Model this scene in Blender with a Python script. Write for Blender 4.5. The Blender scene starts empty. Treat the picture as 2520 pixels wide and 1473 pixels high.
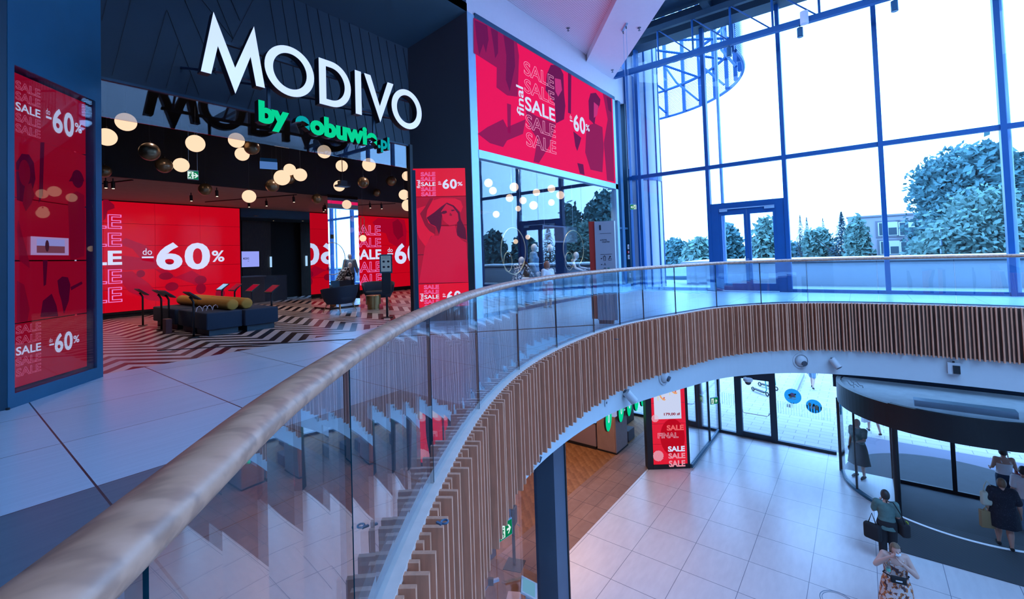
import bpy, bmesh, math, random
from mathutils import Vector, Matrix
random.seed(7)
PI = math.pi
scn = bpy.context.scene
COL = scn.collection

# ------------------------------------------------------------------ camera
# X runs along the shop fronts, Y into the shops, Z up; the upper floor is z = 0
F_PX, PX0, PY0, EYE = 1111.0, 1260.0, 598.6, 1.35
YAW, PITCH, ROLL = math.radians(37.655), math.radians(1.6547), math.radians(-1.9003)
cam_d = bpy.data.cameras.new('camera')
cam = bpy.data.objects.new('camera', cam_d)
COL.objects.link(cam)
fw = Vector((math.cos(YAW) * math.cos(PITCH), math.sin(YAW) * math.cos(PITCH), math.sin(PITCH)))
rt = fw.cross(Vector((0, 0, 1))).normalized()
up = rt.cross(fw)
rt2 = math.cos(ROLL) * rt + math.sin(ROLL) * up
up2 = -math.sin(ROLL) * rt + math.cos(ROLL) * up
cam.matrix_world = Matrix(((rt2.x, up2.x, -fw.x, 0), (rt2.y, up2.y, -fw.y, 0), (rt2.z, up2.z, -fw.z, EYE), (0, 0, 0, 1)))
cam_d.sensor_fit = 'HORIZONTAL'
cam_d.sensor_width = 36.0
cam_d.lens = 36.0 * F_PX / 2520.0
cam_d.shift_x = 0.0
cam_d.shift_y = -(736.5 - PY0) / 2520.0
cam_d.clip_start = 0.02
cam_d.clip_end = 600
scn.camera = cam

# ------------------------------------------------------------------ world, lights, exposure
scn.view_settings.view_transform = 'Standard'
scn.view_settings.look = 'None'
scn.view_settings.exposure = 0.0
scn.view_settings.gamma = 1.0
scn.view_settings.use_curve_mapping = False
w = bpy.data.worlds.new('daylight')
scn.world = w
w.use_nodes = True
wn = w.node_tree.nodes
bg = wn['Background']
bg.inputs[0].default_value = (0.225, 0.50, 1.0, 1)
bg.inputs[1].default_value = 9.4
scn.cycles.max_bounces = 7
scn.cycles.diffuse_bounces = 3
scn.cycles.glossy_bounces = 4
scn.cycles.transparent_max_bounces = 16
scn.cycles.transmission_bounces = 4
scn.cycles.caustics_reflective = False
scn.cycles.caustics_refractive = False
scn.cycles.sample_clamp_indirect = 6.0

def area_light(name, loc, size, power, color, rot=(0, 0, 0), size_y=None):
    d = bpy.data.lights.new(name, 'AREA')
    d.energy = power; d.color = color; d.size = size
    if size_y:
        d.shape = 'RECTANGLE'; d.size_y = size_y
    o = bpy.data.objects.new(name, d)
    COL.objects.link(o)
    o.location = loc; o.rotation_euler = rot
    return o
# warm ceiling lighting of the ground floor shops and hall
LG = -6.05
area_light('shop_ceiling_light', (8.5, 8.2, -2.2), 2.4, 130, (1.0, .58, .38), size_y=2.0)
area_light('shop_ceiling_light', (13.0, 8.6, -2.2), 4.0, 120, (1.0, .58, .38), size_y=2.0)
area_light('hall_ceiling_light', (9.6, 5.2, -1.80), 2.0, 60, (1.0, .60, .52), size_y=1.2)
# spotlights of the upper shop, plus fill spots over its entrance
def spot(name, loc, power, color, angle=130, rad=.03):
    d = bpy.data.lights.new(name, 'SPOT'); d.energy = power; d.color = color; d.spot_size = math.radians(angle); d.spot_blend = .6; d.shadow_soft_size = rad
    o = bpy.data.objects.new(name, d); COL.objects.link(o); o.location = loc; return o
for x_, y_, p_ in ((2.2, 13.4, 60), (4.6, 14.2, 75), (6.8, 13.6, 75), (9.4, 13.4, 75), (11.8, 13.4, 60)):
    spot('shop_spot', (x_, y_, 3.05), p_, (1.0, .76, .64))
for x_, y_, p_ in ((2.6, 9.6, 70), (5.2, 10.2, 80), (7.6, 10.2, 80), (10.2, 10.4, 60)):  # unseen fill lamps, added to brighten the zigzag floor
    spot('entrance_fill', (x_, y_, 4.45), p_, (1.0, .84, .86))
for x_ in (8.6, 9.9, 10.7, 11.6, 12.8, 13.9):
    spot('display_spot', (x_, 7.3, 3.86), 95, (1.0, .95, .93), 100)

# ------------------------------------------------------------------ pixel rays (the photograph is 2520 x 1473)
def _ray(x, y):
    a, b = (x - PX0) / F_PX, (y - PY0) / F_PX
    return rt2 * a - up2 * b + fw
def Zp(x, y, z):
    d = _ray(x, y); t = (z - EYE) / d.z
    return Vector((0, 0, EYE)) + d * t
def Yp(x, y, v):
    d = _ray(x, y); t = v / d.y
    return Vector((0, 0, EYE)) + d * t
def Xp(x, y, v):
    d = _ray(x, y); t = v / d.x
    return Vector((0, 0, EYE)) + d * t
def Dp(x, y, depth):
    return Vector((0, 0, EYE)) + _ray(x, y) * depth

# ------------------------------------------------------------------ materials
def lin(c):
    return tuple(((v / 255) / 12.92 if v / 255 <= .04045 else ((v / 255 + .055) / 1.055) ** 2.4) for v in c)
MATS = {}
def M(name, rgb, rough=.5, metal=0.0, spec=.5, noise=0.0, nscale=8.0, stretch=(1, 1, 1), bump=0.0, alpha=1.0):
    """principled material with a procedural mottling of its colour"""
    m = bpy.data.materials.new(name); m.use_nodes = True
    nt = m.node_tree; p = nt.nodes['Principled BSDF']
    p.inputs['Base Color'].default_value = (*rgb, 1)
    p.inputs['Roughness'].default_value = rough
    p.inputs['Metallic'].default_value = metal
    p.inputs['Specular IOR Level'].default_value = spec
    if noise or bump:
        tc = nt.nodes.new('ShaderNodeTexCoord'); mp = nt.nodes.new('ShaderNodeMapping')
        mp.inputs['Scale'].default_value = stretch
        nz = nt.nodes.new('ShaderNodeTexNoise'); nz.inputs['Scale'].default_value = nscale; nz.inputs['Detail'].default_value = 4
        nt.links.new(tc.outputs['Object'], mp.inputs[0]); nt.links.new(mp.outputs[0], nz.inputs['Vector'])
        if noise:
            mx = nt.nodes.new('ShaderNodeMix'); mx.data_type = 'RGBA'
            mx.inputs[6].default_value = (*[c * (1 - noise) for c in rgb], 1)
            mx.inputs[7].default_value = (*[min(1, c * (1 + noise)) for c in rgb], 1)
            nt.links.new(nz.outputs[0], mx.inputs[0]); nt.links.new(mx.outputs[2], p.inputs['Base Color'])
        if bump:
            b = nt.nodes.new('ShaderNodeBump'); b.inputs['Strength'].default_value = bump
            nt.links.new(nz.outputs[0], b.inputs['Height']); nt.links.new(b.outputs[0], p.inputs['Normal'])
    MATS[name] = m
    return m
def E(name, rgb, strength=1.0, gloss=0.0):
    """a thing that gives off light (lamp, screen, lit letter); gloss adds a smooth cover"""
    m = bpy.data.materials.new(name); m.use_nodes = True
    nt = m.node_tree; p = nt.nodes['Principled BSDF']
    p.inputs['Base Color'].default_value = (*[c * .3 for c in rgb], 1) if gloss else (0.01, 0.01, 0.01, 1)
    p.inputs['Roughness'].default_value = .12 if gloss else .6
    p.inputs['Specular IOR Level'].default_value = gloss
    p.inputs['Emission Color'].default_value = (*rgb, 1)
    p.inputs['Emission Strength'].default_value = strength
    MATS[name] = m
    return m
def GL(name, tint=(1, 1, 1), f0=.05, k=.9, power=4.0, rough=0.0, bumpy=0.0, bscale=1.5):
    """pane of glass: clear or tinted, mirrors more the flatter it is looked along"""
    m = bpy.data.materials.new(name); m.use_nodes = True
    nt = m.node_tree; nt.nodes.remove(nt.nodes['Principled BSDF'])
    out = nt.nodes['Material Output']
    tr = nt.nodes.new('ShaderNodeBsdfTransparent'); tr.inputs[0].default_value = (*tint, 1)
    gl = nt.nodes.new('ShaderNodeBsdfGlossy'); gl.inputs['Roughness'].default_value = rough
    gl.inputs[0].default_value = (1, 1, 1, 1)
    lw = nt.nodes.new('ShaderNodeLayerWeight'); lw.inputs[0].default_value = .5
    pw = nt.nodes.new('ShaderNodeMath'); pw.operation = 'POWER'; pw.inputs[1].default_value = power
    ma = nt.nodes.new('ShaderNodeMath'); ma.operation = 'MULTIPLY_ADD'; ma.inputs[1].default_value = k; ma.inputs[2].default_value = f0
    mx = nt.nodes.new('ShaderNodeMixShader')
    nt.links.new(lw.outputs['Facing'], pw.inputs[0]); nt.links.new(pw.outputs[0], ma.inputs[0])
    nt.links.new(ma.outputs[0], mx.inputs[0]); nt.links.new(tr.outputs[0], mx.inputs[1]); nt.links.new(gl.outputs[0], mx.inputs[2])
    nt.links.new(mx.outputs[0], out.inputs[0])
    if bumpy:
        tc = nt.nodes.new('ShaderNodeTexCoord'); nz = nt.nodes.new('ShaderNodeTexNoise')
        nz.inputs['Scale'].default_value = bscale; nz.inputs['Detail'].default_value = 1
        b = nt.nodes.new('ShaderNodeBump'); b.inputs['Strength'].default_value = bumpy; b.inputs['Distance'].default_value = .05
        nt.links.new(tc.outputs['Object'], nz.inputs['Vector']); nt.links.new(nz.outputs[0], b.inputs['Height'])
        nt.links.new(b.outputs[0], gl.inputs['Normal'])
    MATS[name] = m
    return m
def TL(name, rgb, f=.6):
    """thin film stuck on glass: lets light through diffusely"""
    m = bpy.data.materials.new(name); m.use_nodes = True
    nt = m.node_tree; nt.nodes.remove(nt.nodes['Principled BSDF'])
    a = nt.nodes.new('ShaderNodeBsdfDiffuse'); b = nt.nodes.new('ShaderNodeBsdfTranslucent'); x = nt.nodes.new('ShaderNodeMixShader')
    a.inputs[0].default_value = b.inputs[0].default_value = (*rgb, 1); x.inputs[0].default_value = f
    nt.links.new(a.outputs[0], x.inputs[1]); nt.links.new(b.outputs[0], x.inputs[2]); nt.links.new(x.outputs[0], nt.nodes['Material Output'].inputs[0])
    return m
class NG:
    """small helper for node formulas"""
    def __init__(s, m): s.nt = m.node_tree
    def n(s, t, **k):
        o = s.nt.nodes.new(t)
        for a, b in k.items(): setattr(o, a, b)
        return o
    def v(s, x, sock):
        if isinstance(x, (int, float)): sock.default_value = x
        else: s.nt.links.new(x, sock)
    def m(s, op, a, b=0.0, c=0.0):
        o = s.n('ShaderNodeMath', operation=op)
        s.v(a, o.inputs[0]); s.v(b, o.inputs[1]); s.v(c, o.inputs[2])
        return o.outputs[0]
    def mixc(s, f, a, b):
        o = s.n('ShaderNodeMix', data_type='RGBA'); s.v(f, o.inputs[0])
        for x, i in ((a, 6), (b, 7)):
            if isinstance(x, tuple): o.inputs[i].default_value = (*x, 1)
            else: s.nt.links.new(x, o.inputs[i])
        return o.outputs[2]
    def pos(s):
        g = s.n('ShaderNodeNewGeometry'); x = s.n('ShaderNodeSeparateXYZ'); s.nt.links.new(g.outputs['Position'], x.inputs[0])
        return x.outputs[0], x.outputs[1], x.outputs[2], g.outputs['Position']
    def noise(s, vec, scale, stretch=(1, 1, 1), detail=4):
        mp = s.n('ShaderNodeMapping'); mp.inputs['Scale'].default_value = stretch; s.nt.links.new(vec, mp.inputs[0])
        nz = s.n('ShaderNodeTexNoise'); nz.inputs['Scale'].default_value = scale; nz.inputs['Detail'].default_value = detail
        s.nt.links.new(mp.outputs[0], nz.inputs['Vector']); return nz.outputs[0]
    def joint(s, coord, off, step, wid):
        f = s.m('FRACT', s.m('DIVIDE', s.m('SUBTRACT', coord, off), step))
        d = s.m('ABSOLUTE', s.m('SUBTRACT', f, .5))
        return s.m('GREATER_THAN', d, .5 - wid / step / 2)
def principled(m): return m.node_tree.nodes['Principled BSDF']

# walkway floor of large stone tiles with a zigzag strip inside the shop
fl = M('floor_tiles', (.6, .56, .56), rough=.4, spec=.5)
g = NG(fl); X, Y, Z_, P = g.pos()
grain = g.noise(P, 3.0, (.5, 9, 1)); spot = g.noise(P, 1.2)
base = g.mixc(grain, (.47, .57, .66), (.63, .74, .84))
cell = g.m('FRACT', g.m('MULTIPLY', g.m('ADD', g.m('MULTIPLY', g.m('FLOOR', g.m('DIVIDE', g.m('SUBTRACT', X, .65), 1.18)), 12.9), g.m('MULTIPLY', g.m('FLOOR', g.m('DIVIDE', g.m('SUBTRACT', Y, .28), 1.19)), 7.3)), .37))
base = g.mixc(g.m('MULTIPLY', cell, .16), base, (.30, .36, .43))
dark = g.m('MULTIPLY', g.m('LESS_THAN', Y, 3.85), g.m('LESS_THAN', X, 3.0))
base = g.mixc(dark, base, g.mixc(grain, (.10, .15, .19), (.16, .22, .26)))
j = g.m('MAXIMUM', g.joint(X, .65, 1.18, .012), g.joint(Y, .28, 1.19, .008))
base = g.mixc(j, base, (.04, .04, .05))
# zigzag strip for y > 7.85
tri = g.m('ABSOLUTE', g.m('SUBTRACT', g.m('FRACT', g.m('DIVIDE', g.m('SUBTRACT', X, 2.41), 1.33)), .5))   # .5 at the valley, 0 at the peak
zz = g.m('ADD', Y, g.m('MULTIPLY', tri, 1.33 * 1.42))
st = g.m('FRACT', g.m('DIVIDE', g.m('SUBTRACT', zz, .10), .455))
blk = g.m('LESS_THAN', st, .47)
zcol = g.mixc(blk, g.mixc(grain, (.52, .44, .42), (.70, .60, .57)), (.012, .008, .012))
base = g.mixc(g.m('GREATER_THAN', Y, 7.85), base, zcol)
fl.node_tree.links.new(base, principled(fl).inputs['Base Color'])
fl.node_tree.links.new(g.m('MULTIPLY_ADD', spot, .10, .25), principled(fl).inputs['Roughness'])

# ground floor: pale tiles in the hall, brown stone and oak herringbone in the shops
gf = M('ground_floor_tiles', (.5, .48, .5), rough=.28)
g = NG(gf); X, Y, Z_, P = g.pos()
grain = g.noise(P, 2.2, (1.2, 4, 1)); spot = g.noise(P, 5)
pale = g.mixc(grain, (.54, .50, .52), (.68, .64, .65))
j = g.m('MAXIMUM', g.joint(X, 16.72, 1.2, .014), g.joint(Y, 3.63, 1.2, .012))
pale = g.mixc(j, pale, (.16, .16, .2))
brown = g.mixc(spot, (.25, .14, .10), (.36, .22, .17))
cell = g.m('FRACT', g.m('MULTIPLY', g.m('ADD', g.m('MULTIPLY', g.m('FLOOR', g.m('DIVIDE', X, .8)), 12.9), g.m('MULTIPLY', g.m('FLOOR', g.m('DIVIDE', Y, .4)), 7.3)), .37))
brown = g.mixc(g.m('MULTIPLY', cell, .45), brown, (.15, .085, .065))
brown = g.mixc(g.m('MAXIMUM', g.joint(X, 0, .8, .012), g.joint(Y, .1, .4, .01)), brown, (.08, .05, .045))
# herringbone oak: alternate plank direction in checks
u = g.m('ADD', X, Y); v = g.m('SUBTRACT', X, Y)
cu = g.m('FLOOR', g.m('DIVIDE', u, .55)); chk = g.m('FRACT', g.m('MULTIPLY', cu, .5))
pl = g.mixc(g.m('GREATER_THAN', chk, .25), g.noise(P, 1.6, (1, 9, 1)), g.noise(P, 1.6, (9, 1, 1)))
plank = g.m('FRACT', g.m('MULTIPLY', g.m('ADD', g.m('MULTIPLY', g.m('FLOOR', g.m('DIVIDE', v, .11)), 3.17), g.m('MULTIPLY', cu, 5.3)), .41))
oak = g.mixc(pl, (.20, .085, .03), (.42, .21, .09))
oak = g.mixc(g.m('MULTIPLY', plank, .6), oak, (.14, .06, .025))
inoak = g.m('MAXIMUM', g.m('GREATER_THAN', Y, 7.45), g.m('MULTIPLY', g.m('LESS_THAN', X, 8.68), g.m('GREATER_THAN', Y, 5.5)))
base = g.mixc(g.m('GREATER_THAN', Y, 6.1), pale, brown)
base = g.mixc(inoak, base, oak)
gf.node_tree.links.new(base, principled(gf).inputs['Base Color'])
gf.node_tree.links.new(g.m('MULTIPLY_ADD', g.m('GREATER_THAN', Y, 6.1), .42, .28), principled(gf).inputs['Roughness'])
gf.node_tree.links.new(g.m('MULTIPLY_ADD', g.m('GREATER_THAN', Y, 6.1), -.35, .5), principled(gf).inputs['Specular IOR Level'])

# pavement outside
pv = M('pavement', (.5, .5, .5), rough=.8)
g = NG(pv); X, Y, Z_, P = g.pos()
bk = g.n('ShaderNodeTexBrick'); bk.inputs['Scale'].default_value = 1.0
bk.inputs['Brick Width'].default_value = .8; bk.inputs['Row Height'].default_value = .36; bk.inputs['Mortar Size'].default_value = .008
bk.inputs['Color1'].default_value = (.40, .37, .35, 1); bk.inputs['Color2'].default_value = (.46, .42, .40, 1); bk.inputs['Mortar'].default_value = (.14, .13, .14, 1)
mp = g.n('ShaderNodeMapping'); mp.inputs['Rotation'].default_value = (0, 0, math.radians(90))
pv.node_tree.links.new(P, mp.inputs[0]); pv.node_tree.links.new(mp.outputs[0], bk.inputs['Vector'])
pv.node_tree.links.new(bk.outputs[0], principled(pv).inputs['Base Color'])

# oak of the handrail
oakm = M('oak_rail', (.55, .34, .22), rough=.42)
g = NG(oakm); tc = g.n('ShaderNodeTexCoord')
n1 = g.noise(tc.outputs['Object'], 5, (1.2, 6, 6)); 
wv = g.n('ShaderNodeTexWave'); wv.inputs['Scale'].default_value = 2.2; wv.inputs['Distortion'].default_value = 9; wv.inputs['Detail'].default_value = 3; wv.inputs['Detail Scale'].default_value = 1.6
mp = g.n('ShaderNodeMapping'); mp.inputs['Scale'].default_value = (1.2, 5, 5); oakm.node_tree.links.new(tc.outputs['Object'], mp.inputs[0]); oakm.node_tree.links.new(mp.outputs[0], wv.inputs[0])
c = g.mixc(n1, (.46, .20, .11), (.74, .36, .23))
c = g.mixc(g.m('MULTIPLY', g.m('POWER', wv.outputs['Fac'], 2.0), .6), c, (.30, .13, .08))
oakm.node_tree.links.new(c, principled(oakm).inputs['Base Color'])

slat_m = M('slat_oak', (.70, .28, .16), rough=.55, noise=.25, nscale=14, stretch=(3, 3, .4))
ledge_m = M('ledge_oak', (.80, .58, .50), rough=.5, noise=.15, nscale=10)
navy = M('navy_metal', (.003, .036, .072), rough=.42, noise=.15, nscale=3)
navy2 = M('navy_frame', (.008, .085, .16), rough=.38, noise=.12, nscale=4)
black = M('black_metal', (.006, .008, .012), rough=.45)
blackm = M('matte_black', (.004, .004, .006), rough=.8)
fasc_m = M('fascia_panel', (.002, .016, .032), rough=.5, noise=.2, nscale=2)
alu = M('aluminium', (.40, .60, .78), rough=.4, metal=.3, noise=.06)
white_p = M('white_plaster', (.93, .76, .80), rough=.85, noise=.03)  # pink in the base colour stands in for warm light on the ceiling
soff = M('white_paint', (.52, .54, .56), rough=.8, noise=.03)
steel = M('blue_steel', (.002, .085, .28), rough=.45, noise=.15, nscale=2)
steel2 = M('roof_steel', (.012, .035, .065), rough=.5, noise=.15, nscale=2)
channel = M('rail_channel', (.06, .12, .2), rough=.35)
chrome = M('chrome', (.75, .75, .78), rough=.18, metal=1)
wall_m = M('hall_wall', (.5, .48, .5), rough=.9, noise=.05)
brown_c = M('brown_ceiling', (.30, .21, .17), rough=.9, noise=.12, nscale=4)
concrete = M('concrete', (.30, .29, .29), rough=.9, noise=.12, nscale=2)
dark_wood = M('dark_wood', (.045, .03, .022), rough=.6, noise=.5, nscale=5, stretch=(4, 4, 1))
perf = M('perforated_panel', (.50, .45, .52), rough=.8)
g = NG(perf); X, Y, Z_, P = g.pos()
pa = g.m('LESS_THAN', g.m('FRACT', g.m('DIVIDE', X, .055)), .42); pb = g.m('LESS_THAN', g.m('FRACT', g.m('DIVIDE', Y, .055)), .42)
perf.node_tree.links.new(g.mixc(g.m('MULTIPLY', pa, pb), (.95, .66, .72), (.45, .30, .33)), principled(perf).inputs['Base Color'])  # panel colour tinted pink in place of warm light falling on it
mirror_m = M('mirror', (.82, .86, .9), rough=.0, metal=1)
rail_glass = GL('balustrade_glass', (.80, .935, .98), .105, .8, 3.2, bumpy=.10, bscale=1.1)
edge_m = M('glass_edge', (.01, .06, .09), rough=.2)
shop_glass = GL('shopfront_glass', (.88, .92, .94), .055, .8, 3.4, bumpy=.02)
bay_glass = GL('bay_glass', (.80, .82, .86), .05, .8, 4)
trans_glass = GL('transom_glass', (.62, .66, .7), .06, .85, 3.2)
win_glass = GL('window_glass', (.97, .99, 1), .02, .6, 5)
part_glass = GL('partition_glass', (.88, .9, .95), .06, .8, 4)
red_e = E('screen_red', lin((222, 4, 38)), .9, gloss=.5)
red_dim = E('screen_red_dim', lin((172, 6, 40)), .8, gloss=.4)
red_far = E('screen_red_far', lin((205, 4, 30)), .85, gloss=.3)
pink_e = E('screen_pink', lin((238, 14, 92)), .95)
dk1 = E('picture_dark_red', lin((140, 4, 40)), .8, gloss=.4)
dk2 = E('picture_deep_red', lin((88, 2, 42)), .8, gloss=.4)
dk0 = E('picture_mid_red', lin((176, 3, 42)), .8, gloss=.4)
pk1 = E('picture_dark_pink', lin((150, 20, 90)), .9)
pk2 = E('picture_violet', lin((108, 16, 84)), .9)
pk3 = E('picture_mid_pink', lin((205, 50, 130)), .9)
lit_w = E('lit_white', lin((214, 222, 255)), 1.0)
lit_dim = E('lit_white_dim', lin((150, 160, 205)), .9)
line_e = E('lit_outline', lin((240, 130, 215)), .95)
line_dim = E('lit_outline_dim', lin((225, 110, 150)), .9)
sign_w = E('sign_white', lin((205, 222, 255)), 1.0, gloss=.3)
sign_g = E('sign_green', lin((0, 214, 150)), .95)
sign_t = E('sign_teal', lin((0, 165, 170)), .9)
globe_e = E('globe_glow', lin((255, 214, 178)), 1.15)
bronze = M('bronze', (.24, .15, .075), rough=.28, metal=.65)
exit_g = E('exit_green', lin((0, 130, 80)), .8)
exit_w = E('exit_white', lin((225, 250, 245)), .9)
lens_e = E('lamp_lens', lin((255, 226, 190)), 3.0)

# ------------------------------------------------------------------ mesh builder
class MB:
    def __init__(s): s.v = []; s.f = []; s.mi = []
    def add(s, vs, fs, mi=0):
        o = len(s.v); s.v += [Vector(p) for p in vs]; s.f += [[i + o for i in f] for f in fs]; s.mi += [mi] * len(fs); return s
    def box(s, a, b, mi=0):
        (x0, y0, z0), (x1, y1, z1) = a, b
        return s.add([(x0, y0, z0), (x1, y0, z0), (x1, y1, z0), (x0, y1, z0), (x0, y0, z1), (x1, y0, z1), (x1, y1, z1), (x0, y1, z1)],
                     [(0, 3, 2, 1), (4, 5, 6, 7), (0, 1, 5, 4), (1, 2, 6, 5), (2, 3, 7, 6), (3, 0, 4, 7)], mi)
    def obox(s, c, size, rz=0, rx=0, mi=0, ry=0):
        m = Matrix.Translation(c) @ Matrix.Rotation(rz, 4, 'Z') @ Matrix.Rotation(ry, 4, 'Y') @ Matrix.Rotation(rx, 4, 'X')
        x, y, z = [k / 2 for k in size]
        t = MB().box((-x, -y, -z), (x, y, z))
        return s.add([m @ p for p in t.v], t.f, mi)
    def beam(s, a, b, wd, ht, mi=0):
        a, b = Vector(a), Vector(b); d = (b - a); L = d.length; d.normalize()
        u = d.cross(Vector((0, 0, 1)))
        if u.length < 1e-4: u = Vector((1, 0, 0))
        u.normalize(); v = u.cross(d)
        vs = []
        for p in (a, b):
            for i, k in ((-1, -1), (1, -1), (1, 1), (-1, 1)): vs.append(p + u * i * wd / 2 + v * k * ht / 2)
        return s.add(vs, [(0, 1, 2, 3), (7, 6, 5, 4), (0, 4, 5, 1), (1, 5, 6, 2), (2, 6, 7, 3), (3, 7, 4, 0)], mi)
    def prism(s, poly, z0, z1, mi=0, side_mi=None):
        n = len(poly)
        s.add([(x, y, z0) for x, y in poly] + [(x, y, z1) for x, y in poly], [list(range(n))[::-1], [i + n for i in range(n)]], mi)
        o = len(s.v) - 2 * n
        for i in range(n):
            k = (i + 1) % n; s.f.append([o + i, o + k, o + n + k, o + n + i]); s.mi.append(mi if side_mi is None else side_mi)
        return s
    def plate(s, poly, y0, y1, mi=0):
        """polygon in x,z given a thickness along y"""
        n = len(poly)
        s.add([(x, y0, z) for x, z in poly] + [(x, y1, z) for x, z in poly],
              [list(range(n)), [i + n for i in range(n)][::-1]] + [[i, i + n, (i + 1) % n + n, (i + 1) % n] for i in range(n)], mi)
        return s
    def tube(s, path, r, n=8, closed=False, mi=0, ell=None, caps=True):
        path = [Vector(p) for p in path]; m = len(path); rs = r if isinstance(r, (list, tuple)) else [r] * m
        vs = []; ref = None
        for i, p in enumerate(path):
            a = path[(i - 1) % m] if (closed or i > 0) else p
            b = path[(i + 1) % m] if (closed or i < m - 1) else p
            d = (b - a); d = d.normalized() if d.length > 1e-9 else Vector((0, 0, 1))
            if ell: u = d.cross(Vector((0, 0, 1)))
            else:
                if ref is None:
                    ref = Vector((0, 0, 1)) if abs(d.z) < .9 else Vector((1, 0, 0))
                u = d.cross(ref)
                if u.length < 1e-4: u = d.orthogonal()
            u.normalize(); v = u.cross(d).normalized()
            if not ell: ref = v
            for k in range(n):
                t = 2 * PI * k / n
                vs.append(p + u * math.cos(t) * rs[i] * (ell[0] if ell else 1) + v * math.sin(t) * rs[i] * (ell[1] if ell else 1))
        fs = []
        for i in range(m if closed else m - 1):
            for k in range(n):
                a, b = i * n + k, i * n + (k + 1) % n; c, d2 = ((i + 1) % m) * n + (k + 1) % n, ((i + 1) % m) * n + k
                fs.append((a, d2, c, b))
        if not closed and caps: fs += [list(range(n)), [(m - 1) * n + k for k in range(n)][::-1]]
        return s.add(vs, fs, mi)
    def lathe(s, prof, c=(0, 0, 0), n=24, mi=0, a0=0, a1=2 * PI):
        c = Vector(c); full = abs(a1 - a0 - 2 * PI) < 1e-6; cols = n if full else n + 1
        vs = [c + Vector((r * math.cos(a0 + (a1 - a0) * k / n), r * math.sin(a0 + (a1 - a0) * k / n), z)) for r, z in prof for k in range(cols)]
        fs = []
        for i in range(len(prof) - 1):
            for k in range(n):
                k2 = (k + 1) % cols if full else k + 1
                fs.append((i * cols + k, i * cols + k2, (i + 1) * cols + k2, (i + 1) * cols + k))
        return s.add(vs, fs, mi)
    def sphere(s, c, r, n=20, m=12, mi=0, rot=None):
        r = (r, r, r) if isinstance(r, (int, float)) else r
        c = Vector(c); vs = []; fs = []
        R = rot or Matrix.Identity(3)
        for i in range(m + 1):
            t = PI * i / m
            for k in range(n):
                a = 2 * PI * k / n
                vs.append(c + R @ Vector((r[0] * math.sin(t) * math.cos(a), r[1] * math.sin(t) * math.sin(a), r[2] * math.cos(t))))
        for i in range(m):
            for k in range(n): fs.append((i * n + k, (i + 1) * n + k, (i + 1) * n + (k + 1) % n, i * n + (k + 1) % n))
        return s.add(vs, fs, mi)
    def loft(s, rings, n=20, mi=0, caps=True, e=2.0):
        """rings: (centre, rx, ry[, yaw]) stacked ellipses"""
        vs = []
        for rg in rings:
            c, rx, ry = Vector(rg[0]), rg[1], rg[2]; yaw = rg[3] if len(rg) > 3 else 0
            for k in range(n):
                t = 2 * PI * k / n; cx, sx = math.cos(t), math.sin(t)
                x = rx * math.copysign(abs(cx) ** (2 / e), cx); y = ry * math.copysign(abs(sx) ** (2 / e), sx)
                vs.append(c + Vector((x * math.cos(yaw) - y * math.sin(yaw), x * math.sin(yaw) + y * math.cos(yaw), 0)))
        fs = [(i * n + k, i * n + (k + 1) % n, (i + 1) * n + (k + 1) % n, (i + 1) * n + k) for i in range(len(rings) - 1) for k in range(n)]
        if caps: fs += [list(range(n))[::-1], [(len(rings) - 1) * n + k for k in range(n)]]
        return s.add(vs, fs, mi)
    def mesh(s, name, mats, smooth=False, T=None):
        me = bpy.data.meshes.new(name)
        me.from_pydata([tuple(T @ p) if T else tuple(p) for p in s.v], [], s.f)
        for m in (mats if isinstance(mats, (list, tuple)) else [mats]): me.materials.append(m)
        me.polygons.foreach_set('material_index', s.mi)
        if smooth: me.polygons.foreach_set('use_smooth', [True] * len(s.f))
        bm = bmesh.new(); bm.from_mesh(me); bmesh.ops.recalc_face_normals(bm, faces=bm.faces); bm.to_mesh(me); bm.free()
        me.update()
        return me
    def build(s, name, mats, parent=None, loc=None, smooth=False, local=False):
        """world-space geometry unless local; parts sit on their thing's frame"""
        if parent is not None:
            T = None if local else frame(parent).inverted()
            o = bpy.data.objects.new(name, s.mesh(name, mats, smooth, T)); COL.objects.link(o); o.parent = parent
        else:
            loc = Vector(loc) if loc is not None else Vector((0, 0, 0))
            o = bpy.data.objects.new(name, s.mesh(name, mats, smooth, None if local else Matrix.Translation(-loc))); COL.objects.link(o); o.location = loc
        return o
def frame(o):
    while o.parent: o = o.parent
    return Matrix.Translation(o.location) @ o.rotation_euler.to_matrix().to_4x4()
def tag(o, label=None, cat=None, group=None, kind=None):
    if label: o['label'] = label
    if cat: o['category'] = cat
    if group: o['group'] = group
    if kind: o['kind'] = kind
    return o
def thing(name, label, cat, loc=(0, 0, 0), rz=0, group=None):
    o = bpy.data.objects.new(name, None); COL.objects.link(o); o.empty_display_size = .1
    o.location = loc; o.rotation_euler = (0, 0, rz)
    return tag(o, label, cat, group)
def struct(o): o['kind'] = 'structure'; return o
def sroot(name, loc=(0, 0, 0), rz=0):
    o = bpy.data.objects.new(name, None); COL.objects.link(o); o.location = loc; o.rotation_euler = (0, 0, rz); o['kind'] = 'structure'; return o
def dup(root, loc=None, rz=None, label=None, group=None):
    r = root.copy(); COL.objects.link(r)
    if loc is not None: r.location = loc
    if rz is not None: r.rotation_euler = (0, 0, rz)
    if label: r['label'] = label
    if group: r['group'] = group
    for ch in list(root.children):
        c = ch.copy(); COL.objects.link(c); c.parent = r
        for gch in list(ch.children):
            d = gch.copy(); COL.objects.link(d); d.parent = c
    return r

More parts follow.
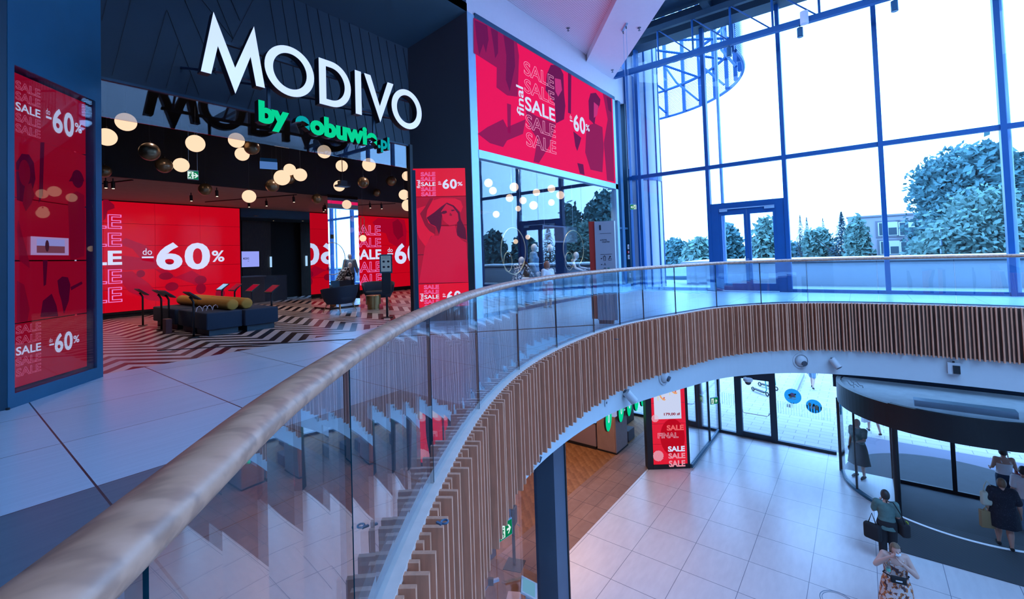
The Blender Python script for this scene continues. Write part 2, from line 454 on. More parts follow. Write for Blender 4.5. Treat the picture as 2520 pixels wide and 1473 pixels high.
# ------------------------------------------------------------------ lettering
def build_groups(mb, name, mats, parent, gap=.12):
    """each block of lettering becomes a part of its own"""
    n = len(mb.v); par = list(range(n))
    def find(i):
        while par[i] != i: par[i] = par[par[i]]; i = par[i]
        return i
    for f in mb.f:
        for i in f[1:]: par[find(i)] = find(f[0])
    box = {}
    for i, p in enumerate(mb.v):
        r = find(i); b = box.get(r)
        if b is None: box[r] = [p.x, p.z, p.x, p.z]
        else: b[0] = min(b[0], p.x); b[1] = min(b[1], p.z); b[2] = max(b[2], p.x); b[3] = max(b[3], p.z)
    ks = list(box); grp = {k: k for k in ks}
    def gf(k):
        while grp[k] != k: k = grp[k]
        return k
    for i, a in enumerate(ks):
        for b in ks[i + 1:]:
            A, B = box[a], box[b]
            if A[0] - gap < B[2] and B[0] - gap < A[2] and A[1] - gap < B[3] and B[1] - gap < A[3]: grp[gf(a)] = gf(b)
    out = {}
    for f, m_ in zip(mb.f, mb.mi):
        out.setdefault(gf(find(f[0])), []).append((f, m_))
    for fs in out.values():
        q = MB(); mp = {}
        for f, m_ in fs:
            for i in f:
                if i not in mp: mp[i] = len(q.v); q.v.append(mb.v[i])
            q.f.append([mp[i] for i in f]); q.mi.append(m_)
        q.build(name, mats, parent, local=True)
_TC = {}
def text_geo(string, bold=0.0, outline=0.0):
    key = (string, bold, outline)
    if key in _TC: return _TC[key]
    c = bpy.data.curves.new('t', 'FONT'); c.body = string; c.size = 1; c.offset = bold; c.resolution_u = 4
    if outline:
        c.fill_mode = 'NONE'; c.bevel_depth = outline; c.bevel_resolution = 0
    else: c.fill_mode = 'FRONT'
    o = bpy.data.objects.new('t', c); COL.objects.link(o)
    dg = bpy.context.evaluated_depsgraph_get(); dg.update()
    me = bpy.data.meshes.new_from_object(o.evaluated_get(dg))
    vs = [tuple(v.co) for v in me.vertices]; fs = [list(p.vertices) for p in me.polygons]
    bpy.data.objects.remove(o); bpy.data.curves.remove(c); bpy.data.meshes.remove(me)
    x0, x1 = min(v[0] for v in vs), max(v[0] for v in vs); y0, y1 = min(v[1] for v in vs), max(v[1] for v in vs)
    _TC[key] = (vs, fs, x0, x1, y0, y1)
    return _TC[key]
def letters(mb, string, x0, z0, x1, z1, y, bold=0.0, outline=0.0, mi=0, vert=False):
    """lettering fitted to a box in the local x,z plane, facing -y; vert runs it upwards"""
    vs, fs, a0, a1, b0, b1 = text_geo(string, bold, outline)
    out = []
    for p in vs:
        s_, t_ = (p[0] - a0) / (a1 - a0), (p[1] - b0) / (b1 - b0)
        if vert: s_, t_ = 1 - t_, s_
        out.append((x0 + s_ * (x1 - x0), y - p[2] * (x1 - x0) / (a1 - a0) * .6, z0 + t_ * (z1 - z0)))
    mb.add(out, fs, mi)
def ellip(cx, cz, rx, rz_, n=20, a0=0, a1=2 * PI, rot=0):
    c, s_ = math.cos(rot), math.sin(rot)
    pts = []
    for k in range(n):
        t = a0 + (a1 - a0) * k / (n - 1 if a1 - a0 < 6.28 else n)
        x, z = rx * math.cos(t), rz_ * math.sin(t)
        pts.append((cx + x * c - z * s_, cz + x * s_ + z * c))
    return pts
def flat(mb, poly, y, mi=0): mb.add([(x, y, z) for x, z in poly], [list(range(len(poly)))], mi)

# ================================================================== THE SETTING
# ---- edge of the walkway (plan), sampled as a smooth curve
_SP = [(-3.6, -3.1), (-2.0, -1.5), (-.75, -.22), (.15, .715), (.45, 1.03), (.78, 1.32), (1.18, 1.64), (1.84, 2.09), (3.0, 2.755), (4.3, 3.28), (5.6, 3.565),
       (7.0, 3.68), (8.0, 3.62), (8.8, 3.48), (9.8, 3.21), (11.3, 2.72), (12.3, 2.0), (12.84, 1.36), (13.22, .5), (13.36, -.4), (13.40, -1.3),
       (13.36, -2.5), (13.1, -4.2), (12.4, -6.0), (11.2, -7.5), (9.4, -8.6), (7.0, -9.0), (4.5, -9.05)]
def catmull(P, n=14):
    P = [Vector((*p, 0)) for p in P]; out = []
    for i in range(len(P) - 1):
        a = P[i - 1] if i else P[0] * 2 - P[1]; b, c = P[i], P[i + 1]
        d = P[i + 2] if i + 2 < len(P) else c * 2 - b
        for k in range(n):
            t = k / n
            # centripetal-like blend keeps the uneven spacing smooth
            m1 = (c - a) * ((c - b).length / max(1e-6, (c - b).length + (b - a).length)); m2 = (d - b) * ((c - b).length / max(1e-6, (d - c).length + (c - b).length))
            h = (2 * t ** 3 - 3 * t ** 2 + 1, t ** 3 - 2 * t ** 2 + t, -2 * t ** 3 + 3 * t ** 2, t ** 3 - t ** 2)
            out.append(b * h[0] + m1 * h[1] + c * h[2] + m2 * h[3])
    out.append(P[-1]); return out
EDGE = catmull(_SP)
# soften small kinks
for _ in range(6):
    EDGE = [EDGE[0]] + [(EDGE[i - 1] + EDGE[i] * 2 + EDGE[i + 1]) / 4 for i in range(1, len(EDGE) - 1)] + [EDGE[-1]]
ARC = [0.0]
for i in range(1, len(EDGE)): ARC.append(ARC[-1] + (EDGE[i] - EDGE[i - 1]).length)
def edge_at(s):
    s = max(0, min(ARC[-1] - 1e-6, s))
    lo, hi = 0, len(ARC) - 1
    while hi - lo > 1:
        m = (lo + hi) // 2
        if ARC[m] <= s: lo = m
        else: hi = m
    t = (s - ARC[lo]) / (ARC[hi] - ARC[lo])
    p = EDGE[lo].lerp(EDGE[hi], t); d = (EDGE[min(hi + 1, len(EDGE) - 1)] - EDGE[max(lo - 1, 0)]).normalized()
    return p, d, Vector((d.y, -d.x, 0))          # point, tangent, outward (towards the void)
def arc_of(pt):
    pt = Vector((*pt, 0)); return ARC[min(range(len(EDGE)), key=lambda i: (EDGE[i] - pt).length)]
def offset(o, step=.12, s0=0, s1=None):
    s1 = s1 or ARC[-1]; n = int((s1 - s0) / step)
    out = []
    for i in range(n + 1):
        p, d, nn = edge_at(s0 + (s1 - s0) * i / n); out.append(p + nn * o)
    return out
def ribbon(mb, o, z0, z1, th=.02, mi=0):
    """thin curved wall that follows the edge"""
    a, b = offset(o), offset(o - th)
    n = len(a); vs = [Vector((p.x, p.y, z)) for q in (a, b) for z in (z0, z1) for p in q]
    fs = []
    for i in range(n - 1):
        A, B, C_, D = i, n + i, 2 * n + i, 3 * n + i
        fs += [(A, A + 1, B + 1, B), (C_, D, D + 1, C_ + 1), (B, B + 1, D + 1, D), (A, C_, C_ + 1, A + 1)]
    mb.add(vs, fs, mi)

FX, FY = 15.97, 6.75            # glass front of the hall, plane of the shop fronts
walk = [(p.x, p.y) for p in offset(-.02, .15)]
poly_up = walk + [(4.5, -13), (FX + .15, -13), (FX + .15, 19.2), (-8, 19.2), (-8, -3.1)]
struct(MB().prism(poly_up, -.30, 0).build('floor', fl))
walk_in = [(p.x, p.y) for p in offset(-1.3, .3) if p.x > 1.5]
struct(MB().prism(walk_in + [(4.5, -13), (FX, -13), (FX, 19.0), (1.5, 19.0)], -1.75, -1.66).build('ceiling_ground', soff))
struct(MB().box((-8, -14, LG - .3), (19.95, 20, LG)).build('floor_ground', gf))
struct(MB().box((19.95, -60, LG - .4), (110, 70, LG - .02)).build('pavement', pv))
# white band and slatted cladding under the walkway
def band_h(p):
    X_ = p.x; T_ = ((-9, .02), (3.2, .03), (4.3, .17), (5.6, .27), (7, .36), (9, .45), (11.3, .52), (13.2, .57), (30, .57))
    if p.y < -1.5: return .57
    for (a, h0), (b, h1) in zip(T_[:-1], T_[1:]):
        if a <= X_ <= b: return h0 + (h1 - h0) * (X_ - a) / (b - a)
    return .57
m = MB(); bo, bi = offset(.03), offset(-.04)
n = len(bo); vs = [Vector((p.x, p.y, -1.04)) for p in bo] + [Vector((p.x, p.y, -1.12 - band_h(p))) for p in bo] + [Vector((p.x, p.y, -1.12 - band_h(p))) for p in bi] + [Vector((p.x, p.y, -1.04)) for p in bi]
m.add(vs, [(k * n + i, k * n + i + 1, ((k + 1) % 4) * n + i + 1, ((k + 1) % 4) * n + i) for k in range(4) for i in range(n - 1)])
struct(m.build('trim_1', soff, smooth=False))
m = MB(); ribbon(m, .055, -1.10, -.012, .03)
back = m.build('slatted_cladding', M('cladding_back', (.10, .05, .035), rough=.8))
tag(back, 'oak slat cladding curving along the edge of the upper walkway', 'cladding')
m = MB(); s = .35; i = 0
pat = (.125, .055, .05, .105, .12, .05, .045, .09, .13, .055, .125, .04, .06, .12)
rng = random.Random(3)
while s < ARC[-1] - 7:
    p, d, nn = edge_at(s); th = .026; dep = pat[i % len(pat)] + rng.uniform(-.008, .008)
    a = p + nn * .05; b = p + nn * (.05 + dep)
    vs = []
    for z in (-1.12, 0.0):
        for q in (a - d * th / 2, a + d * th / 2, b + d * th / 2, b - d * th / 2): vs.append((q.x, q.y, z))
    m.add(vs, [(0, 3, 2, 1), (4, 5, 6, 7), (0, 1, 5, 4), (1, 2, 6, 5), (2, 3, 7, 6), (3, 0, 4, 7)])
    s += .078 if dep > .08 else .062; i += 1
m.build('slats', slat_m, back)
m = MB(); ribbon(m, .062, -.02, .004, .075); m.build('ledge', ledge_m, back)

# ---- ceilings
cz = 7.55
e0, e1 = Vector((14.95, 6.75)), Vector((14.95 - 3.66 * 4, 6.75 - 3.06 * 4))       # slanting edge of the hall opening
c0, c1 = Vector((13.0, 6.75)), Vector((13.0 - 2.7 * 5, 6.75 - 2.3 * 5))
struct(MB().prism([e0, e1, c1, c0], cz, cz + .5).build('ceiling', white_p))
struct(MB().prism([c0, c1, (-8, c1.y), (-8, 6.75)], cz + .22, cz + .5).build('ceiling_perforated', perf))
struct(MB().box((-8, -14, 10.9), (-2.5, 7.5, 11.1)).build('ceiling_roof', steel2))
# ---- enclosing walls of the hall beyond the picture
struct(MB().box((-8.2, -14, LG), (-8, 19.2, 11)).build('wall_left', wall_m))
struct(MB().box((-8, -14.2, LG), (19.9, -14, 11)).build('wall_back', wall_m))
struct(MB().box((-8, 19.0, LG), (FX + .1, 19.2, 7.6)).build('wall_far', blackm))
# ---- white wall band above the shop fronts and solid wall over the shops
struct(MB().box((7.36, FY, 6.86), (FX - .06, FY + .3, 8.2)).build('wall_front', white_p))
struct(MB().box((-8, FY, 6.86), (7.36, FY + .3, 8.2)).build('wall_front_dark', navy))

# ---- glass front of the hall: bays of mullions, transom and panes
YM = [6.72, 6.28, 3.95, 1.74, -.546, -2.857, -5.17, -7.48, -9.8, -12.1]
ZT, ZTOP = 4.10, 8.85
nb = 0
for i in range(len(YM) - 1):
    ya, yb = YM[i], YM[i + 1]; door = (i == 2); nb += 1
    r = sroot('window_%d' % nb, (FX, ya, 0))
    m = MB().box((FX - .09, ya - .055, 0), (FX + .13, ya + .055, ZTOP)); m.build('mullion', steel, r)
    m = MB().box((FX - .05, yb + .055, ZT - .06), (FX + .10, ya - .055, ZT + .06)); m.build('transom', steel, r)
    MB().box((FX + .0, yb + .055, ZT + .06), (FX + .02, ya - .055, ZTOP)).build('upper_pane', win_glass, r)
    if not door:
        MB().box((FX - .05, yb + .055, 0), (FX + .10, ya - .055, .09)).build('sill', steel, r)
        MB().box((FX, yb + .055, .09), (FX + .02, ya - .055, ZT - .06)).build('lower_pane', win_glass, r)
    else:
        MB().box((FX, yb + .055, 2.86), (FX + .02, ya - .055, ZT - .06)).build('lower_pane', win_glass, r)
# double door in the third bay
dr = sroot('door_1', (FX, 2.84, 0))
MB().box((FX - .06, 1.80, 2.62), (FX + .1, 3.89, 2.86)).build('head', steel, dr)
MB().box((FX - .06, 3.66, 0), (FX + .1, 3.895, 2.62)).build('jamb', steel, dr)
MB().box((FX - .06, 1.795, 0), (FX + .1, 2.02, 2.62)).build('jamb', steel, dr)
for a, b in ((2.02, 2.825), (2.835, 3.66)):
    lf = MB().box((FX - .05, a, .02), (FX + .05, a + .085, 2.62)).box((FX - .05, b - .085, .02), (FX + .05, b, 2.62)).box((FX - .05, a + .085, .02), (FX + .05, b - .085, .25)).box((FX - .05, a + .085, 2.46), (FX + .05, b - .085, 2.62)).build('leaf', steel, dr)
    MB().box((FX - .01, a + .085, .25), (FX + .01, b - .085, 2.46)).build('door_pane', win_glass, lf)
MB().tube([(FX - .05, 2.80, 1.02), (FX - .11, 2.80, 1.02), (FX - .11, 2.95, 1.02)], .011).build('handle', chrome, dr)
MB().box((FX - .11, 2.05, 2.645), (FX - .06, 3.62, 2.675)).box((FX - .12, 2.05, 2.575), (FX - .06, 2.32, 2.64)).box((FX - .12, 3.38, 2.575), (FX - .06, 3.62, 2.64)).build('door_closer', alu, dr)
# slim round columns behind the glass front
for yc in (3.62, -3.02):
    o = MB().tube([(FX + .42, yc, -.3), (FX + .42, yc, 9)], .055, 12).build('column', alu, loc=(FX + .42, yc, 0), smooth=True); struct(o)

# ---- roof steel: edge beam, deck with skylight slits, lattice girder
struct(MB().box((FX - .35, -13, 8.80), (FX + .3, 7.2, 9.5)).build('trim_2', steel2))
rf = sroot('ceiling_skylight', (13, 0, 9.6))
for k, (xa, xb) in enumerate(((14.75, 15.7), (13.2, 14.45), (11.6, 12.9), (10.3, 11.3))):
    MB().box((xa, -13, 9.55), (xb, 7.0, 9.7)).build('roof_panel', steel2, rf)
for yb in (6.4, 3.6, .6, -2.4, -5.4):
    MB().box((7.5, yb - .12, 9.15), (15.9, yb + .12, 9.55)).build('roof_beam', steel2, rf)
for xb in (12.3, 9.6):
    MB().box((xb - .1, -13, 9.2), (xb + .1, 6.9, 9.5)).build('purlin', steel2, rf)
gt = thing('lattice_girder', 'dark blue steel lattice girder crossing below the skylight in front of the glass', 'girder', (15.0, 0, 7.72))
gt.location = (15.0, 6.6, 7.66)
MB().box((14.92, -12.9, 7.58), (15.08, 6.72, 7.74)).build('bottom_chord', steel, gt)
MB().box((14.93, -12.9, 8.75), (15.07, 6.7, 8.93)).build('top_chord', steel2, gt)
yv = 5.10
while yv > -12:
    MB().tube([(15, yv, 7.72), (15, yv, 8.8)], .032, 8).build('post', steel, gt)
    MB().tube([(15, yv - .03, 8.78), (15, yv - 1.05, 7.74)], .022, 6).build('diagonal', steel, gt)
    yv -= 1.12
# tie rods at the ceiling corner

# ---- solid fronts left of the corner: column, panel, frame
struct(MB().box((7.36, FY - .02, 0), (7.60, FY + .25, 6.86)).build('column_front', alu))
struct(MB().box((7.60, FY - .03, 3.60), (14.98, FY + .2, 3.785)).build('trim_3', alu))
struct(MB().box((7.60, FY - .035, 6.80), (14.98, FY + .2, 6.92)).build('trim_4', navy2))
struct(MB().box((14.80, FY - .03, 0), (14.98, FY + .2, 6.80)).build('trim_5', alu))
struct(MB().box((7.60, FY, -.0), (14.80, FY + .12, .07)).build('trim_6', navy2))
# corner between shop front and glass front: glazed strip, blue posts
r = sroot('window_20', (15.4, FY, 0))
MB().box((14.98, FY + .06, .22), (15.90, FY + .08, 6.86)).build('pane', shop_glass, r)
MB().box((15.22, FY - .03, 0), (15.44, FY + .15, 6.86)).build('post', M('post_blue', (.035, .13, .25), rough=.4), r)
MB().box((15.74, FY - .06, 0), (15.93, FY + .15, 6.86)).build('post', navy, r)
MB().box((14.98, FY - .01, 2.2), (15.74, FY + .10, 2.27)).build('rail', navy2, r)
MB().box((14.98, FY - .04, 0), (15.74, FY + .1, .22)).build('plinth', alu, r)
MB().box((14.99, FY + .12, .22), (15.73, FY + .16, 2.2)).build('blue_panel', M('panel_blue', (.03, .14, .28), rough=.3), r)

# ================================================================== DARK SHOP FRONT
def Lp(root, x, y, yo=0.0):
    """photo point on the plane local y = yo of a standing thing -> local x, z"""
    Ti = frame(root).inverted(); o = Ti @ Vector((0, 0, EYE)); d = Ti.to_3x3() @ _ray(x, y)
    t = (yo - o.y) / d.y; p = o + d * t
    return p.x, p.z
GY = 7.70                        # plane of the set-back entrance
struct(MB().box((-8, FY, 0), (.49, FY + .3, 6.86)).build('wall_shopfront', navy))
BAY_A = math.atan2(7.665 - 6.745, 1.365 - .49)
# ---- glazed display bay on the left
bay = thing('display_bay', 'navy framed display bay left of the shop entrance with tall red sale screens behind glass', 'display case', (.49, 6.745, 0), BAY_A)
BL = math.hypot(1.365 - .49, 7.665 - 6.745)
fx0, _ = Lp(bay, 36, 600); fx1, _ = Lp(bay, 237, 600)
_, zt0 = Lp(bay, 36, 158); _, zb0 = Lp(bay, 36, 967)
zt0, zb0 = round(zt0, 2), round(zb0, 2)
m = MB().box((0, 0, 0), (fx0, .25, 6.86)).box((fx1, 0, 0), (BL, .22, 6.86)).box((fx0, 0, zt0), (fx1, .25, 6.86)).box((fx0, 0, 0), (fx1, .25, zb0))
m.build('frame', navy2, bay, local=True)
m = MB().box((fx1 + .045, -.012, 0), (fx1 + .056, 0, 6.86)); m.build('seam', black, bay, local=True)
MB().box((fx0, .02, zb0), (fx1, .03, zt0)).build('glass_pane', bay_glass, bay, local=True)
MB().box((fx0, .24, zb0), (fx1, .27, zt0)).build('back_panel', blackm, bay, local=True)
sx1, _ = Lp(bay, 212, 600, .10); SY = .10
def zpx(y, x=36): return Lp(bay, x, y, SY)[1]
rows = [zb0 + .02, Lp(bay, 36, 797, SY)[1], Lp(bay, 36, 641, SY)[1], Lp(bay, 36, 484, SY)[1], Lp(bay, 36, 330, SY)[1], Lp(bay, 36, 176, SY)[1]]
def sale_rows(wht, lin_, x0, x1, z0, z1, y, bold=.012, ol=.017, n=5, mid=2):
    h = (z1 - z0) / n
    for k in range(n):
        a = z1 - h * (k + 1) + h * .1; b = z1 - h * k - h * .1
        if k == mid: letters(wht, 'SALE', x0, a, x1, b, y, bold=.02)
        else: letters(lin_, 'SALE', x0, a, x1, b, y, bold=.01, outline=ol)
def sixty(wht, x0, x1, z0, z1, y, do_mb=None):
    """do - 60 % block"""
    wd, h = x1 - x0, z1 - z0
    letters(do_mb or wht, 'do', x0, z0 + h * .60, x0 + wd * .10, z0 + h * .84, y, bold=-.005)
    wht.box((x0, y - .004, z0 + h * .45), (x0 + wd * .13, y, z0 + h * .53))
    letters(wht, '6', x0 + wd * .17, z0, x0 + wd * .445, z1, y, bold=.03); letters(wht, '0', x0 + wd * .475, z0, x0 + wd * .765, z1, y, bold=.03)
    letters(wht, '%', x0 + wd * .79, z0 + h * .30, x1, z0 + h * .70, y, bold=.02)
for k in range(5):
    z0, z1 = rows[k] + .008, rows[k + 1] - .008
    MB().box((fx0 + .0, SY, z0), (sx1, SY + .05, z1)).build('screen', red_dim, bay, local=True)
wh, ln = MB(), MB()
def lbox(root, x0, y0, x1, y1, yo):
    a = Lp(root, x0, y0, yo); b = Lp(root, x1, y1, yo); return a[0], a[1], b[0], b[1]
# upper screen: five SALE rows and -60%
xa = Lp(bay, 37, 300, SY)[0]; xb = Lp(bay, 98, 300, SY)[0]
zt, zb = Lp(bay, 36, 193, SY)[1], Lp(bay, 36, 330, SY)[1] + .02
sale_rows(wh, ln, xa, xb, zb, zt, SY - .006)
xs, xe = Lp(bay, 112, 300, SY)[0], Lp(bay, 200, 300, SY)[0]
zs, ze = Lp(bay, 130, 324, SY)[1], Lp(bay, 130, 262, SY)[1]
sixty(wh, xs, xe, zs, ze, SY - .006)
# lowest screen
zt, zb = Lp(bay, 36, 797, SY)[1] - .01, Lp(bay, 36, 932, SY)[1]
sale_rows(wh, ln, xa, xb, zb, zt, SY - .006)
xs, xe = Lp(bay, 120, 850, SY)[0], Lp(bay, 194, 850, SY)[0]
zs, ze = Lp(bay, 130, 870, SY)[1], Lp(bay, 150, 818, SY)[1]
sixty(wh, xs, xe, zs, ze, SY - .006)
build_groups(wh, 'lettering', lit_w, bay, .05); build_groups(ln, 'outlined_lettering', line_dim, bay, .12)
# darker figures of the advert in the middle screens
pic = MB()
def pe(mb, root, cx, cy, rx, ry, yo, mi=0, rot=0):
    x, z = Lp(root, cx, cy, yo); x2, _ = Lp(root, cx + rx, cy, yo); _, z2 = Lp(root, cx, cy - ry, yo)
    flat(mb, ellip(x, z, abs(x2 - x), abs(z2 - z), 22, rot=rot), yo - .004 - .0006 * mi, mi)
def pp(mb, root, pts, yo, mi=0):
    flat(mb, [Lp(root, *q, yo) for q in pts], yo - .004 - .0006 * mi, mi)
pp(pic, bay, [(38, 400), (52, 378), (70, 380), (82, 400), (86, 440), (76, 480), (60, 498), (40, 492)], SY, 2)
pe(pic, bay, 59, 425, 14, 32, SY, 3)
pp(pic, bay, [(60, 455), (75, 450), (84, 480), (76, 500), (62, 520), (54, 500)], SY, 3)
pp(pic, bay, [(98, 350), (108, 350), (104, 480), (94, 500)], SY, 2)
pe(pic, bay, 190, 440, 14, 22, SY, 2); pp(pic, bay, [(168, 446), (176, 432), (204, 436), (206, 446)], SY, 2)
pp(pic, bay, [(166, 500), (172, 478), (188, 470), (206, 480), (210, 560), (206, 630), (172, 640)], SY, 1)
pp(pic, bay, [(40, 560), (44, 540), (70, 640), (72, 660), (46, 640)], SY, 1)
pp(pic, bay, [(140, 690), (152, 680), (166, 682), (172, 700), (168, 740), (156, 772), (150, 740), (144, 720)], SY, 2)
pp(pic, bay, [(172, 706), (200, 692), (202, 698), (174, 714)], SY, 2)
pp(pic, bay, [(104, 740), (126, 722), (138, 752), (142, 778), (98, 780)], SY, 2)
pp(pic, bay, [(40, 690), (58, 700), (72, 760), (66, 790), (40, 792)], SY, 1)
pp(pic, bay, [(104, 640), (116, 640), (112, 700), (106, 704)], SY, 2)
pic.build('picture', [red_dim, dk1, dk2, E('picture_face_red', lin((128, 4, 40)), .8, gloss=.4)], bay, local=True)
# small landscape card on the glass
cd = thing('notice_card', 'small pale framed photo card fixed inside the glass of the left display bay', 'card', bay.location.copy(), BAY_A)
x0, z0, x1, z1 = lbox(cd, 77, 627, 168, 586, .012)
MB().box((x0, .008, z0), (x1, .018, z1)).build('card', E('card_paper', lin((165, 135, 190)), .8), cd, local=True)  # card and its photo glow by themselves, in place of light on them
q = MB(); ix0, ix1 = x0 + (x1 - x0) * .12, x1 - (x1 - x0) * .12; iz0, iz1 = z0 + (z1 - z0) * .12, z1 - (z1 - z0) * .1
q.add([(ix0, .006, iz0), (ix1, .006, iz0), (ix1, .006, (iz0 + iz1) / 2), (ix0, .006, (iz0 + iz1) / 2)], [[0, 1, 2, 3]], 0)
q.add([(ix0, .006, (iz0 + iz1) / 2), (ix1, .006, (iz0 + iz1) / 2), (ix1, .006, iz1), (ix0, .006, iz1)], [[0, 1, 2, 3]], 1)
flat(q, ellip(ix0 + (ix1 - ix0) * .35, (iz0 + iz1) / 2, (ix1 - ix0) * .07, (iz1 - iz0) * .42, 14), .0045, 2)
q.build('photo', [E('photo_ground', lin((120, 60, 80)), .7), E('photo_sky', lin((140, 140, 210)), .8), E('photo_figure', lin((70, 20, 40)), .6)], cd, local=True)
MB().lathe([(.0, 0), (.016, 0), (.016, .02), (0, .02)], n=12).build('lock', black, bay, local=True)
bay.children[-1].location = (fx1 - .04, -.01, .12); bay.children[-1].rotation_euler = (PI / 2, 0, 0)

# ---- right splay with the tall screen
PA = math.atan2(6.75 - 7.70, 7.36 - 6.45); PLn = math.hypot(.95, .91)
pyl = thing('screen_pylon', 'black pylon right of the shop entrance with tall red screen of woman in hat', 'display screen', (6.45, 7.70, 0), PA)
MB().box((0, 0, 0), (PLn, .22, 6.86)).build('housing', black, pyl, local=True)
MB().box((-.02, -.03, 0), (.10, .0, 3.30)).build('door_rail', navy, pyl, local=True)
ax0, _ = Lp(pyl, 1021, 600, -.02); ax1, _ = Lp(pyl, 1150, 600, -.02)
zz_ = [.30] + [Lp(pyl, 1024, y, -.02)[1] for y in (699, 627, 556, 484, 414)]
for k in range(5):
    MB().box((ax0, -.02, zz_[k] + .006), (ax1, 0, zz_[k + 1] - .006)).build('screen', red_e if k in (0, 4) else dk0, pyl, local=True)
wh, ln = MB(), MB(); yo = -.024
def bx(px0, py0, px1, py1): return lbox(pyl, px0, py1, px1, py0, -.02)
def place_stack(px0, py0, px1, py1):
    a = bx(px0, py0, px1, py1); sale_rows(wh, ln, a[0], a[2], a[1], a[3], yo, ol=.022)
place_stack(1037, 422, 1071, 484)
a = bx(1026, 443, 1034, 463); letters(wh, 'final', *a, yo, bold=.015, vert=True)
a = bx(1079, 440, 1138, 465); sixty(wh, *[a[0], a[2], a[1], a[3]], yo)
place_stack(1045, 699, 1080, 761)
a = bx(1034, 722, 1042, 742); letters(wh, 'final', *a, yo, bold=.015, vert=True)
a = bx(1090, 714, 1148, 742); sixty(wh, *[a[0], a[2], a[1], a[3]], yo)
build_groups(wh, 'lettering', lit_w, pyl, .06); build_groups(ln, 'outlined_lettering', line_e, pyl, .12)
pic = MB(); s_ = 3.5067
def K(*pts): return [(1000 + x / s_, 380 + y / s_) for x, y in pts]
pp(pic, pyl, K((80, 470), (170, 440), (215, 380), (240, 378), (175, 500), (170, 560), (250, 620), (240, 700), (170, 800), (110, 720), (85, 640)), -.02, 0)
pp(pic, pyl, K((118, 510), (160, 455), (205, 378), (235, 378), (180, 480), (172, 540), (190, 590), (250, 625), (250, 690), (200, 660), (160, 610)), -.02, 1)
pp(pic, pyl, K((172, 480), (215, 400), (300, 376), (420, 378), (470, 400), (488, 450), (470, 500), (420, 450), (350, 420), (300, 450), (270, 520), (250, 600), (200, 590), (172, 550)), -.02, 0)
pp(pic, pyl, K((175, 545), (240, 500), (300, 450), (350, 415), (410, 440), (460, 500), (470, 560), (510, 640), (520, 735), (470, 720), (430, 690), (440, 600), (420, 500), (350, 440), (310, 500), (300, 620), (330, 720), (290, 710), (255, 620), (210, 600)), -.02, 2)
pp(pic, pyl, K((300, 490), (345, 425), (400, 450), (445, 510), (452, 570), (420, 606), (370, 612), (320, 570)), -.02, 3)
pp(pic, pyl, K((300, 500), (350, 480), (372, 530), (330, 545), (308, 540)), -.02, 1)
pp(pic, pyl, K((372, 555), (420, 548), (415, 572), (385, 575)), -.02, 1)
pp(pic, pyl, K((300, 620), (370, 622), (420, 610), (440, 700), (480, 740), (520, 760), (535, 1100), (110, 1105), (160, 800), (220, 700), (280, 700)), -.02, 3)
pp(pic, pyl, K((165, 800), (215, 700), (290, 720), (330, 900), (350, 1000), (330, 1100), (150, 1100)), -.02, 1)
pp(pic, pyl, K((225, 760), (250, 790), (240, 1000), (250, 1100), (220, 1100), (205, 900)), -.02, 2)
pp(pic, pyl, K((340, 940), (365, 935), (372, 1010), (350, 1100), (330, 1100), (352, 1010)), -.02, 2)
pp(pic, pyl, K((390, 980), (440, 925), (425, 1000), (400, 1080), (370, 1100), (385, 1040)), -.02, 2)
pp(pic, pyl, K((455, 780), (500, 740), (530, 760), (530, 900), (470, 880)), -.02, 1)
pp(pic, pyl, K((300, 500), (318, 486), (345, 484), (352, 500), (330, 512), (308, 512)), -.0215, 2)
pp(pic, pyl, K((385, 478), (412, 474), (418, 484), (392, 490)), -.0215, 2)
pp(pic, pyl, K((376, 500), (396, 520), (388, 530), (372, 526)), -.0215, 1)
pic.build('picture', [E('picture_hat_red', lin((214, 10, 50)), .9, gloss=.4), dk1, dk2, E('picture_skin_red', lin((204, 10, 54)), .85, gloss=.4)], pyl, local=True)

# ---- fascia with slanting seams, sloped soffit and transom glass
struct(MB().box((1.30, GY, 3.84), (6.50, GY + .12, 6.05)).build('wall_fascia', fasc_m))
m = MB()
def seam(a, b, wd=.016):
    p, q = Yp(*a, GY - .002), Yp(*b, GY - .002)
    m.beam(p, q, wd, .004)
def cut(a, slope, zmin=3.86):
    lo, hi = 0, 400
    for _ in range(30):
        md = (lo + hi) / 2
        if Yp(a[0] + slope * md, a[1] + md, GY)[2] > zmin: lo = md
        else: hi = md
    return (a[0] + slope * lo, a[1] + lo)
for tx, ty in ((205, 3), (300, 3), (393, 3), (487, 15), (577, 60), (665, 100), (750, 143), (830, 180), (908, 215), (983, 252), (1055, 288), (1122, 320), (1190, 350), (1255, 380)):
    a = (600 + tx / 3.2, ty / 3.2); seam(a, cut(a, .168))
for a, b in (((775, 0), (740, 150)), ((950, 0), (815, 545)), ((1210, 70), (1060, 595)), ((1210, 70), (1445, 690)), ((1295, 320), (1205, 640)), ((1385, 545), (1345, 680)),
             ((1340, 0), (1480, 330)), ((1465, 0), (1690, 285)), ((1575, 0), (1690, 280)), ((1675, 0), (1740, 150)), ((1835, 0), (1565, 530)), ((1500, 460), (1570, 540)), ((1845, 650), (1790, 820)), ((1710, 600), (1640, 760))):
    seam((a[0] / 2.946, a[1] / 2.946), (b[0] / 2.946, b[1] / 2.946))
o = m.build('fascia_seams', black); struct(o)
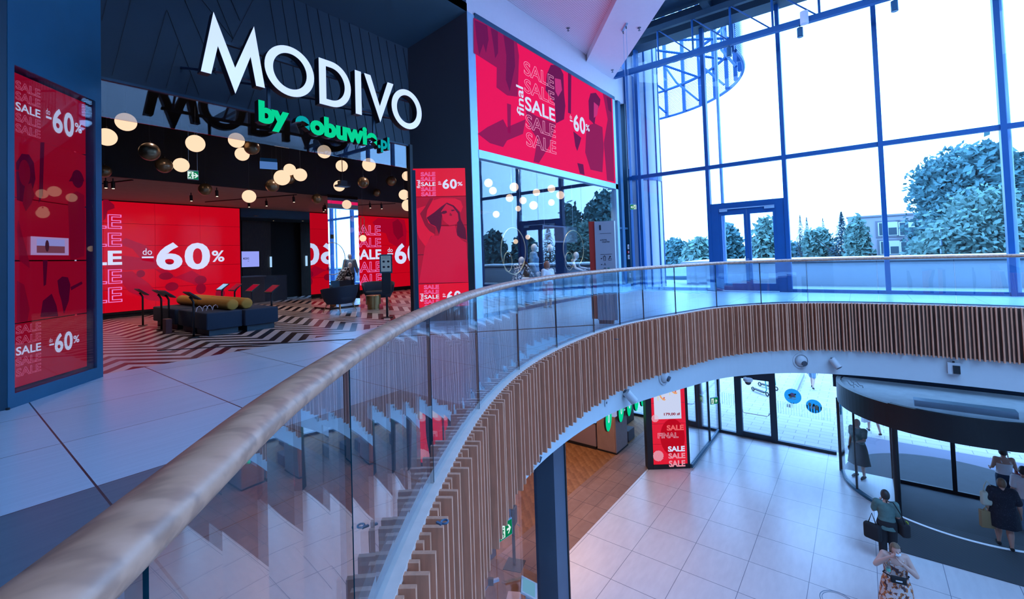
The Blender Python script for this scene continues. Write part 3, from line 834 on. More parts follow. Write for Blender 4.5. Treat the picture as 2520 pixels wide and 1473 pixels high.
m = MB(); m.add([(1.33, GY, 6.0), (6.47, GY, 6.0), (7.38, FY, 6.86), (.47, FY, 6.86), (1.33, GY, 6.2), (6.47, GY, 6.2), (7.38, FY, 7.06), (.47, FY, 7.06)],
                [(0, 3, 2, 1), (4, 5, 6, 7), (0, 1, 5, 4), (1, 2, 6, 5), (2, 3, 7, 6), (3, 0, 4, 7)])
struct(m.build('ceiling_entrance', fasc_m))
r = sroot('window_21', (3.9, GY, 3.3))
MB().box((1.36, GY + .02, 3.34), (6.45, GY + .035, 3.83)).build('transom_pane', trans_glass, r)
MB().box((1.36, GY - .01, 3.825), (6.45, GY + .06, 3.86)).build('transom_frame', navy, r)
struct(MB().box((6.40, GY - .04, 0), (6.48, GY + .06, 3.86)).build('trim_7', black))

# ---- the lit sign
sg = thing('shop_sign', 'large lit white letters MODIVO over green letters by eobuwie.pl above the shop entrance', 'sign', (3.9, 6.45, 3.2))
SF, SB = 6.45, 6.58
def ring(cx, cz, rx, rz_, tx, tz):
    return [ellip(cx, cz, rx, rz_, 48), ellip(cx, cz, rx - tx, rz_ - tz, 48)[::-1]]
zb_, zt_ = 3.785, 4.50
def dshape():
    out = [(3.66, zb_), (3.66, zt_)] + [(3.86 + .345 * math.cos(t), (zb_ + zt_) / 2 + (zt_ - zb_) / 2 * math.sin(t)) for t in [PI / 2 - PI * k / 24 for k in range(25)]]
    inn = [(3.775, zb_ + .10), (3.775, zt_ - .10)] + [(3.86 + .235 * math.cos(t), (zb_ + zt_) / 2 + ((zt_ - zb_) / 2 - .10) * math.sin(t)) for t in [PI / 2 - PI * k / 24 for k in range(25)]]
    return [out, inn[::-1]]
GLY = {'M': [[(2.09, zb_ + .015), (2.24, 4.62), (2.485, 3.965), (2.73, 4.62), (2.86, zb_ + .015), (2.745, zb_ + .015), (2.68, 4.18), (2.483, 3.62), (2.285, 4.19), (2.205, zb_ + .015)]],
       'O': ring(3.22, 4.145, .36, .365, .115, .105), 'D': dshape(), 'I': [[(4.285, zb_ - .01), (4.285, zt_), (4.40, zt_), (4.40, zb_ - .01)]],
       'V': [[(4.46, zt_), (4.585, zt_), (4.76, 4.01), (4.935, zt_ - .02), (5.06, zt_ - .02), (4.762, 3.735)]], 'O2': ring(5.355, 4.10, .345, .36, .115, .105)}
def curve_geo(loops, depth):
    c = bpy.data.curves.new('g', 'CURVE'); c.dimensions = '2D'; c.fill_mode = 'BOTH' if depth else 'FRONT'; c.extrude = depth / 2
    for lp in loops:
        sp = c.splines.new('POLY'); sp.points.add(len(lp) - 1); sp.use_cyclic_u = True
        for q, p in zip(sp.points, lp): q.co = (p[0], p[1], 0, 1)
    o = bpy.data.objects.new('g', c); COL.objects.link(o)
    dg = bpy.context.evaluated_depsgraph_get(); dg.update()
    me = bpy.data.meshes.new_from_object(o.evaluated_get(dg))
    vs = [tuple(v.co) for v in me.vertices]; fs = [list(p.vertices) for p in me.polygons]
    bpy.data.objects.remove(o); bpy.data.curves.remove(c); bpy.data.meshes.remove(me)
    return vs, fs
for k, lp in GLY.items():
    vs, fs = curve_geo(lp, SB - SF - .01)
    b = MB().add([(x, (SB + SF + .01) / 2 - z, y) for x, y, z in vs], fs).build('letter', black, sg)
    vs, fs = curve_geo(lp, 0)
    MB().add([(x, SF - z, y) for x, y, z in vs], fs).build('lit_face', sign_w, b)
def green(string, x0, z0, x1, z1, mt, bold=.055):
    vs, fs, a0, a1, b0, b1 = text_geo(string, bold, 0)
    f2 = lambda p: (x0 + (p[0] - a0) / (a1 - a0) * (x1 - x0), z0 + (p[1] - b0) / (b1 - b0) * (z1 - z0))
    P = [f2(p) for p in vs]
    body = MB(); n = len(P)
    body.add([(x, SF + .004, z) for x, z in P] + [(x, SB - .01, z) for x, z in P], [f for f in fs] + [[i + n for i in f][::-1] for f in fs])
    ec = {}
    for f in fs:
        for i in range(len(f)):
            e = (f[i], f[(i + 1) % len(f)]); ec[tuple(sorted(e))] = ec.get(tuple(sorted(e)), 0) + 1
    for (a, b), c in ec.items():
        if c == 1: body.f.append([a, b, b + n, a + n]); body.mi.append(0)
    b = body.build('letters', black, sg)
    MB().add([(x, SF, z) for x, z in P], fs).build('lit_face', mt, b)
green('by', 2.77, 3.215, 3.19, 3.615, sign_g)
green('e', 3.28, 3.30, 3.50, 3.53, sign_t)
green('obuwie', 3.50, 3.285, 4.69, 3.60, sign_g)
green('.pl', 4.70, 3.215, 4.945, 3.50, sign_t, .04)
m = MB()
for z in (4.33, 3.93): m.box((2.3, SB, z - .022), (5.55, SB + .05, z + .022))
for x in (2.45, 3.2, 4.0, 4.75, 5.3): m.beam((x, SB + .03, 3.93), (x - .2, GY, 4.25), .03, .03)
for x in (2.98, 4.74): m.box((x - .02, SB + .02, 3.4), (x + .02, SB + .05, 3.95))
m.build('bracket', steel2, sg)

# ================================================================== BALUSTRADE
bal = thing('glass_balustrade', 'curved glass balustrade with a round oak handrail along the walkway edge', 'balustrade', (3.0, 2.755, 0))
s0 = arc_of((-2.0, -1.5))
JP = [(.86, 1.385), (1.855, 2.105), (3.04, 2.775), (4.33, 3.29), (5.64, 3.57), (6.98, 3.68), (7.95, 3.63), (8.72, 3.5), (9.82, 3.2), (11.27, 2.73), (12.33, 1.97), (12.98, 1.08), (13.34, -.25), (13.38, -1.55), (13.32, -2.9), (12.95, -4.5), (12.1, -6.4), (10.6, -8.0)]
JS = [arc_of((-2.0, -1.5)), arc_of((-.75, -.22)), arc_of((.15, .715))] + [arc_of(p) for p in JP]
for i in range(len(JS) - 1):
    a, da, na = edge_at(JS[i] + .006); b, db, nb_ = edge_at(JS[i + 1] - .006)
    m = MB(); k = 5; P0 = []; P1 = []
    for q in range(k + 1):
        p, d, nn = edge_at(JS[i] + .006 + (JS[i + 1] - JS[i] - .012) * q / k); P0.append(p - nn * .010); P1.append(p + nn * .010)
    vs = [(p.x, p.y, z) for z in (-.06, 1.0) for p in P0 + P1[::-1]]; n = 2 * (k + 1)
    m.add(vs, [[n + j for j in range(n)]], 1)
    for j in range(n):
        j2 = (j + 1) % n; end = j in (k, n - 1)
        m.add([vs[j], vs[j2], vs[j2 + n], vs[j + n]], [[0, 1, 2, 3]], 1 if end else 0)
    m.build('glass_panel', [rail_glass, edge_m], bal)
RZ = 1.03
rp = [Vector((p.x, p.y, RZ)) for p in offset(0, .10, s0, ARC[-1])]
MB().tube(rp, .05, 20, ell=(1.0, .72)).build('handrail', oakm, bal, smooth=True)
m = MB(); ribbon(m, -.014, 0, .03, .035); m.build('base_channel', channel, bal)

# ================================================================== BIG PINK SCREEN
ps = thing('advert_screen', 'wide pink sale screen high on the wall above the display window', 'display screen', (7.6, FY - .03, 3.785))
ps.location = (7.6, FY - .03, 0)
SW0, SW1, SZ0, SZ1 = .02, 14.78 - 7.6, 3.80, 6.79
MB().box((SW0, 0, SZ0), (SW1, .04, SZ1)).build('screen', pink_e, ps, local=True)
wh, ln, pic = MB(), MB(), MB(); yo = -.006
def sb(px0, py0, px1, py1):
    a, b = Lp(ps, px0, py0), Lp(ps, px1, py1); return a, b
def Q(*pts): return [(1140 + x / 3.068, y / 3.068) for x, y in pts]
# pictures: wall, trees, two figures
pp(pic, ps, Q((78, 135), (400, 290), (420, 420), (410, 730), (330, 720), (250, 660), (252, 510), (80, 400)), 0, 0)
pp(pic, ps, Q((84, 150), (180, 195), (190, 300), (170, 400), (150, 330), (120, 420), (100, 300)), 0, 1)
pp(pic, ps, Q((205, 210), (260, 235), (262, 400), (240, 440), (225, 330)), 0, 1)
pp(pic, ps, Q((300, 250), (380, 285), (390, 500), (350, 690), (320, 600), (325, 420)), 0, 1)
pp(pic, ps, Q((330, 780), (360, 790), (356, 1010), (335, 1000)), 0, 0)
pp(pic, ps, Q((110, 1010), (180, 960), (300, 900), (330, 960), (470, 900), (450, 1010), (330, 1060), (300, 1110), (200, 1080)), 0, 0)
pp(pic, ps, Q((630, 560), (660, 490), (720, 490), (755, 560), (760, 700), (770, 800), (760, 900), (700, 930), (690, 780), (620, 680)), 0, 1)
pp(pic, ps, Q((690, 590), (735, 600), (745, 680), (715, 730), (695, 690)), 0, 2)
pp(pic, ps, Q((470, 830), (560, 880), (700, 930), (650, 1100), (570, 1230), (530, 1220), (560, 1050), (500, 960)), 0, 0)
pp(pic, ps, Q((790, 550), (815, 560), (812, 860), (790, 850)), 0, 1)
pp(pic, ps, Q((830, 990), (890, 1040), (880, 1080), (860, 1140), (845, 1100)), 0, 1)
pp(pic, ps, Q((860, 1230), (905, 1240), (915, 1320), (880, 1310)), 0, 1)
pp(pic, ps, Q((945, 760), (960, 705), (1000, 700), (1035, 750), (1030, 790), (1000, 860), (990, 940), (950, 900)), 0, 1)
pp(pic, ps, Q((985, 770), (1020, 800), (1010, 870), (985, 890)), 0, 2)
pp(pic, ps, Q((930, 950), (990, 930), (1050, 960), (1060, 1120), (1050, 1300), (960, 1280), (920, 1150)), 0, 0)
pp(pic, ps, Q((1050, 690), (1116, 735), (1128, 1000), (1140, 1370), (1085, 1360), (1060, 1080), (1090, 900)), 0, 0)
pp(pic, ps, Q((1080, 730), (1116, 745), (1120, 850), (1095, 830)), 0, 1)
pic.build('picture', [pk1, pk2, pk3], ps, local=True)
a, b = Lp(ps, 1296, 385), Lp(ps, 1369, 150)
zz0 = Lp(ps, 1305, 366)[1]; zz1 = Lp(ps, 1300, 150)[1]
sale_rows(wh, ln, a[0], Lp(ps, 1366, 300)[0], zz0, zz1, yo, ol=.013)
a = Lp(ps, 1272, 288); b = Lp(ps, 1287, 212); letters(wh, 'final', a[0], Lp(ps, 1284, 286)[1], b[0], Lp(ps, 1284, 214)[1], yo, bold=.015, vert=True)
a = Lp(ps, 1403, 320); b = Lp(ps, 1450, 300)
sixty(wh, a[0], b[0], Lp(ps, 1430, 328)[1], Lp(ps, 1430, 287)[1], yo)
build_groups(wh, 'lettering', lit_w, ps, .2); build_groups(ln, 'outlined_lettering', E('outline_pink', lin((250, 165, 210)), .95), ps, .6)

# ================================================================== UPPER SHOP
BW = 16.58
struct(MB().box((-2, BW, 0), (6.49, BW + .15, 4.6)).build('wall_shop', blackm))
struct(MB().box((9.08, BW, 0), (15.4, BW + .15, 4.6)).build('wall_shop_right', blackm))
struct(MB().box((6.49, BW, 3.0), (9.08, BW + .15, 4.6)).build('wall_shop_lintel', navy))
struct(MB().box((15.25, FY + .3, 0), (15.4, BW, 4.6)).build('wall_shop_side', blackm))
struct(MB().box((-2.1, FY + .3, 0), (-2, BW, 4.6)).build('wall_shop_end', blackm))
struct(MB().box((-2, 12.32, 3.30), (15.3, BW, 3.45)).build('ceiling_shop', brown_c))
struct(MB().box((-2, 12.25, 3.29), (15.3, 12.32, 4.7)).build('wall_bulkhead', blackm))
struct(MB().box((-2, GY + .12, 4.6), (15.3, BW, 4.8)).build('ceiling_entrance_hall', blackm))
struct(MB().box((7.36, FY + .3, 3.9), (15.3, GY + .12, 4.2)).build('ceiling_display', blackm))
# corridor behind
struct(MB().box((6.3, 18.5, 0), (10.6, 18.7, 3.4)).build('wall_corridor', blackm))
struct(MB().box((6.35, BW + .15, 0), (6.49, 18.5, 3.4)).build('wall_corridor_left', dark_wood))
struct(MB().box((6.3, BW + .15, 3.05), (10.6, 18.7, 3.2)).build('ceiling_corridor', blackm))
struct(MB().box((7.25, 18.44, 0), (8.3, 18.5, 3.05)).build('trim_20', dark_wood))
struct(MB().box((9.5, 18.44, 0), (10.2, 18.5, 3.05)).build('trim_21', dark_wood))

def video_wall(name, label, x0, x1, cols, z0=.16, z1=3.27):
    vw = thing(name, label, 'display screen', (x0, BW - .06, 0))
    MB().box((0, .02, z0 - .06), (x1 - x0, .06, z1 + .02)).build('backing', blackm, vw, local=True)
    for r_ in range(5):
        a, b = z0 + (z1 - z0) * r_ / 5, z0 + (z1 - z0) * (r_ + 1) / 5
        for c0, c1 in zip(cols[:-1], cols[1:]):
            MB().box((c0 - x0 + .004, 0, a + .004), (c1 - x0 - .004, .02, b - .004)).build('screen', red_far, vw, local=True)
    return vw
xs = [Yp(v, 600, BW - .06).x for v in (382, 493, 591)]
dx = xs[1] - xs[0]
vw = video_wall('video_wall', 'red wall of screens reading -60% behind the dark seats, left of the corridor', xs[0] - 2 * dx, xs[2], [xs[0] - 2 * dx, xs[0] - dx, xs[0], xs[1], xs[2]])
wh, ln, pic = MB(), MB(), MB(); yo = -.006
for k, (y0, y1) in enumerate(((527, 563), (572, 607), (616, 652), (662, 698), (706, 744))):
    z0_, z1_ = Lp(vw, 280, y1)[1], Lp(vw, 280, y0)[1]; xr = Lp(vw, 300, 600)[0]; wd = 1.42
    letters(wh if k == 2 else ln, 'SALE', xr - wd, z0_, xr, z1_, yo, bold=.03 if k == 2 else .01, outline=0 if k == 2 else .018)
letters(wh, 'do', Lp(vw, 351, 625)[0], Lp(vw, 351, 627)[1], Lp(vw, 374, 625)[0], Lp(vw, 351, 611)[1], yo)
wh.box((Lp(vw, 349, 632)[0], yo - .003, Lp(vw, 349, 635)[1]), (Lp(vw, 378, 632)[0], yo, Lp(vw, 349, 631)[1]))
letters(wh, '6', Lp(vw, 384, 630)[0], Lp(vw, 420, 664)[1], Lp(vw, 449, 630)[0], Lp(vw, 420, 596)[1], yo, bold=.03); letters(wh, '0', Lp(vw, 454, 630)[0], Lp(vw, 480, 663)[1], Lp(vw, 517, 630)[0], Lp(vw, 480, 597)[1], yo, bold=.03)
letters(wh, '%', Lp(vw, 521, 630)[0], Lp(vw, 530, 644)[1], Lp(vw, 552, 630)[0], Lp(vw, 530, 616)[1], yo, bold=.02)
s_ = 2.4548
def V(*pts): return [(x / s_, 400 + y / s_) for x, y in pts]
pp(pic, vw, V((622, 225), (650, 222), (690, 255), (692, 275), (650, 290), (636, 340), (622, 350)), 0, 1)
pp(pic, vw, V((735, 470), (760, 455), (880, 500), (920, 540), (930, 600), (860, 590), (800, 520), (740, 500)), 0, 0)
pp(pic, vw, V((640, 600), (740, 560), (900, 580), (1000, 590), (940, 640), (760, 650), (640, 640)), 0, 0)
pp(pic, vw, V((720, 660), (800, 655), (900, 730), (960, 800), (1000, 840), (900, 830), (780, 780), (730, 720)), 0, 0)
pp(pic, vw, V((930, 640), (1010, 650), (1060, 690), (1160, 650), (1240, 700), (1190, 740), (1080, 700), (1000, 690)), 0, 0)
for cx, cy, a, b in ((850, 670, 26, 22), (1003, 685, 42, 22), (1212, 708, 36, 26), (1214, 760, 30, 32), (1038, 748, 40, 26), (1330, 790, 28, 28), (1020, 620, 26, 20)):
    pe(pic, vw, cx / s_, 400 + cy / s_, a / s_, b / s_, 0, 1)
pic.build('picture', [dk0, dk1], vw, local=True)
build_groups(wh, 'lettering', lit_w, vw, .2); build_groups(ln, 'outlined_lettering', line_e, vw, .5)

xr0 = 9.06
v2 = video_wall('video_wall', 'red wall of SALE screens behind the armchairs, right of the mirrored column', xr0, 15.2, [xr0, 10.29, 11.52, 12.75, 13.98, 15.2])
wh, ln, pic = MB(), MB(), MB()
for k, (y0, y1) in enumerate(((554, 579), (585, 608), (613, 638), (643, 669), (673, 699))):
    z0_, z1_ = Lp(v2, 920, y1)[1], Lp(v2, 920, y0)[1]; xr = Lp(v2, 938, 620)[0]; wd = 1.35
    letters(wh if k == 2 else ln, 'SALE', xr - wd, z0_, xr, z1_, yo, bold=.03 if k == 2 else .01, outline=0 if k == 2 else .018)
letters(wh, 'do', Lp(v2, 954, 620)[0], Lp(v2, 954, 620)[1], Lp(v2, 966, 620)[0], Lp(v2, 954, 609)[1], yo)
wh.box((Lp(v2, 953, 624)[0], yo - .003, Lp(v2, 953, 626)[1]), (Lp(v2, 967, 624)[0], yo, Lp(v2, 953, 623)[1]))
x6 = Lp(v2, 971, 620)[0]
letters(wh, '6', x6, Lp(v2, 985, 649)[1], x6 + .66, Lp(v2, 985, 598)[1], yo, bold=.03); letters(wh, '0', x6 + .72, Lp(v2, 985, 649)[1], x6 + 1.40, Lp(v2, 985, 598)[1], yo, bold=.03)
letters(wh, '%', x6 + 1.42, Lp(v2, 985, 630)[1], x6 + 1.76, Lp(v2, 985, 612)[1], yo, bold=.02)
T4 = lambda *pts: [(740 + x / 3.682, 400 + y / 3.682) for x, y in pts]
pp(pic, v2, T4((650, 540), (700, 500), (800, 510), (860, 500), (940, 520), (960, 620), (950, 760), (900, 780), (800, 720), (770, 640), (700, 620)), 0, 0)
pp(pic, v2, T4((830, 540), (880, 510), (920, 560), (930, 660), (880, 700), (840, 640)), 0, 1)
pic.build('picture', [dk0, dk1], v2, local=True)
build_groups(wh, 'lettering', lit_w, v2, .2); build_groups(ln, 'outlined_lettering', line_e, v2, .5)

# mirrored column
mc = thing('mirrored_column', 'square mirror clad column standing behind the left armchair', 'column', (7.55, 12.6, 0))
MB().box((7.10, 12.12, .0), (8.0, 13.05, 3.32)).build('core', black, mc)
MB().box((7.04, 12.09, .05), (8.03, 12.12, 3.32)).build('mirror_panel', mirror_m, mc)
MB().box((7.04, 12.12, .05), (7.10, 13.10, 3.32)).build('mirror_panel', mirror_m, mc)
MB().box((8.0, 12.12, .05), (8.03, 13.05, 3.32)).build('mirror_panel', mirror_m, mc)

# ---- dark modular seat with tablets and bolsters
navy_f = M('navy_fabric', (.020, .035, .062), rough=.95, noise=.25, nscale=120)
must = M('mustard_fabric', (.55, .25, .04), rough=.95, noise=.35, nscale=160)
plinth_m = M('plinth_dark', (.03, .05, .07), rough=.6)
SEATS = [(3.28, 10.0, .64, .80, 'nearest module at the front left of the dark seat island'), (3.94, 9.93, .66, 1.62, 'module at the front right of the dark seat island'),
         (3.28, 10.82, .64, .80, 'second module along the left side of the dark seat island'), (3.26, 11.75, .66, 1.55, 'rear left module of the dark seat island beyond the gap'),
         (3.94, 11.60, .66, 1.70, 'rear right module of the dark seat island')]
def rbox(mb, a, b, r=.03, mi=0):
    bm = bmesh.new(); bmesh.ops.create_cube(bm, size=1)
    for v in bm.verts: v.co = Vector([(a[i] + b[i]) / 2 + v.co[i] * (b[i] - a[i]) for i in range(3)])
    bmesh.ops.bevel(bm, geom=bm.edges[:], offset=r, segments=3, affect='EDGES', profile=.5)
    bm.verts.index_update(); mb.add([v.co.copy() for v in bm.verts], [[v.index for v in f.verts] for f in bm.faces], mi); bm.free(); return mb
for x, y, a, b, lb in SEATS:
    t = thing('seat_module', lb, 'seat', (x + a / 2, y + b / 2, 0), group='dark seat island modules')
    rbox(MB(), (x, y, .12), (x + a, y + b, .45), .025).build('cushion', navy_f, t, smooth=True)
    MB().box((x + .07, y + .09, 0), (x + a - .05, y + b - .07, .12)).build('plinth', plinth_m, t)
def cyl_y(mb, x, y0, y1, z, r, n=24):
    prof = [(0, y0), (r * .8, y0), (r * .95, y0 + .012), (r, y0 + .04), (r, y1 - .04), (r * .95, y1 - .012), (r * .8, y1), (0, y1)]
    vs = []; fs = []
    for rr, yy in prof:
        for k in range(n): vs.append((x + rr * math.cos(2 * PI * k / n), yy, z + rr * math.sin(2 * PI * k / n)))
    for i in range(len(prof) - 1):
        for k in range(n): fs.append((i * n + k, i * n + (k + 1) % n, (i + 1) * n + (k + 1) % n, (i + 1) * n + k))
    mb.add(vs, fs); return mb
for x, y0, y1, lb in ((3.80, 10.15, 11.80, 'mustard bolster lying nearest on the left of the seat island'), (4.06, 10.12, 11.85, 'mustard bolster lying front right beside its twin'),
                      (3.80, 11.84, 13.20, 'mustard bolster at the rear left behind the tablets'), (4.06, 11.90, 13.20, 'mustard bolster at the rear right, mostly hidden')):
    o = cyl_y(MB(), x, y0, y1, .562, .112).build('bolster', must, loc=(x, y0, .45), smooth=True); tag(o, lb, 'bolster', 'mustard bolsters on the seat island')
tab_s = E('tablet_screen', lin((120, 10, 40)), .8, gloss=.5); tab_b = E('tablet_blue', lin((110, 190, 230)), .9, gloss=.5)
def tablet(x, y, h, face, label, smat):
    """face: heading of the person reading it"""
    t = thing('tablet_stand', label, 'tablet stand', (x, y, 0), face, group='tablets around the seat island')
    MB().tube([(0, 0, 0), (0, 0, h - .10), (0, .03, h - .04), (0, .06, h)], .02, 10).build('post', black, t, local=True, smooth=True)
    MB().lathe([(0, 0), (.09, 0), (.09, .012), (0, .012)], n=16).build('foot', black, t, local=True)
    b = MB(); b.obox((0, .02, h + .02), (.36, .25, .022), rx=math.radians(38)); b.build('tablet', black, t, local=True)
    b = MB(); b.obox((0, .013, h + .032), (.32, .21, .004), rx=math.radians(38)); b.build('screen', smat, t, local=True)
    return t
for x, y, face, lb, sm in ((3.14, 13.6, PI / 2, 'first black tablet stand at the far left corner of the seat island', tab_s), (3.14, 12.2, PI / 2, 'second tablet stand along the left side of the seat island', tab_s),
                           (3.12, 11.62, PI / 2, 'third tablet stand along the left side, beside a small box', tab_s), (3.14, 10.24, PI / 2, 'nearest tablet stand at the front left corner of the seat island', tab_s),
                           (4.72, 13.3, -PI / 2, 'tablet stand with pale blue screen behind the bolsters', tab_b), (4.76, 12.6, -PI / 2, 'dark tablet stand before the right edge of the red wall', tab_s),
                           (4.76, 11.6, -PI / 2, 'red screened tablet stand before the corridor counter', tab_s), (4.74, 10.55, -PI / 2, 'red screened tablet stand at the right end of the seat island', tab_s)):
    tablet(x, y, .78, face, lb, sm)
o = rbox(MB(), (2.98, 11.30, 0), (3.09, 11.52, .30), .01).build('waste_box', M('box_red', (.10, .04, .05), rough=.6), loc=(3.03, 11.4, 0)); tag(o, 'small dark red box on the floor beside the third tablet stand', 'box')
m = MB()
for k, dx_ in enumerate((-.16, -.05, .02, .13)):
    m.tube([(3.34 + .12 + dx_, 10.62, .452), (3.36 + .12 + dx_, 10.62, .53), (3.40 + .12 + dx_, 10.62, .555), (3.43 + .12 + dx_, 10.62, .53), (3.44 + .12 + dx_, 10.62, .49)], .008, 6)
o = m.build('hook_rack', M('hook_white', (.7, .6, .65), rough=.4), loc=(3.46, 10.62, .45)); tag(o, 'row of small white hooks on the dark seat behind the nearest tablet', 'hooks')

# ---- armchairs, brass table, notice stand
vel = M('navy_velvet', (.012, .028, .05), rough=.75, noise=.3, nscale=60)
brass = M('brass', (.42, .30, .13), rough=.3, metal=.9)
def armchair(loc, rz, label):
    t = thing('armchair', label, 'armchair', loc, rz, 'dark armchairs beside the mirrored column')
    s1 = MB().loft([((0, 0, .24), .30, .27), ((0, 0, .30), .37, .33), ((0, .0, .40), .40, .36), ((0, -.02, .44), .36, .32)], 28, e=3.5); s1.build('seat', vel, t, local=True, smooth=True)
    # tub shell open to the front (-y)
    sh = MB(); n = 26; vs = []; fs = []
    for j, (k_, zz) in enumerate(((.80, .22), (.95, .34), (1.08, .52), (1.16, .70), (1.16, .72), (1.03, .70), (.96, .52), (.85, .36))):
        for i in range(n):
            a = math.radians(-28 + 236 * i / (n - 1)); ex = 2 / 3.2
            cx, sx = math.cos(a), math.sin(a)
            drop = .10 * max(0, -sx) + .05 * (1 - max(0, sx)) if zz > .5 else 0
            vs.append((.42 * k_ * math.copysign(abs(cx) ** ex, cx), .36 * k_ * math.copysign(abs(sx) ** ex, sx), zz - drop))
    for j in range(7):
        for i in range(n - 1): fs.append((j * n + i, j * n + i + 1, (j + 1) * n + i + 1, (j + 1) * n + i))
    for i0 in (0, n - 1): fs.append([j * n + i0 for j in range(8)])
    sh.add(vs, fs).build('backrest', vel, t, local=True, smooth=True)
    for sx, sy in ((1, 1), (-1, 1), (1, -1), (-1, -1)):
        MB().tube([(sx * .24, sy * .2, .26), (sx * .33, sy * .29, 0)], [.014, .009], 8).build('leg', brass, t, local=True)
    return t
ac = armchair((6.95, 11.42, 0), math.radians(200), 'dark armchair turned away in front of the mirrored column')
dup(ac, (8.45, 11.75, 0), math.radians(-35), 'dark armchair facing out, right of the brass table')
bt = thing('side_table', 'round brass drum table between the two dark armchairs', 'table', (7.72, 10.98, 0))
MB().lathe([(0, 0), (.165, 0), (.165, .13), (.16, .135), (0, .135)], n=32).build('base', brass, bt, local=True, smooth=False)
MB().lathe([(0, .135), (.205, .135), (.205, .38), (.20, .385), (0, .375)], n=32).build('drum', brass, bt, local=True, smooth=False)
ns = thing('notice_stand', 'black sanitizer stand with a framed white notice at the entrance', 'stand', (6.69, 8.98, 0), math.radians(-40))
MB().box((-.13, -.13, 0), (.13, .13, .012)).build('base', black, ns, local=True)
MB().box((-.025, -.02, .012), (.025, .02, .60)).build('post', black, ns, local=True)
rbox(MB(), (-.105, -.05, .56), (.105, .06, 1.06), .015).build('dispenser', black, ns, local=True)
MB().box((-.145, -.02, 1.05), (.145, 0, 1.50)).build('frame', navy2, ns, local=True)
MB().box((-.115, -.025, 1.09), (.115, -.02, 1.47)).build('notice', E('paper_glow', lin((120, 150, 180)), .55), ns, local=True)  # paper given a glow of its own in place of light on it
m = MB()
letters(m, 'INFORMACJA', -.07, 1.435, .07, 1.455, -.027); letters(m, 'dezynfekcja rąk', -.09, 1.40, .09, 1.42, -.027)
for cx, cz_ in ((-.05, 1.33), (.055, 1.33), (-.05, 1.2), (.055, 1.2)): flat(m, ellip(cx, cz_, .03, .025, 12), -.027); 
m.build('print', M('ink', (.03, .04, .06), rough=.8), ns, local=True)

# ---- corridor: counter, lit screen, lit door pulls, downlights
ct = thing('reception_counter', 'dark grey counter in the corridor under the lit screen', 'counter', (7.1, 17.4, 0))
MB().box((6.55, 17.2, 0), (7.5, 17.75, .92)).build('body', M('counter_grey', (.05, .05, .055), rough=.6, noise=.4, nscale=30), ct)
MB().box((6.52, 17.17, .92), (7.55, 17.78, .96)).build('top', M('counter_top', (.12, .13, .15), rough=.4), ct)
MB().box((7.5, 17.3, 0), (8.35, 17.75, .94)).build('dark_body', black, ct)
a, b = Lp(vw, 601, 658), Lp(vw, 637, 618)
ms = thing('wall_screen', 'lit lavender screen with shop logo on the corridor wall', 'screen', (7.0, 18.4, 1.3))
p0, p1 = Yp(595, 657, 18.38), Yp(637, 618, 18.38)
MB().box((p0.x - .02, 18.38, p0.z - .02), (p1.x + .02, 18.43, p1.z + .02)).build('case', black, ms)
MB().box((p0.x, 18.365, p0.z), (p1.x, 18.38, p1.z)).build('display', E('screen_lavender', lin((150, 160, 245)), 1.0), ms)
m = MB(); q0, q1 = Yp(585, 639, 18.36), Yp(613, 633, 18.36)
letters(m, 'MODIVO', p0.x + .05, q0.z, q1.x, q1.z, 18.362, bold=.02); letters(m, 'eobuwie.pl', p0.x + .25, q0.z - .09, q1.x - .05, q0.z - .03, 18.362)
m.build('logo', M('logo_ink', (.02, .02, .05)), ms)
for k, (x, y0, y1, lb) in enumerate(((667, 631, 657, 'thin lit vertical door pull left in the corridor'), (754.5, 629, 654, 'thin lit vertical door pull right in the corridor'))):
    a, b = Yp(x - 1.8, y1, 18.38), Yp(x + 1.8, y0, 18.38)
    o = MB().box((a.x, 18.37, a.z), (b.x, 18.41, b.z)).build('door_pull', E('pull_lit', lin((170, 215, 255)), 1.0), loc=(a.x, 18.4, a.z)); tag(o, lb, 'door handle', 'lit door pulls')
for k, (x, y, lb) in enumerate(((630, 531, 'dim amber downlight at the left of the corridor ceiling'), (673, 543, 'bright downlight left of centre in the corridor'), (702, 537, 'bright downlight in the middle of the corridor'), (745, 543.5, 'bright downlight right in the corridor'))):
    p = Zp(x, y, 3.04)
    t = thing('downlight', lb, 'downlight', (p.x, p.y, 3.05), group='corridor downlights')
    MB().lathe([(.045, 0), (.075, 0), (.075, -.012), (.045, -.012)], n=20).build('trim_ring', black, t, local=True)
    MB().lathe([(0, -.006), (.045, -.006)], n=16).build('lens', lens_e if k else E('lens_amber', lin((230, 160, 60)), .9), t, local=True)

# ---- glass of the display window
r = sroot('window_22', (11.2, FY, 0))
for a, b in ((7.61, 10.0), (10.01, 12.4), (12.41, 14.79)):
    MB().box((a, FY + .05, .07), (b, FY + .065, 3.60)).build('pane', shop_glass, r)

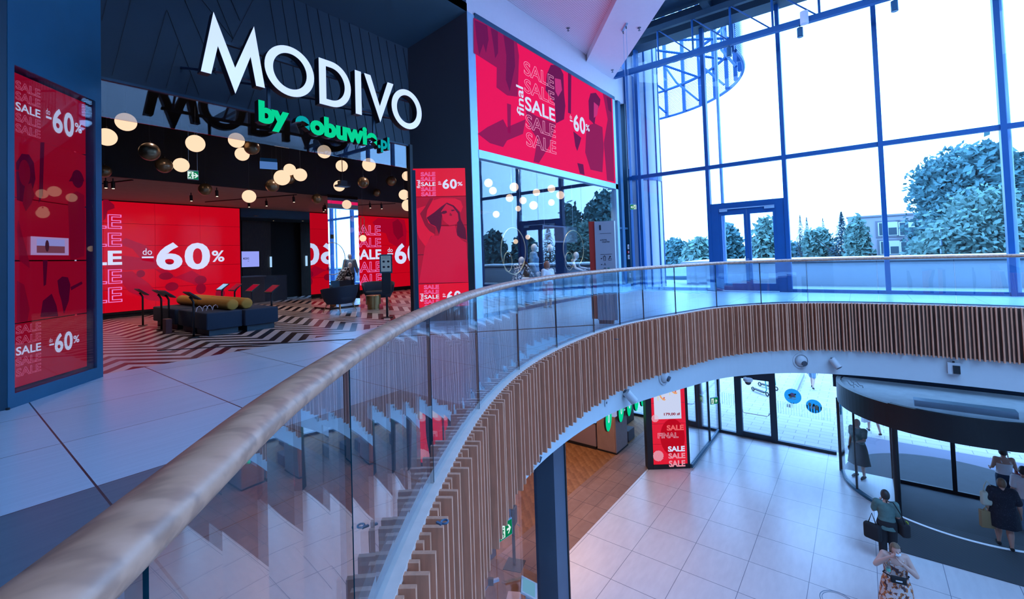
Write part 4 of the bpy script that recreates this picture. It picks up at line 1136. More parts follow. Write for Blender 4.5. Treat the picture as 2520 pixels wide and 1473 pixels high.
# ---- globe lamps
gl0 = thing('globe_lamp', 'x', 'lamp', (0, 0, 0), group='lit globe lamps')
MB().sphere((0, 0, 0), .15, 28, 18).build('globe', globe_e, gl0, local=True, smooth=True)
MB().lathe([(0, .15), (.018, .15), (.018, .185), (0, .19)], n=10).build('cap', black, gl0, local=True)
MB().tube([(0, 0, .18), (0, 0, 1.6)], .003, 5).build('cord', black, gl0, local=True)
gb0 = thing('bronze_globe', 'x', 'lamp', (0, 0, 0), group='bronze globe lamps')
MB().sphere((0, 0, 0), .15, 28, 18).build('globe', bronze, gb0, local=True, smooth=True)
MB().lathe([(0, .15), (.018, .15), (.018, .185), (0, .19)], n=10).build('cap', black, gb0, local=True)
MB().tube([(0, 0, .18), (0, 0, 1.6)], .003, 5).build('cord', black, gb0, local=True)
WG = [(310, 300, 43, 'largest lit globe, highest at the left of the entrance'), (262, 337, 42, 'lit globe half hidden by the left display bay'), (481, 353, 41, 'lit globe above the small hanging exit sign'),
      (582, 345, 36, 'upper lit globe of the pair left of a bronze globe'), (596, 379, 32, 'lower lit globe tucked under the upper one beside a bronze globe'), (446, 406, 34, 'lit globe touching a bronze globe left of the exit sign'),
      (798, 373, 32, 'lit globe crossing the bottom edge of the transom below the letters ow'), (841, 408, 28, 'lit globe right of centre with a cord before it'), (908, 405, 32, 'lit globe at the bottom edge of the bright reflections, right'),
      (713, 417, 28, 'rear lit globe of the cluster of three'), (694, 437, 37, 'front lit globe of the cluster of three'), (739, 430, 31, 'right hand lit globe of the cluster of three'),
      (835, 457, 27, 'lit globe behind the small black hanging lamp'), (613, 483, 31, 'low lit globe hanging before the brown ceiling'), (994, 479, 25, 'lit globe half hidden by the right entrance post'),
      (1001, 433, 23, 'upper lit globe mostly hidden by the right entrance post'), (1003, 505, 28, 'lower lit globe mostly hidden by the right entrance post')]
BG = [(368, 373, 44, 'largest bronze globe, left of the entrance'), (404, 407, 36, 'bronze globe touching a lit globe'), (620, 363, 35, 'bronze globe beside the pair of lit globes'), (256, 421, 30, 'bronze globe by the left display bay'),
      (505, 466, 30, 'bronze globe before the brown ceiling, left'), (670, 457, 31, 'bronze globe below the cluster of three lit globes'), (780, 489, 25, 'bronze globe left of the mirrored column top'),
      (894, 449, 27, 'bronze globe right of centre'), (963, 445, 24, 'bronze globe near the right entrance post'), (712, 439, 27, 'bronze globe hidden behind the cluster of three'), (927, 474, 18, 'small bronze globe far back on the right')]
def hang(o):
    yw = o.location.y; top = 3.32 if yw > 12.25 else (3.92 if yw < 7.82 else 4.62)
    for ch in o.children:
        if ch.name.startswith('cord'): ch.scale.z = max(.1, (top - o.location.z) / (1.6 * o.scale.z))
for lst, proto, kind in ((WG, gl0, 0), (BG, gb0, 1)):
    for k, (x, y, wd, lb) in enumerate(lst):
        p = Dp(x, y, .30 * F_PX / wd)
        k2 = 1.0
        if p.y < 8.0: p = Yp(x, y, 8.02)
        if p.y > 12.05: k2 = 12.05 / p.y; p = Vector((p.x * k2, p.y * k2, EYE + (p.z - EYE) * k2))
        o = proto if k == 0 else dup(proto, p, label=lb)
        o.location = p; o['label'] = lb; o.scale = (k2, k2, k2); hang(o)
for k, (x, y, wd, lb) in enumerate(((1202, 450, 21, 'lit globe highest left in the display window'), (1213, 469, 19, 'second lit globe at the left of the display window'), (1265, 460, 22, 'lit globe at the top middle of the display window'),
        (1254, 487, 19, 'lit globe on the dark bar in the display window'), (1287, 493, 18, 'lit globe right of the dark bar in the display window'), (1313, 505, 21, 'large lit globe right of the second reflected post in the display window'),
        (1320, 473, 18, 'lit globe above the window bar in the display window'), (1357, 464, 19, 'lit globe near the third reflected post, upper'), (1379, 480, 20, 'lit globe farthest right in the display window'),
        (1357, 498, 16, 'lit globe near the third reflected post, lower'), (1221, 527, 17, 'lowest lit globe at the left of the display window'), (1275, 513, 14, 'lit globe above the dark green sign in the display window'),
        (1269, 594, 12, 'small lit globe inside the left hoop'), (1299, 583, 12, 'small lit globe right of the left hoop'))):
    p = Dp(x, y, .30 * F_PX / wd); k2 = 1.0
    if p.x > 14.6 or p.y > 12.0:
        k2 = min(14.6 / p.x, 12.0 / p.y); p = Vector((p.x * k2, p.y * k2, EYE + (p.z - EYE) * k2))
    if p.y < 7.95: p = Yp(x, y, 8.0)
    o = dup(gl0, p, label=lb); o.scale = (k2, k2, k2); hang(o)
# ring pendant before the SALE wall
p = Dp(893, 586, 11.6)
rpn = thing('loop_pendant', 'brass loop pendant with one small lit globe before the SALE wall', 'lamp', p)
MB().sphere((0, 0, 0), .085, 20, 12).build('globe', globe_e, rpn, local=True, smooth=True)
MB().tube([(-.05, 0, -.06), (-.05, 0, .5)] + [(-.0 + .05 * math.cos(t), 0, .5 + .05 * math.sin(t)) for t in [PI - PI * k / 8 for k in range(1, 8)]] + [(.05, 0, .5), (.05, 0, -.02)], .008, 6).build('loop', brass, rpn, local=True)
MB().tube([(0, 0, .55), (0, 0, 4.62 - p.z)], .003, 5).build('cord', black, rpn, local=True)
# small black lamp
p = Dp(843, 455, 10.2)
t = thing('hanging_projector', 'small black hanging lamp in front of a lit globe', 'lamp', p)
MB().box((-.14, -.10, -.04), (.14, .10, .0)).box((-.08, -.07, 0), (.08, .07, .09)).build('body', black, t, local=True)
MB().tube([(0, 0, .09), (0, 0, 4.62 - p.z)], .008, 6).build('cord', black, t, local=True)

# ---- hanging signs
def exit_sign(loc, rz, label, wd=.34, ht=.17, arrow=1, drop=None, name='exit_sign', cat='exit sign'):
    t = thing(name, label, cat, loc, rz)
    MB().box((-wd / 2, -.012, -ht), (wd / 2, .012, .02)).build('case', alu, t, local=True)
    m = MB(); m.box((-wd / 2 + .008, -.016, -ht + .008), (wd / 2 - .008, -.012, -.004)); m.build('green_face', exit_g, t, local=True)
    m = MB(); y = -.0175; cx = -arrow * wd * .24; h = ht
    flat(m, [(cx - .055, -h * .9), (cx + .055, -h * .9), (cx + .055, -h * .08), (cx - .055, -h * .08)], y)
    m.build('door_panel', exit_w, t, local=True)
    m = MB(); y = -.019
    flat(m, ellip(cx + .012, -h * .24, .014, .014, 10), y)
    def limb(pts, r=.011):
        for a, b in zip(pts[:-1], pts[1:]):
            d = Vector((b[0] - a[0], b[1] - a[1])); n = Vector((-d.y, d.x)).normalized() * r
            flat(m, [(a[0] + n.x, a[1] + n.y), (a[0] - n.x, a[1] - n.y), (b[0] - n.x, b[1] - n.y), (b[0] + n.x, b[1] + n.y)], y)
    limb([(cx + .004, -h * .34), (cx - .008, -h * .56)], .013)
    limb([(cx - .008, -h * .56), (cx + .02, -h * .68), (cx + .012, -h * .86)]); limb([(cx - .008, -h * .56), (cx - .022, -h * .72), (cx - .046, -h * .74)])
    limb([(cx, -h * .36), (cx + .028, -h * .46)], .007); limb([(cx, -h * .36), (cx - .028, -h * .42)], .007)
    m.build('running_figure', exit_g, t, local=True)
    m = MB(); ax = arrow * wd * .22; s_ = arrow
    flat(m, [(ax - s_ * .05, -h * .44), (ax + s_ * .02, -h * .44), (ax + s_ * .02, -h * .58), (ax - s_ * .05, -h * .58)], -.0175)
    flat(m, [(ax + s_ * .055, -h * .51), (ax - s_ * .0, -h * .22), (ax - s_ * .03, -h * .22), (ax + s_ * .02, -h * .51), (ax - s_ * .03, -h * .80), (ax - s_ * 0, -h * .80)], -.0175)
    m.build('arrow', exit_w, t, local=True)
    if drop:
        for x in (-wd * .4, wd * .4): MB().tube([(x, 0, .02), (x, 0, drop)], .004, 5).build('suspension', alu, t, local=True)
    return t
exit_sign(Dp(475, 421, 10.0), math.radians(-10), 'green exit sign hanging from thin rods inside the dark shop entrance', .20, .19, 1, 1.0)
p = Dp(661, 398, 9.3); t = thing('hanging_sign', 'blank pale blue sign hanging in the shop entrance', 'sign', p, math.radians(-20))
MB().box((-.16, -.012, -.15), (.16, .012, .0)).build('face', E('sign_pale', lin((85, 130, 200)), .8), t, local=True)
MB().box((-.155, -.02, 0), (.155, .02, .07)).build('header', navy2, t, local=True)
for x in (-.14, .14): MB().tube([(x, 0, .07), (x, 0, 4.62 - p.z)], .003, 5).build('suspension', black, t, local=True)
p = Dp(1283, 532, 12.4); t = thing('hanging_sign', 'dark green box sign hanging inside the display window', 'sign', p)
MB().box((-.07, -.02, -.13), (.07, .02, .03)).build('case', M('dark_green', (.01, .05, .05), rough=.5), t, local=True)
MB().tube([(-.05, 0, .03), (-.05, 0, 4.62 - p.z)], .003, 5).build('suspension', alu, t, local=True)
exit_sign(Yp(1558, 503, 6.55), math.radians(-35), 'white and green exit sign projecting from the corner post by the glass front', .26, .19, -1)
# ---- track spots on the brown shop ceiling
tr0 = None
for k, (x, y, lb) in enumerate(((260, 446, 'spot on the shop ceiling track at the far left'), (278, 447, 'second spot at the left end of the shop ceiling track'), (470, 486, 'spot above the left part of the red wall'), (533, 466, 'lit spot above the middle of the red wall'),
                                (612, 503, 'spot near the right end of the red wall'), (655, 500, 'spot above the corridor opening, left'), (722, 484, 'lit spot above the corridor opening'), (910, 505, 'spot on the ceiling right of the mirrored column'), (938, 503, 'lit spot over the SALE wall'))):
    p = Zp(x, y - 10, 3.28)
    if p.y > 16.1: p = p * (16.1 / p.y)
    if p.y < 12.6: p = p * (12.6 / p.y)
    p.z = 3.28
    if tr0 is None:
        tr0 = thing('track_spot', lb, 'spotlight', p, group='spots on the brown shop ceiling')
        MB().tube([(0, 0, .02), (0, 0, -.05)], .012, 8).build('stem', black, tr0, local=True)
        MB().tube([(0, 0, -.05), (.0, -.02, -.20)], .035, 14).build('barrel', black, tr0, local=True)
        MB().sphere((0, -.021, -.198), (.026, .026, .008), 12, 6).build('lens', lens_e, tr0, local=True)
    else: dup(tr0, p, label=lb)
for k, (a, b) in enumerate((((252, 452), (385, 416)), ((505, 497), (735, 478)), ((852, 506), (990, 498)))):
    p, q = Zp(*a, 3.285), Zp(*b, 3.285)
    p.y = min(max(p.y, 12.5), 16.4); q.y = min(max(q.y, 12.5), 16.4)
    o = MB().beam(p, q, .03, .02).build('ceiling_track', black, loc=p); tag(o, ('thin black light track at the left of the brown shop ceiling', 'thin black light track over the middle of the red wall', 'thin black light track over the SALE wall')[k], 'light track')

# ================================================================== FIGURES
def remesh(mb, vox=.012, it=4):
    me = bpy.data.meshes.new('r'); me.from_pydata([tuple(p) for p in mb.v], [], mb.f)
    bm = bmesh.new(); bm.from_mesh(me); bmesh.ops.recalc_face_normals(bm, faces=bm.faces); bm.to_mesh(me); bm.free()
    o = bpy.data.objects.new('r', me); COL.objects.link(o)
    md = o.modifiers.new('r', 'REMESH'); md.mode = 'VOXEL'; md.voxel_size = vox
    sm = o.modifiers.new('s', 'SMOOTH'); sm.factor = .6; sm.iterations = it
    dg = bpy.context.evaluated_depsgraph_get(); dg.update()
    m2 = bpy.data.meshes.new_from_object(o.evaluated_get(dg))
    out = MB().add([v.co.copy() for v in m2.vertices], [list(p.vertices) for p in m2.polygons])
    bpy.data.objects.remove(o); bpy.data.meshes.remove(me); bpy.data.meshes.remove(m2)
    return out
def limb(mb, pts, rs, n=14):
    pts = [Vector(p) for p in pts]
    mb.tube(pts, rs, n)
    for p, r in zip(pts, rs): mb.sphere(p, r * .995, n, 8)
STAND = dict(pelvis=(0, 0, .92), waist=(0, .0, 1.08), chest=(0, .0, 1.28), neck=(0, .015, 1.44), head=(0, -.015, 1.58),
             shL=(.175, .01, 1.39), elL=(.225, .04, 1.11), wrL=(.235, -.03, .87), shR=(-.175, .01, 1.39), elR=(-.225, .04, 1.11), wrR=(-.235, -.03, .87),
             hiL=(.085, 0, .90), knL=(.095, -.015, .49), anL=(.10, .02, .075), toL=(.12, -.14, .03), hiR=(-.085, 0, .90), knR=(-.095, -.015, .49), anR=(-.10, .02, .075), toR=(-.12, -.14, .03))
def V3(p): return Vector(p)
def figure(name, label, cat, loc, rz, skin, scale=1.0, pose=None, girth=1.0, hair=None, hair_len=0, face=True, clothes=(), head_yaw=0, child=False, group=None, vox=.011, shoes=None):
    """person or mannequin facing local -y; clothes: (name, material, kind, extra)"""
    J = {k: V3(v) for k, v in {**STAND, **(pose or {})}.items()}
    for k in J: J[k] = J[k] * scale
    s_ = scale; t = thing(name, label, cat, loc, rz, group)
    hr = .108 * s_ * (1.35 if child else 1)
    g_ = girth * s_
    def torso(mb, k=1.0, add=0.0, lo='pelvis'):
        P, W_, C_, N_ = J['pelvis'], J['waist'], J['chest'], J['neck']
        A = P - (W_ - P) * .35
        mb.loft([(A, .115 * g_ * k + add, .085 * g_ * k + add), (P, .160 * g_ * k + add, .112 * g_ * k + add), (P.lerp(W_, .6), .148 * g_ * k + add, .104 * g_ * k + add), (W_, .132 * g_ * k + add, .098 * g_ * k + add),
                 (W_.lerp(C_, .55), .148 * g_ * k + add, .108 * g_ * k + add), (C_, .160 * g_ * k + add, .112 * g_ * k + add), (C_.lerp(N_, .55), .150 * g_ * k + add, .085 * g_ * k + add), (N_ + V3((0, 0, .0)), .062 * s_ * k + add, .058 * s_ * k + add)], 22, e=2.3)
        for sd in 'LR':
            limb(mb, [C_.lerp(N_, .35), J['sh' + sd]], [.07 * g_ + add, .058 * g_ + add])
    b = MB(); torso(b)
    limb(b, [J['neck'] - V3((0, 0, .03 * s_)), J['head'] - V3((0, 0, .06 * s_))], [.056 * s_, .05 * s_])
    H = J['head']; R = Matrix.Rotation(head_yaw, 3, 'Z')
    b.sphere(H, (hr * .74, hr * .88, hr * 1.08), 22, 16, rot=R)
    b.sphere(H + R @ V3((0, -hr * .30, -hr * .50)), (hr * .55, hr * .52, hr * .58), 18, 12, rot=R)
    if face:
        b.sphere(H + R @ V3((0, -hr * .92, -hr * .18)), (hr * .12, hr * .17, hr * .22), 10, 8, rot=R)
        for sx in (-1, 1): b.sphere(H + R @ V3((sx * hr * .76, hr * .08, -hr * .12)), (hr * .08, hr * .17, hr * .24), 8, 8, rot=R)
    for sd, sg in (('L', 1), ('R', -1)):
        limb(b, [J['sh' + sd], J['sh' + sd].lerp(J['el' + sd], .5), J['el' + sd]], [.054 * g_, .046 * g_, .038 * g_])
        limb(b, [J['el' + sd], J['el' + sd].lerp(J['wr' + sd], .35), J['wr' + sd]], [.038 * g_, .038 * g_, .026 * s_])
        limb(b, [J['hi' + sd], J['hi' + sd].lerp(J['kn' + sd], .5), J['kn' + sd]], [.088 * g_, .072 * g_, .053 * g_])
        limb(b, [J['kn' + sd], J['kn' + sd].lerp(J['an' + sd], .33), J['an' + sd]], [.052 * g_, .054 * g_, .034 * s_])
        limb(b, [J['an' + sd] - V3((0, 0, .02 * s_)), J['an' + sd].lerp(J['to' + sd], .6), J['to' + sd]], [.036 * s_, .034 * s_, .024 * s_])
    b = remesh(b, vox * max(.8, s_))
    # hands: palm, four fingers and a thumb
    for sd, sg in (('L', 1), ('R', -1)):
        w_, e_ = J['wr' + sd], J['el' + sd]; d = (w_ - e_).normalized()
        fwd = V3((0, -1, 0)); u = (fwd - d * fwd.dot(d)); u = u.normalized() if u.length > .05 else V3((1, 0, 0)); n_ = d.cross(u)
        curl = n_ * sg * (1 if d.z < -.3 else .6)
        palm = w_ + d * .05 * s_
        M3 = Matrix((u, n_, d)).transposed()
        b.sphere(palm, (.040 * s_, .017 * s_, .055 * s_), 12, 8, rot=M3)
        for k, ln_ in enumerate((.070, .080, .075, .058)):
            base = w_ + d * .088 * s_ + u * (.030 - .020 * k) * s_
            mid = base + d * ln_ * .55 * s_ + curl * .008 * s_; tip = base + d * ln_ * .9 * s_ + curl * .030 * s_
            b.tube([base - d * .03 * s_, base, mid, tip], [.010 * s_, .0095 * s_, .0085 * s_, .0065 * s_], 8)
        tb = w_ + d * .03 * s_ + u * .032 * s_
        b.tube([tb, tb + (u * .75 + d).normalized() * .035 * s_, tb + (u * .5 + d).normalized() * .068 * s_ + curl * .01 * s_], [.012 * s_, .0105 * s_, .008 * s_], 8)
    b.build('body', skin, t, local=True, smooth=True)
    if hair is not None:
        h = MB(); n, m_ = 26, 18; vs = []; idx = {}
        for i in range(m_ + 1):
            th = PI * i / m_
            for k in range(n):
                a = 2 * PI * k / n
                vs.append(H + R @ V3((hr * .84 * math.sin(th) * math.cos(a), hr * .99 * math.sin(th) * math.sin(a) + hr * .04, hr * 1.15 * math.cos(th) + hr * .05)))
        for i in range(m_):
            for k in range(n):
                th = PI * (i + .5) / m_; a = 2 * PI * (k + .5) / n
                fr = -math.sin(a) * math.sin(th)
                if (fr > .25 and math.cos(th) < .45) or math.cos(th) < -.62: continue
                h.f.append([i * n + k, (i + 1) * n + k, (i + 1) * n + (k + 1) % n, i * n + (k + 1) % n]); h.mi.append(0)
        h.v = vs
        if hair_len:
            h.loft([(H + R @ V3((0, hr * .55, hr * .3)), hr * .78, hr * .5), (H + R @ V3((0, hr * .75, -hr * .6)), hr * .75, hr * .4), (H + R @ V3((0, hr * .8, -hr * (.8 + hair_len))), hr * .45, hr * .22)], 16)
        h.build('hair', hair, t, local=True, smooth=True)
    if face:
        m = MB()
        for sx in (-1, 1): m.sphere(H + R @ V3((sx * hr * .30, -hr * .80, .0)), (hr * .12, hr * .06, hr * .07), 10, 6, rot=R)
        m.build('eyes', M('eye_dark', (.02, .02, .025), rough=.3), t, local=True)
        m = MB().sphere(H + R @ V3((0, -hr * .80, -hr * .62)), (hr * .22, hr * .05, hr * .06), 12, 6, rot=R); m.build('mouth', M('lips', (.35, .12, .11), rough=.5), t, local=True)
    for nm, mt, kind, ex in clothes:
        m = MB()
        if kind in ('top', 'shirt', 'sleeveless', 'strap'):
            lo = ex or {}
            P, W_, C_, N_ = J['pelvis'], J['waist'], J['chest'], J['neck']; a = lo.get('add', .018) * s_; hem = P.lerp(W_, lo.get('hem', 0))
            rg = [(hem - V3((0, 0, .02 * s_)), .165 * g_ + a, .118 * g_ + a), (P.lerp(W_, max(.6, lo.get('hem', 0))), .150 * g_ + a, .106 * g_ + a), (W_, .138 * g_ + a, .102 * g_ + a), (W_.lerp(C_, .55), .150 * g_ + a, .110 * g_ + a), (C_, .162 * g_ + a, .114 * g_ + a)]
            if kind != 'strap': rg += [(C_.lerp(N_, .55), .152 * g_ + a * .8, .088 * g_ + a * .6), (N_ - V3((0, 0, .012 * s_)), .070 * s_ + a * .3, .064 * s_ + a * .3)]
            m.loft(rg, 24, e=2.3)
            if kind in ('top', 'shirt'):
                for sd in 'LR':
                    limb(m, [C_.lerp(N_, .30), J['sh' + sd]], [.072 * g_ + a, .060 * g_ + a])
                    f = lo.get('sleeve', 1.0)
                    if f <= 1: limb(m, [J['sh' + sd], J['sh' + sd].lerp(J['el' + sd], f)], [.056 * g_ + a, .050 * g_ + a])
                    else: limb(m, [J['sh' + sd], J['el' + sd], J['el' + sd].lerp(J['wr' + sd], f - 1)], [.056 * g_ + a, .043 * g_ + a, .034 * g_ + a])
            m = remesh(m, .011 * max(.8, s_), 3)
            if kind == 'strap':
                for sx in (-1, 1): m.tube([C_ + V3((sx * .09 * g_, -.12 * g_, .03)), C_.lerp(N_, .6) + V3((sx * .085 * g_, 0, .055 * s_)), C_ + V3((sx * .085 * g_, .115 * g_, .03))], .012 * s_, 8)
        elif kind == 'trousers':
            f = (ex or {}).get('len', .93); a = (ex or {}).get('add', .016) * s_
            P, W_ = J['pelvis'], J['waist']
            m.loft([(P - (W_ - P) * .4, .14 * g_ + a, .10 * g_ + a), (P, .165 * g_ + a, .118 * g_ + a), (P.lerp(W_, .55), .150 * g_ + a, .106 * g_ + a)], 22)
            for sd in 'LR':
                if f > .5: limb(m, [J['hi' + sd], J['kn' + sd], J['kn' + sd].lerp(J['an' + sd], (f - .5) * 2)], [.092 * g_ + a, .060 * g_ + a, .048 * g_ + a])
                else: limb(m, [J['hi' + sd], J['hi' + sd].lerp(J['kn' + sd], f * 2)], [.092 * g_ + a, .075 * g_ + a])
            m = remesh(m, .011 * max(.8, s_), 3)
        elif kind == 'skirt':
            P, W_ = J['pelvis'], J['waist']; z1 = ex['z'] * s_; fl_ = ex.get('flare', 1.15); q = J['knL'].lerp(J['knR'], .5)
            rg = []
            for k in range(9):
                f = k / 8; z = W_.z + (z1 - W_.z) * f; c = P.lerp(q, min(1, max(0, (P.z - z) / max(.01, P.z - q.z)))) if z < P.z else P.lerp(W_, (z - P.z) / (W_.z - P.z))
                rr = (.145 + .045 * math.sin(min(1, f * 2.2) * PI / 2)) * g_ * (1 + (fl_ - 1) * f); rg.append((V3((c.x, c.y, z)), rr, rr * .78))
            n = 28; vs = []
            for c, rx, ry in rg:
                f = (W_.z - c.z) / (W_.z - z1)
                for k in range(n):
                    a = 2 * PI * k / n; w2 = 1 + .05 * f * math.sin(a * 7)
                    vs.append(c + V3((rx * w2 * math.cos(a), ry * w2 * math.sin(a), 0)))
            m.add(vs, [(i * n + k, i * n + (k + 1) % n, (i + 1) * n + (k + 1) % n, (i + 1) * n + k) for i in range(8) for k in range(n)])
        elif kind == 'mask':
            m.sphere(H + R @ V3((0, -hr * .50, -hr * .52)), (hr * .60, hr * .50, hr * .42), 18, 12, rot=R)
        elif kind == 'shoes':
            for sd in 'LR':
                limb(m, [J['an' + sd] - V3((0, -.02 * s_, .03 * s_)), J['an' + sd].lerp(J['to' + sd], .6) - V3((0, 0, .004)), J['to' + sd]], [.043 * s_, .041 * s_, .030 * s_])
            m = remesh(m, .009, 2)
        m.build(nm, mt, t, local=True, smooth=True)
    return t, J
skin_m = M('skin', (.46, .25, .19), rough=.5)
skin_p = M('skin_pale', (.56, .33, .27), rough=.5)
mannq = M('mannequin_white', (.70, .68, .68), rough=.35)
hair_d = M('hair_dark', (.025, .02, .02), rough=.55, noise=.4, nscale=90)
hair_b = M('hair_brown', (.16, .09, .05), rough=.6, noise=.4, nscale=60)
hair_r = M('hair_reddish', (.28, .10, .06), rough=.6, noise=.4, nscale=60)
blk_c = M('black_cloth', (.012, .012, .016), rough=.9, noise=.2, nscale=60)
jean = M('denim', (.16, .25, .36), rough=.9, noise=.25, nscale=40)
jean_d = M('dark_denim', (.02, .04, .075), rough=.9, noise=.25, nscale=40)
wht_c = M('white_cloth', (.70, .68, .70), rough=.9)
coral = M('coral_cloth', (.62, .14, .10), rough=.9)
green_c = M('green_cloth', (.085, .16, .15), rough=.9, noise=.3, nscale=14)
mask_m = M('mask_blue', (.30, .48, .58), rough=.9)
mask_w = M('mask_white', (.65, .66, .70), rough=.9)
def pattern(name, base, cols, scale):
    m = M(name, base, rough=.9); g = NG(m); tc = g.n('ShaderNodeTexCoord'); cur = base
    for k, (c, th) in enumerate(cols):
        nz = g.noise(tc.outputs['Object'], scale, (1 + .1 * k, 1, .8), 2 + k)
        mp = g.n('ShaderNodeMapping'); 
        f = g.m('GREATER_THAN', nz, th); cur = g.mixc(f, cur, c)
    m.node_tree.links.new(cur, principled(m).inputs['Base Color']); return m
patt = pattern('black_white_print', (.015, .015, .02), [((.6, .6, .62), .54)], 22)
flor = pattern('floral_print', (.62, .52, .50), [((.50, .16, .05), .52), ((.09, .05, .06), .58)], 17)
dots = pattern('dotted_black', (.010, .012, .022), [((.06, .07, .10), .66)], 70)

# ---- mannequins in the display window
b1 = Zp(1322, 745, .0)
MY = 7.45
def at_y(x, y_, yy=MY): return Yp(x, y_, yy)
px_ = at_y(1318, 745).x
figure('mannequin', 'white mannequin in denim shirt standing in the display window', 'mannequin', (px_, MY, 0), math.radians(25), mannq, 1.0, dict(elL=(.25, .02, 1.13), wrL=(.30, -.05, .90), elR=(-.24, .02, 1.12), wrR=(-.27, -.10, .90), anR=(-.14, -.06, .075), knR=(-.11, -.06, .49), toR=(-.16, -.20, .03), anL=(.14, .12, .075), toL=(.20, -.02, .03)), face=False,
       clothes=(('shirt', jean, 'shirt', dict(sleeve=1.85, add=.025)), ('trousers', jean_d, 'trousers', dict(len=.95))))
px_ = at_y(1357, 745, 7.75).x
figure('mannequin', 'white mannequin in black blazer standing behind the child', 'mannequin', (px_, 7.75, 0), math.radians(35), mannq, 1.0, dict(elL=(.22, .06, 1.12), wrL=(.30, -.08, .93), elR=(-.22, .05, 1.12), wrR=(-.22, -.02, .86)), face=False,
       clothes=(('blouse', wht_c, 'top', dict(sleeve=.5, add=.012)), ('blazer', blk_c, 'shirt', dict(sleeve=1.9, add=.026, hem=-.5)), ('trousers', blk_c, 'trousers', dict(len=.9))))
# reclining figure in the left hoop and seated figure by the right hoop, each on a dark block
p = at_y(1284, 672, 7.55)
o = MB().box((p.x - .30, 7.30, 0), (p.x + .22, 7.95, .62)).build('display_block', navy, loc=(p.x, 7.6, 0)); tag(o, 'dark display block under the reclining mannequin in patterned dress', 'block')
figure('mannequin', 'white mannequin in black and white dress reclining by the left gold hoop', 'mannequin', (p.x - .08, 7.66, -.20), math.radians(65), mannq, .98,
       dict(pelvis=(0, 0, .92), waist=(.03, -.05, 1.06), chest=(.10, -.14, 1.22), neck=(.20, -.24, 1.33), head=(.25, -.30, 1.45), shL=(.27, -.12, 1.30), elL=(.32, -.22, 1.06), wrL=(.26, -.42, .92), shR=(0, -.28, 1.28), elR=(-.10, -.42, 1.06), wrR=(-.06, -.55, .90),
            hiL=(.085, -.02, .91), knL=(.12, -.42, .92), anL=(.12, -.50, .52), toL=(.12, -.64, .44), hiR=(-.085, -.02, .91), knR=(-.10, -.43, .90), anR=(-.06, -.58, .50), toR=(-.06, -.72, .43)), face=False,
       clothes=(('dress', patt, 'top', dict(sleeve=1.7, add=.022, hem=-.6)), ('headband', blk_c, 'none', None)) [:1])
p = at_y(1422, 690, 7.5)
o = MB().box((p.x - .28, 7.35, 0), (p.x + .30, 7.95, .62)).build('display_block', navy, loc=(p.x, 7.6, 0)); tag(o, 'dark display block under the mannequin seated by the right gold hoop', 'block')
figure('mannequin', 'white mannequin in black sleeveless top seated by the right gold hoop', 'mannequin', (p.x, 7.62, -.24), math.radians(20), mannq, 1.0,
       dict(waist=(0, -.01, 1.08), chest=(0, -.04, 1.27), neck=(0, -.05, 1.42), head=(.0, -.08, 1.56), elR=(-.30, -.10, 1.14), wrR=(-.24, -.32, 1.06), elL=(.28, -.16, 1.14), wrL=(.36, -.38, 1.10), knL=(.10, -.42, .93), anL=(.08, -.44, .52), toL=(.08, -.58, .46), knR=(-.10, -.42, .92), anR=(-.10, -.40, .50), toR=(-.1, -.54, .44)), face=False,
       clothes=(('top', blk_c, 'sleeveless', dict(add=.014)), ('skirt', navy_f, 'skirt', dict(z=.80, flare=1.1))))
gold = M('gold', (.62, .48, .25), rough=.3, metal=.8)
def hoop(name, label, cx, cy, rx_px, ry_px, yy, small):
    c = Yp(cx, cy, yy); rx = abs(Yp(cx + rx_px, cy, yy).x - c.x); rz_ = abs(Yp(cx, cy - ry_px, yy).z - c.z)
    t = thing(name, label, 'display hoop', (c.x, yy, c.z - rz_))
    MB().tube([(c.x + rx * math.cos(2 * PI * k / 48), yy, c.z + rz_ * math.sin(2 * PI * k / 48)) for k in range(48)], .014, 8, closed=True).build('hoop', gold, t, smooth=True)
    sx, sz, sr, sq = small; c2 = Yp(sx, sz, yy); r2 = abs(Yp(sx + sr, sz, yy).x - c2.x); r3 = abs(Yp(sx, sz - sq, yy).z - c2.z)
    MB().tube([(c2.x + r2 * math.cos(2 * PI * k / 36), yy - .03, c2.z + r3 * math.sin(2 * PI * k / 36)) for k in range(36)], .010, 8, closed=True).build('small_hoop', gold, t, smooth=True)
    MB().tube([(c.x, yy, c.z + rz_), (c.x, yy, 3.88)], .004, 5).build('cable', alu, t)
hoop('gold_hoop', 'left gold hoop hung around the reclining mannequin', 1264, 617, 29, 57, 7.55, (1248, 644, 10, 24))
hoop('gold_hoop', 'right gold hoop hung above the seated mannequin', 1412, 612, 24, 45, 7.55, (1399, 642, 10, 22))
# framed sheet hung in the display
a, b = Yp(1337, 596, 8.6), Yp(1446, 560, 8.6)
t = thing('framed_sheet', 'pale framed sheet hanging behind the mannequins in the display window', 'sign', ((a.x + b.x) / 2, 8.6, b.z))
MB().box((a.x, 8.59, a.z), (b.x, 8.61, b.z)).build('sheet', M('sheet_blue', (.28, .36, .48), rough=.3), t)
MB().box((a.x + .06, 8.582, a.z + .06), (a.x + (b.x - a.x) * .42, 8.589, b.z - .05)).build('picture', M('sheet_picture', (.10, .09, .10), rough=.4, noise=.5, nscale=4), t)
for x in (a.x + .1, b.x - .1): MB().tube([(x, 8.6, b.z), (x, 8.6, 3.9)], .004, 5).build('cable', alu, t)
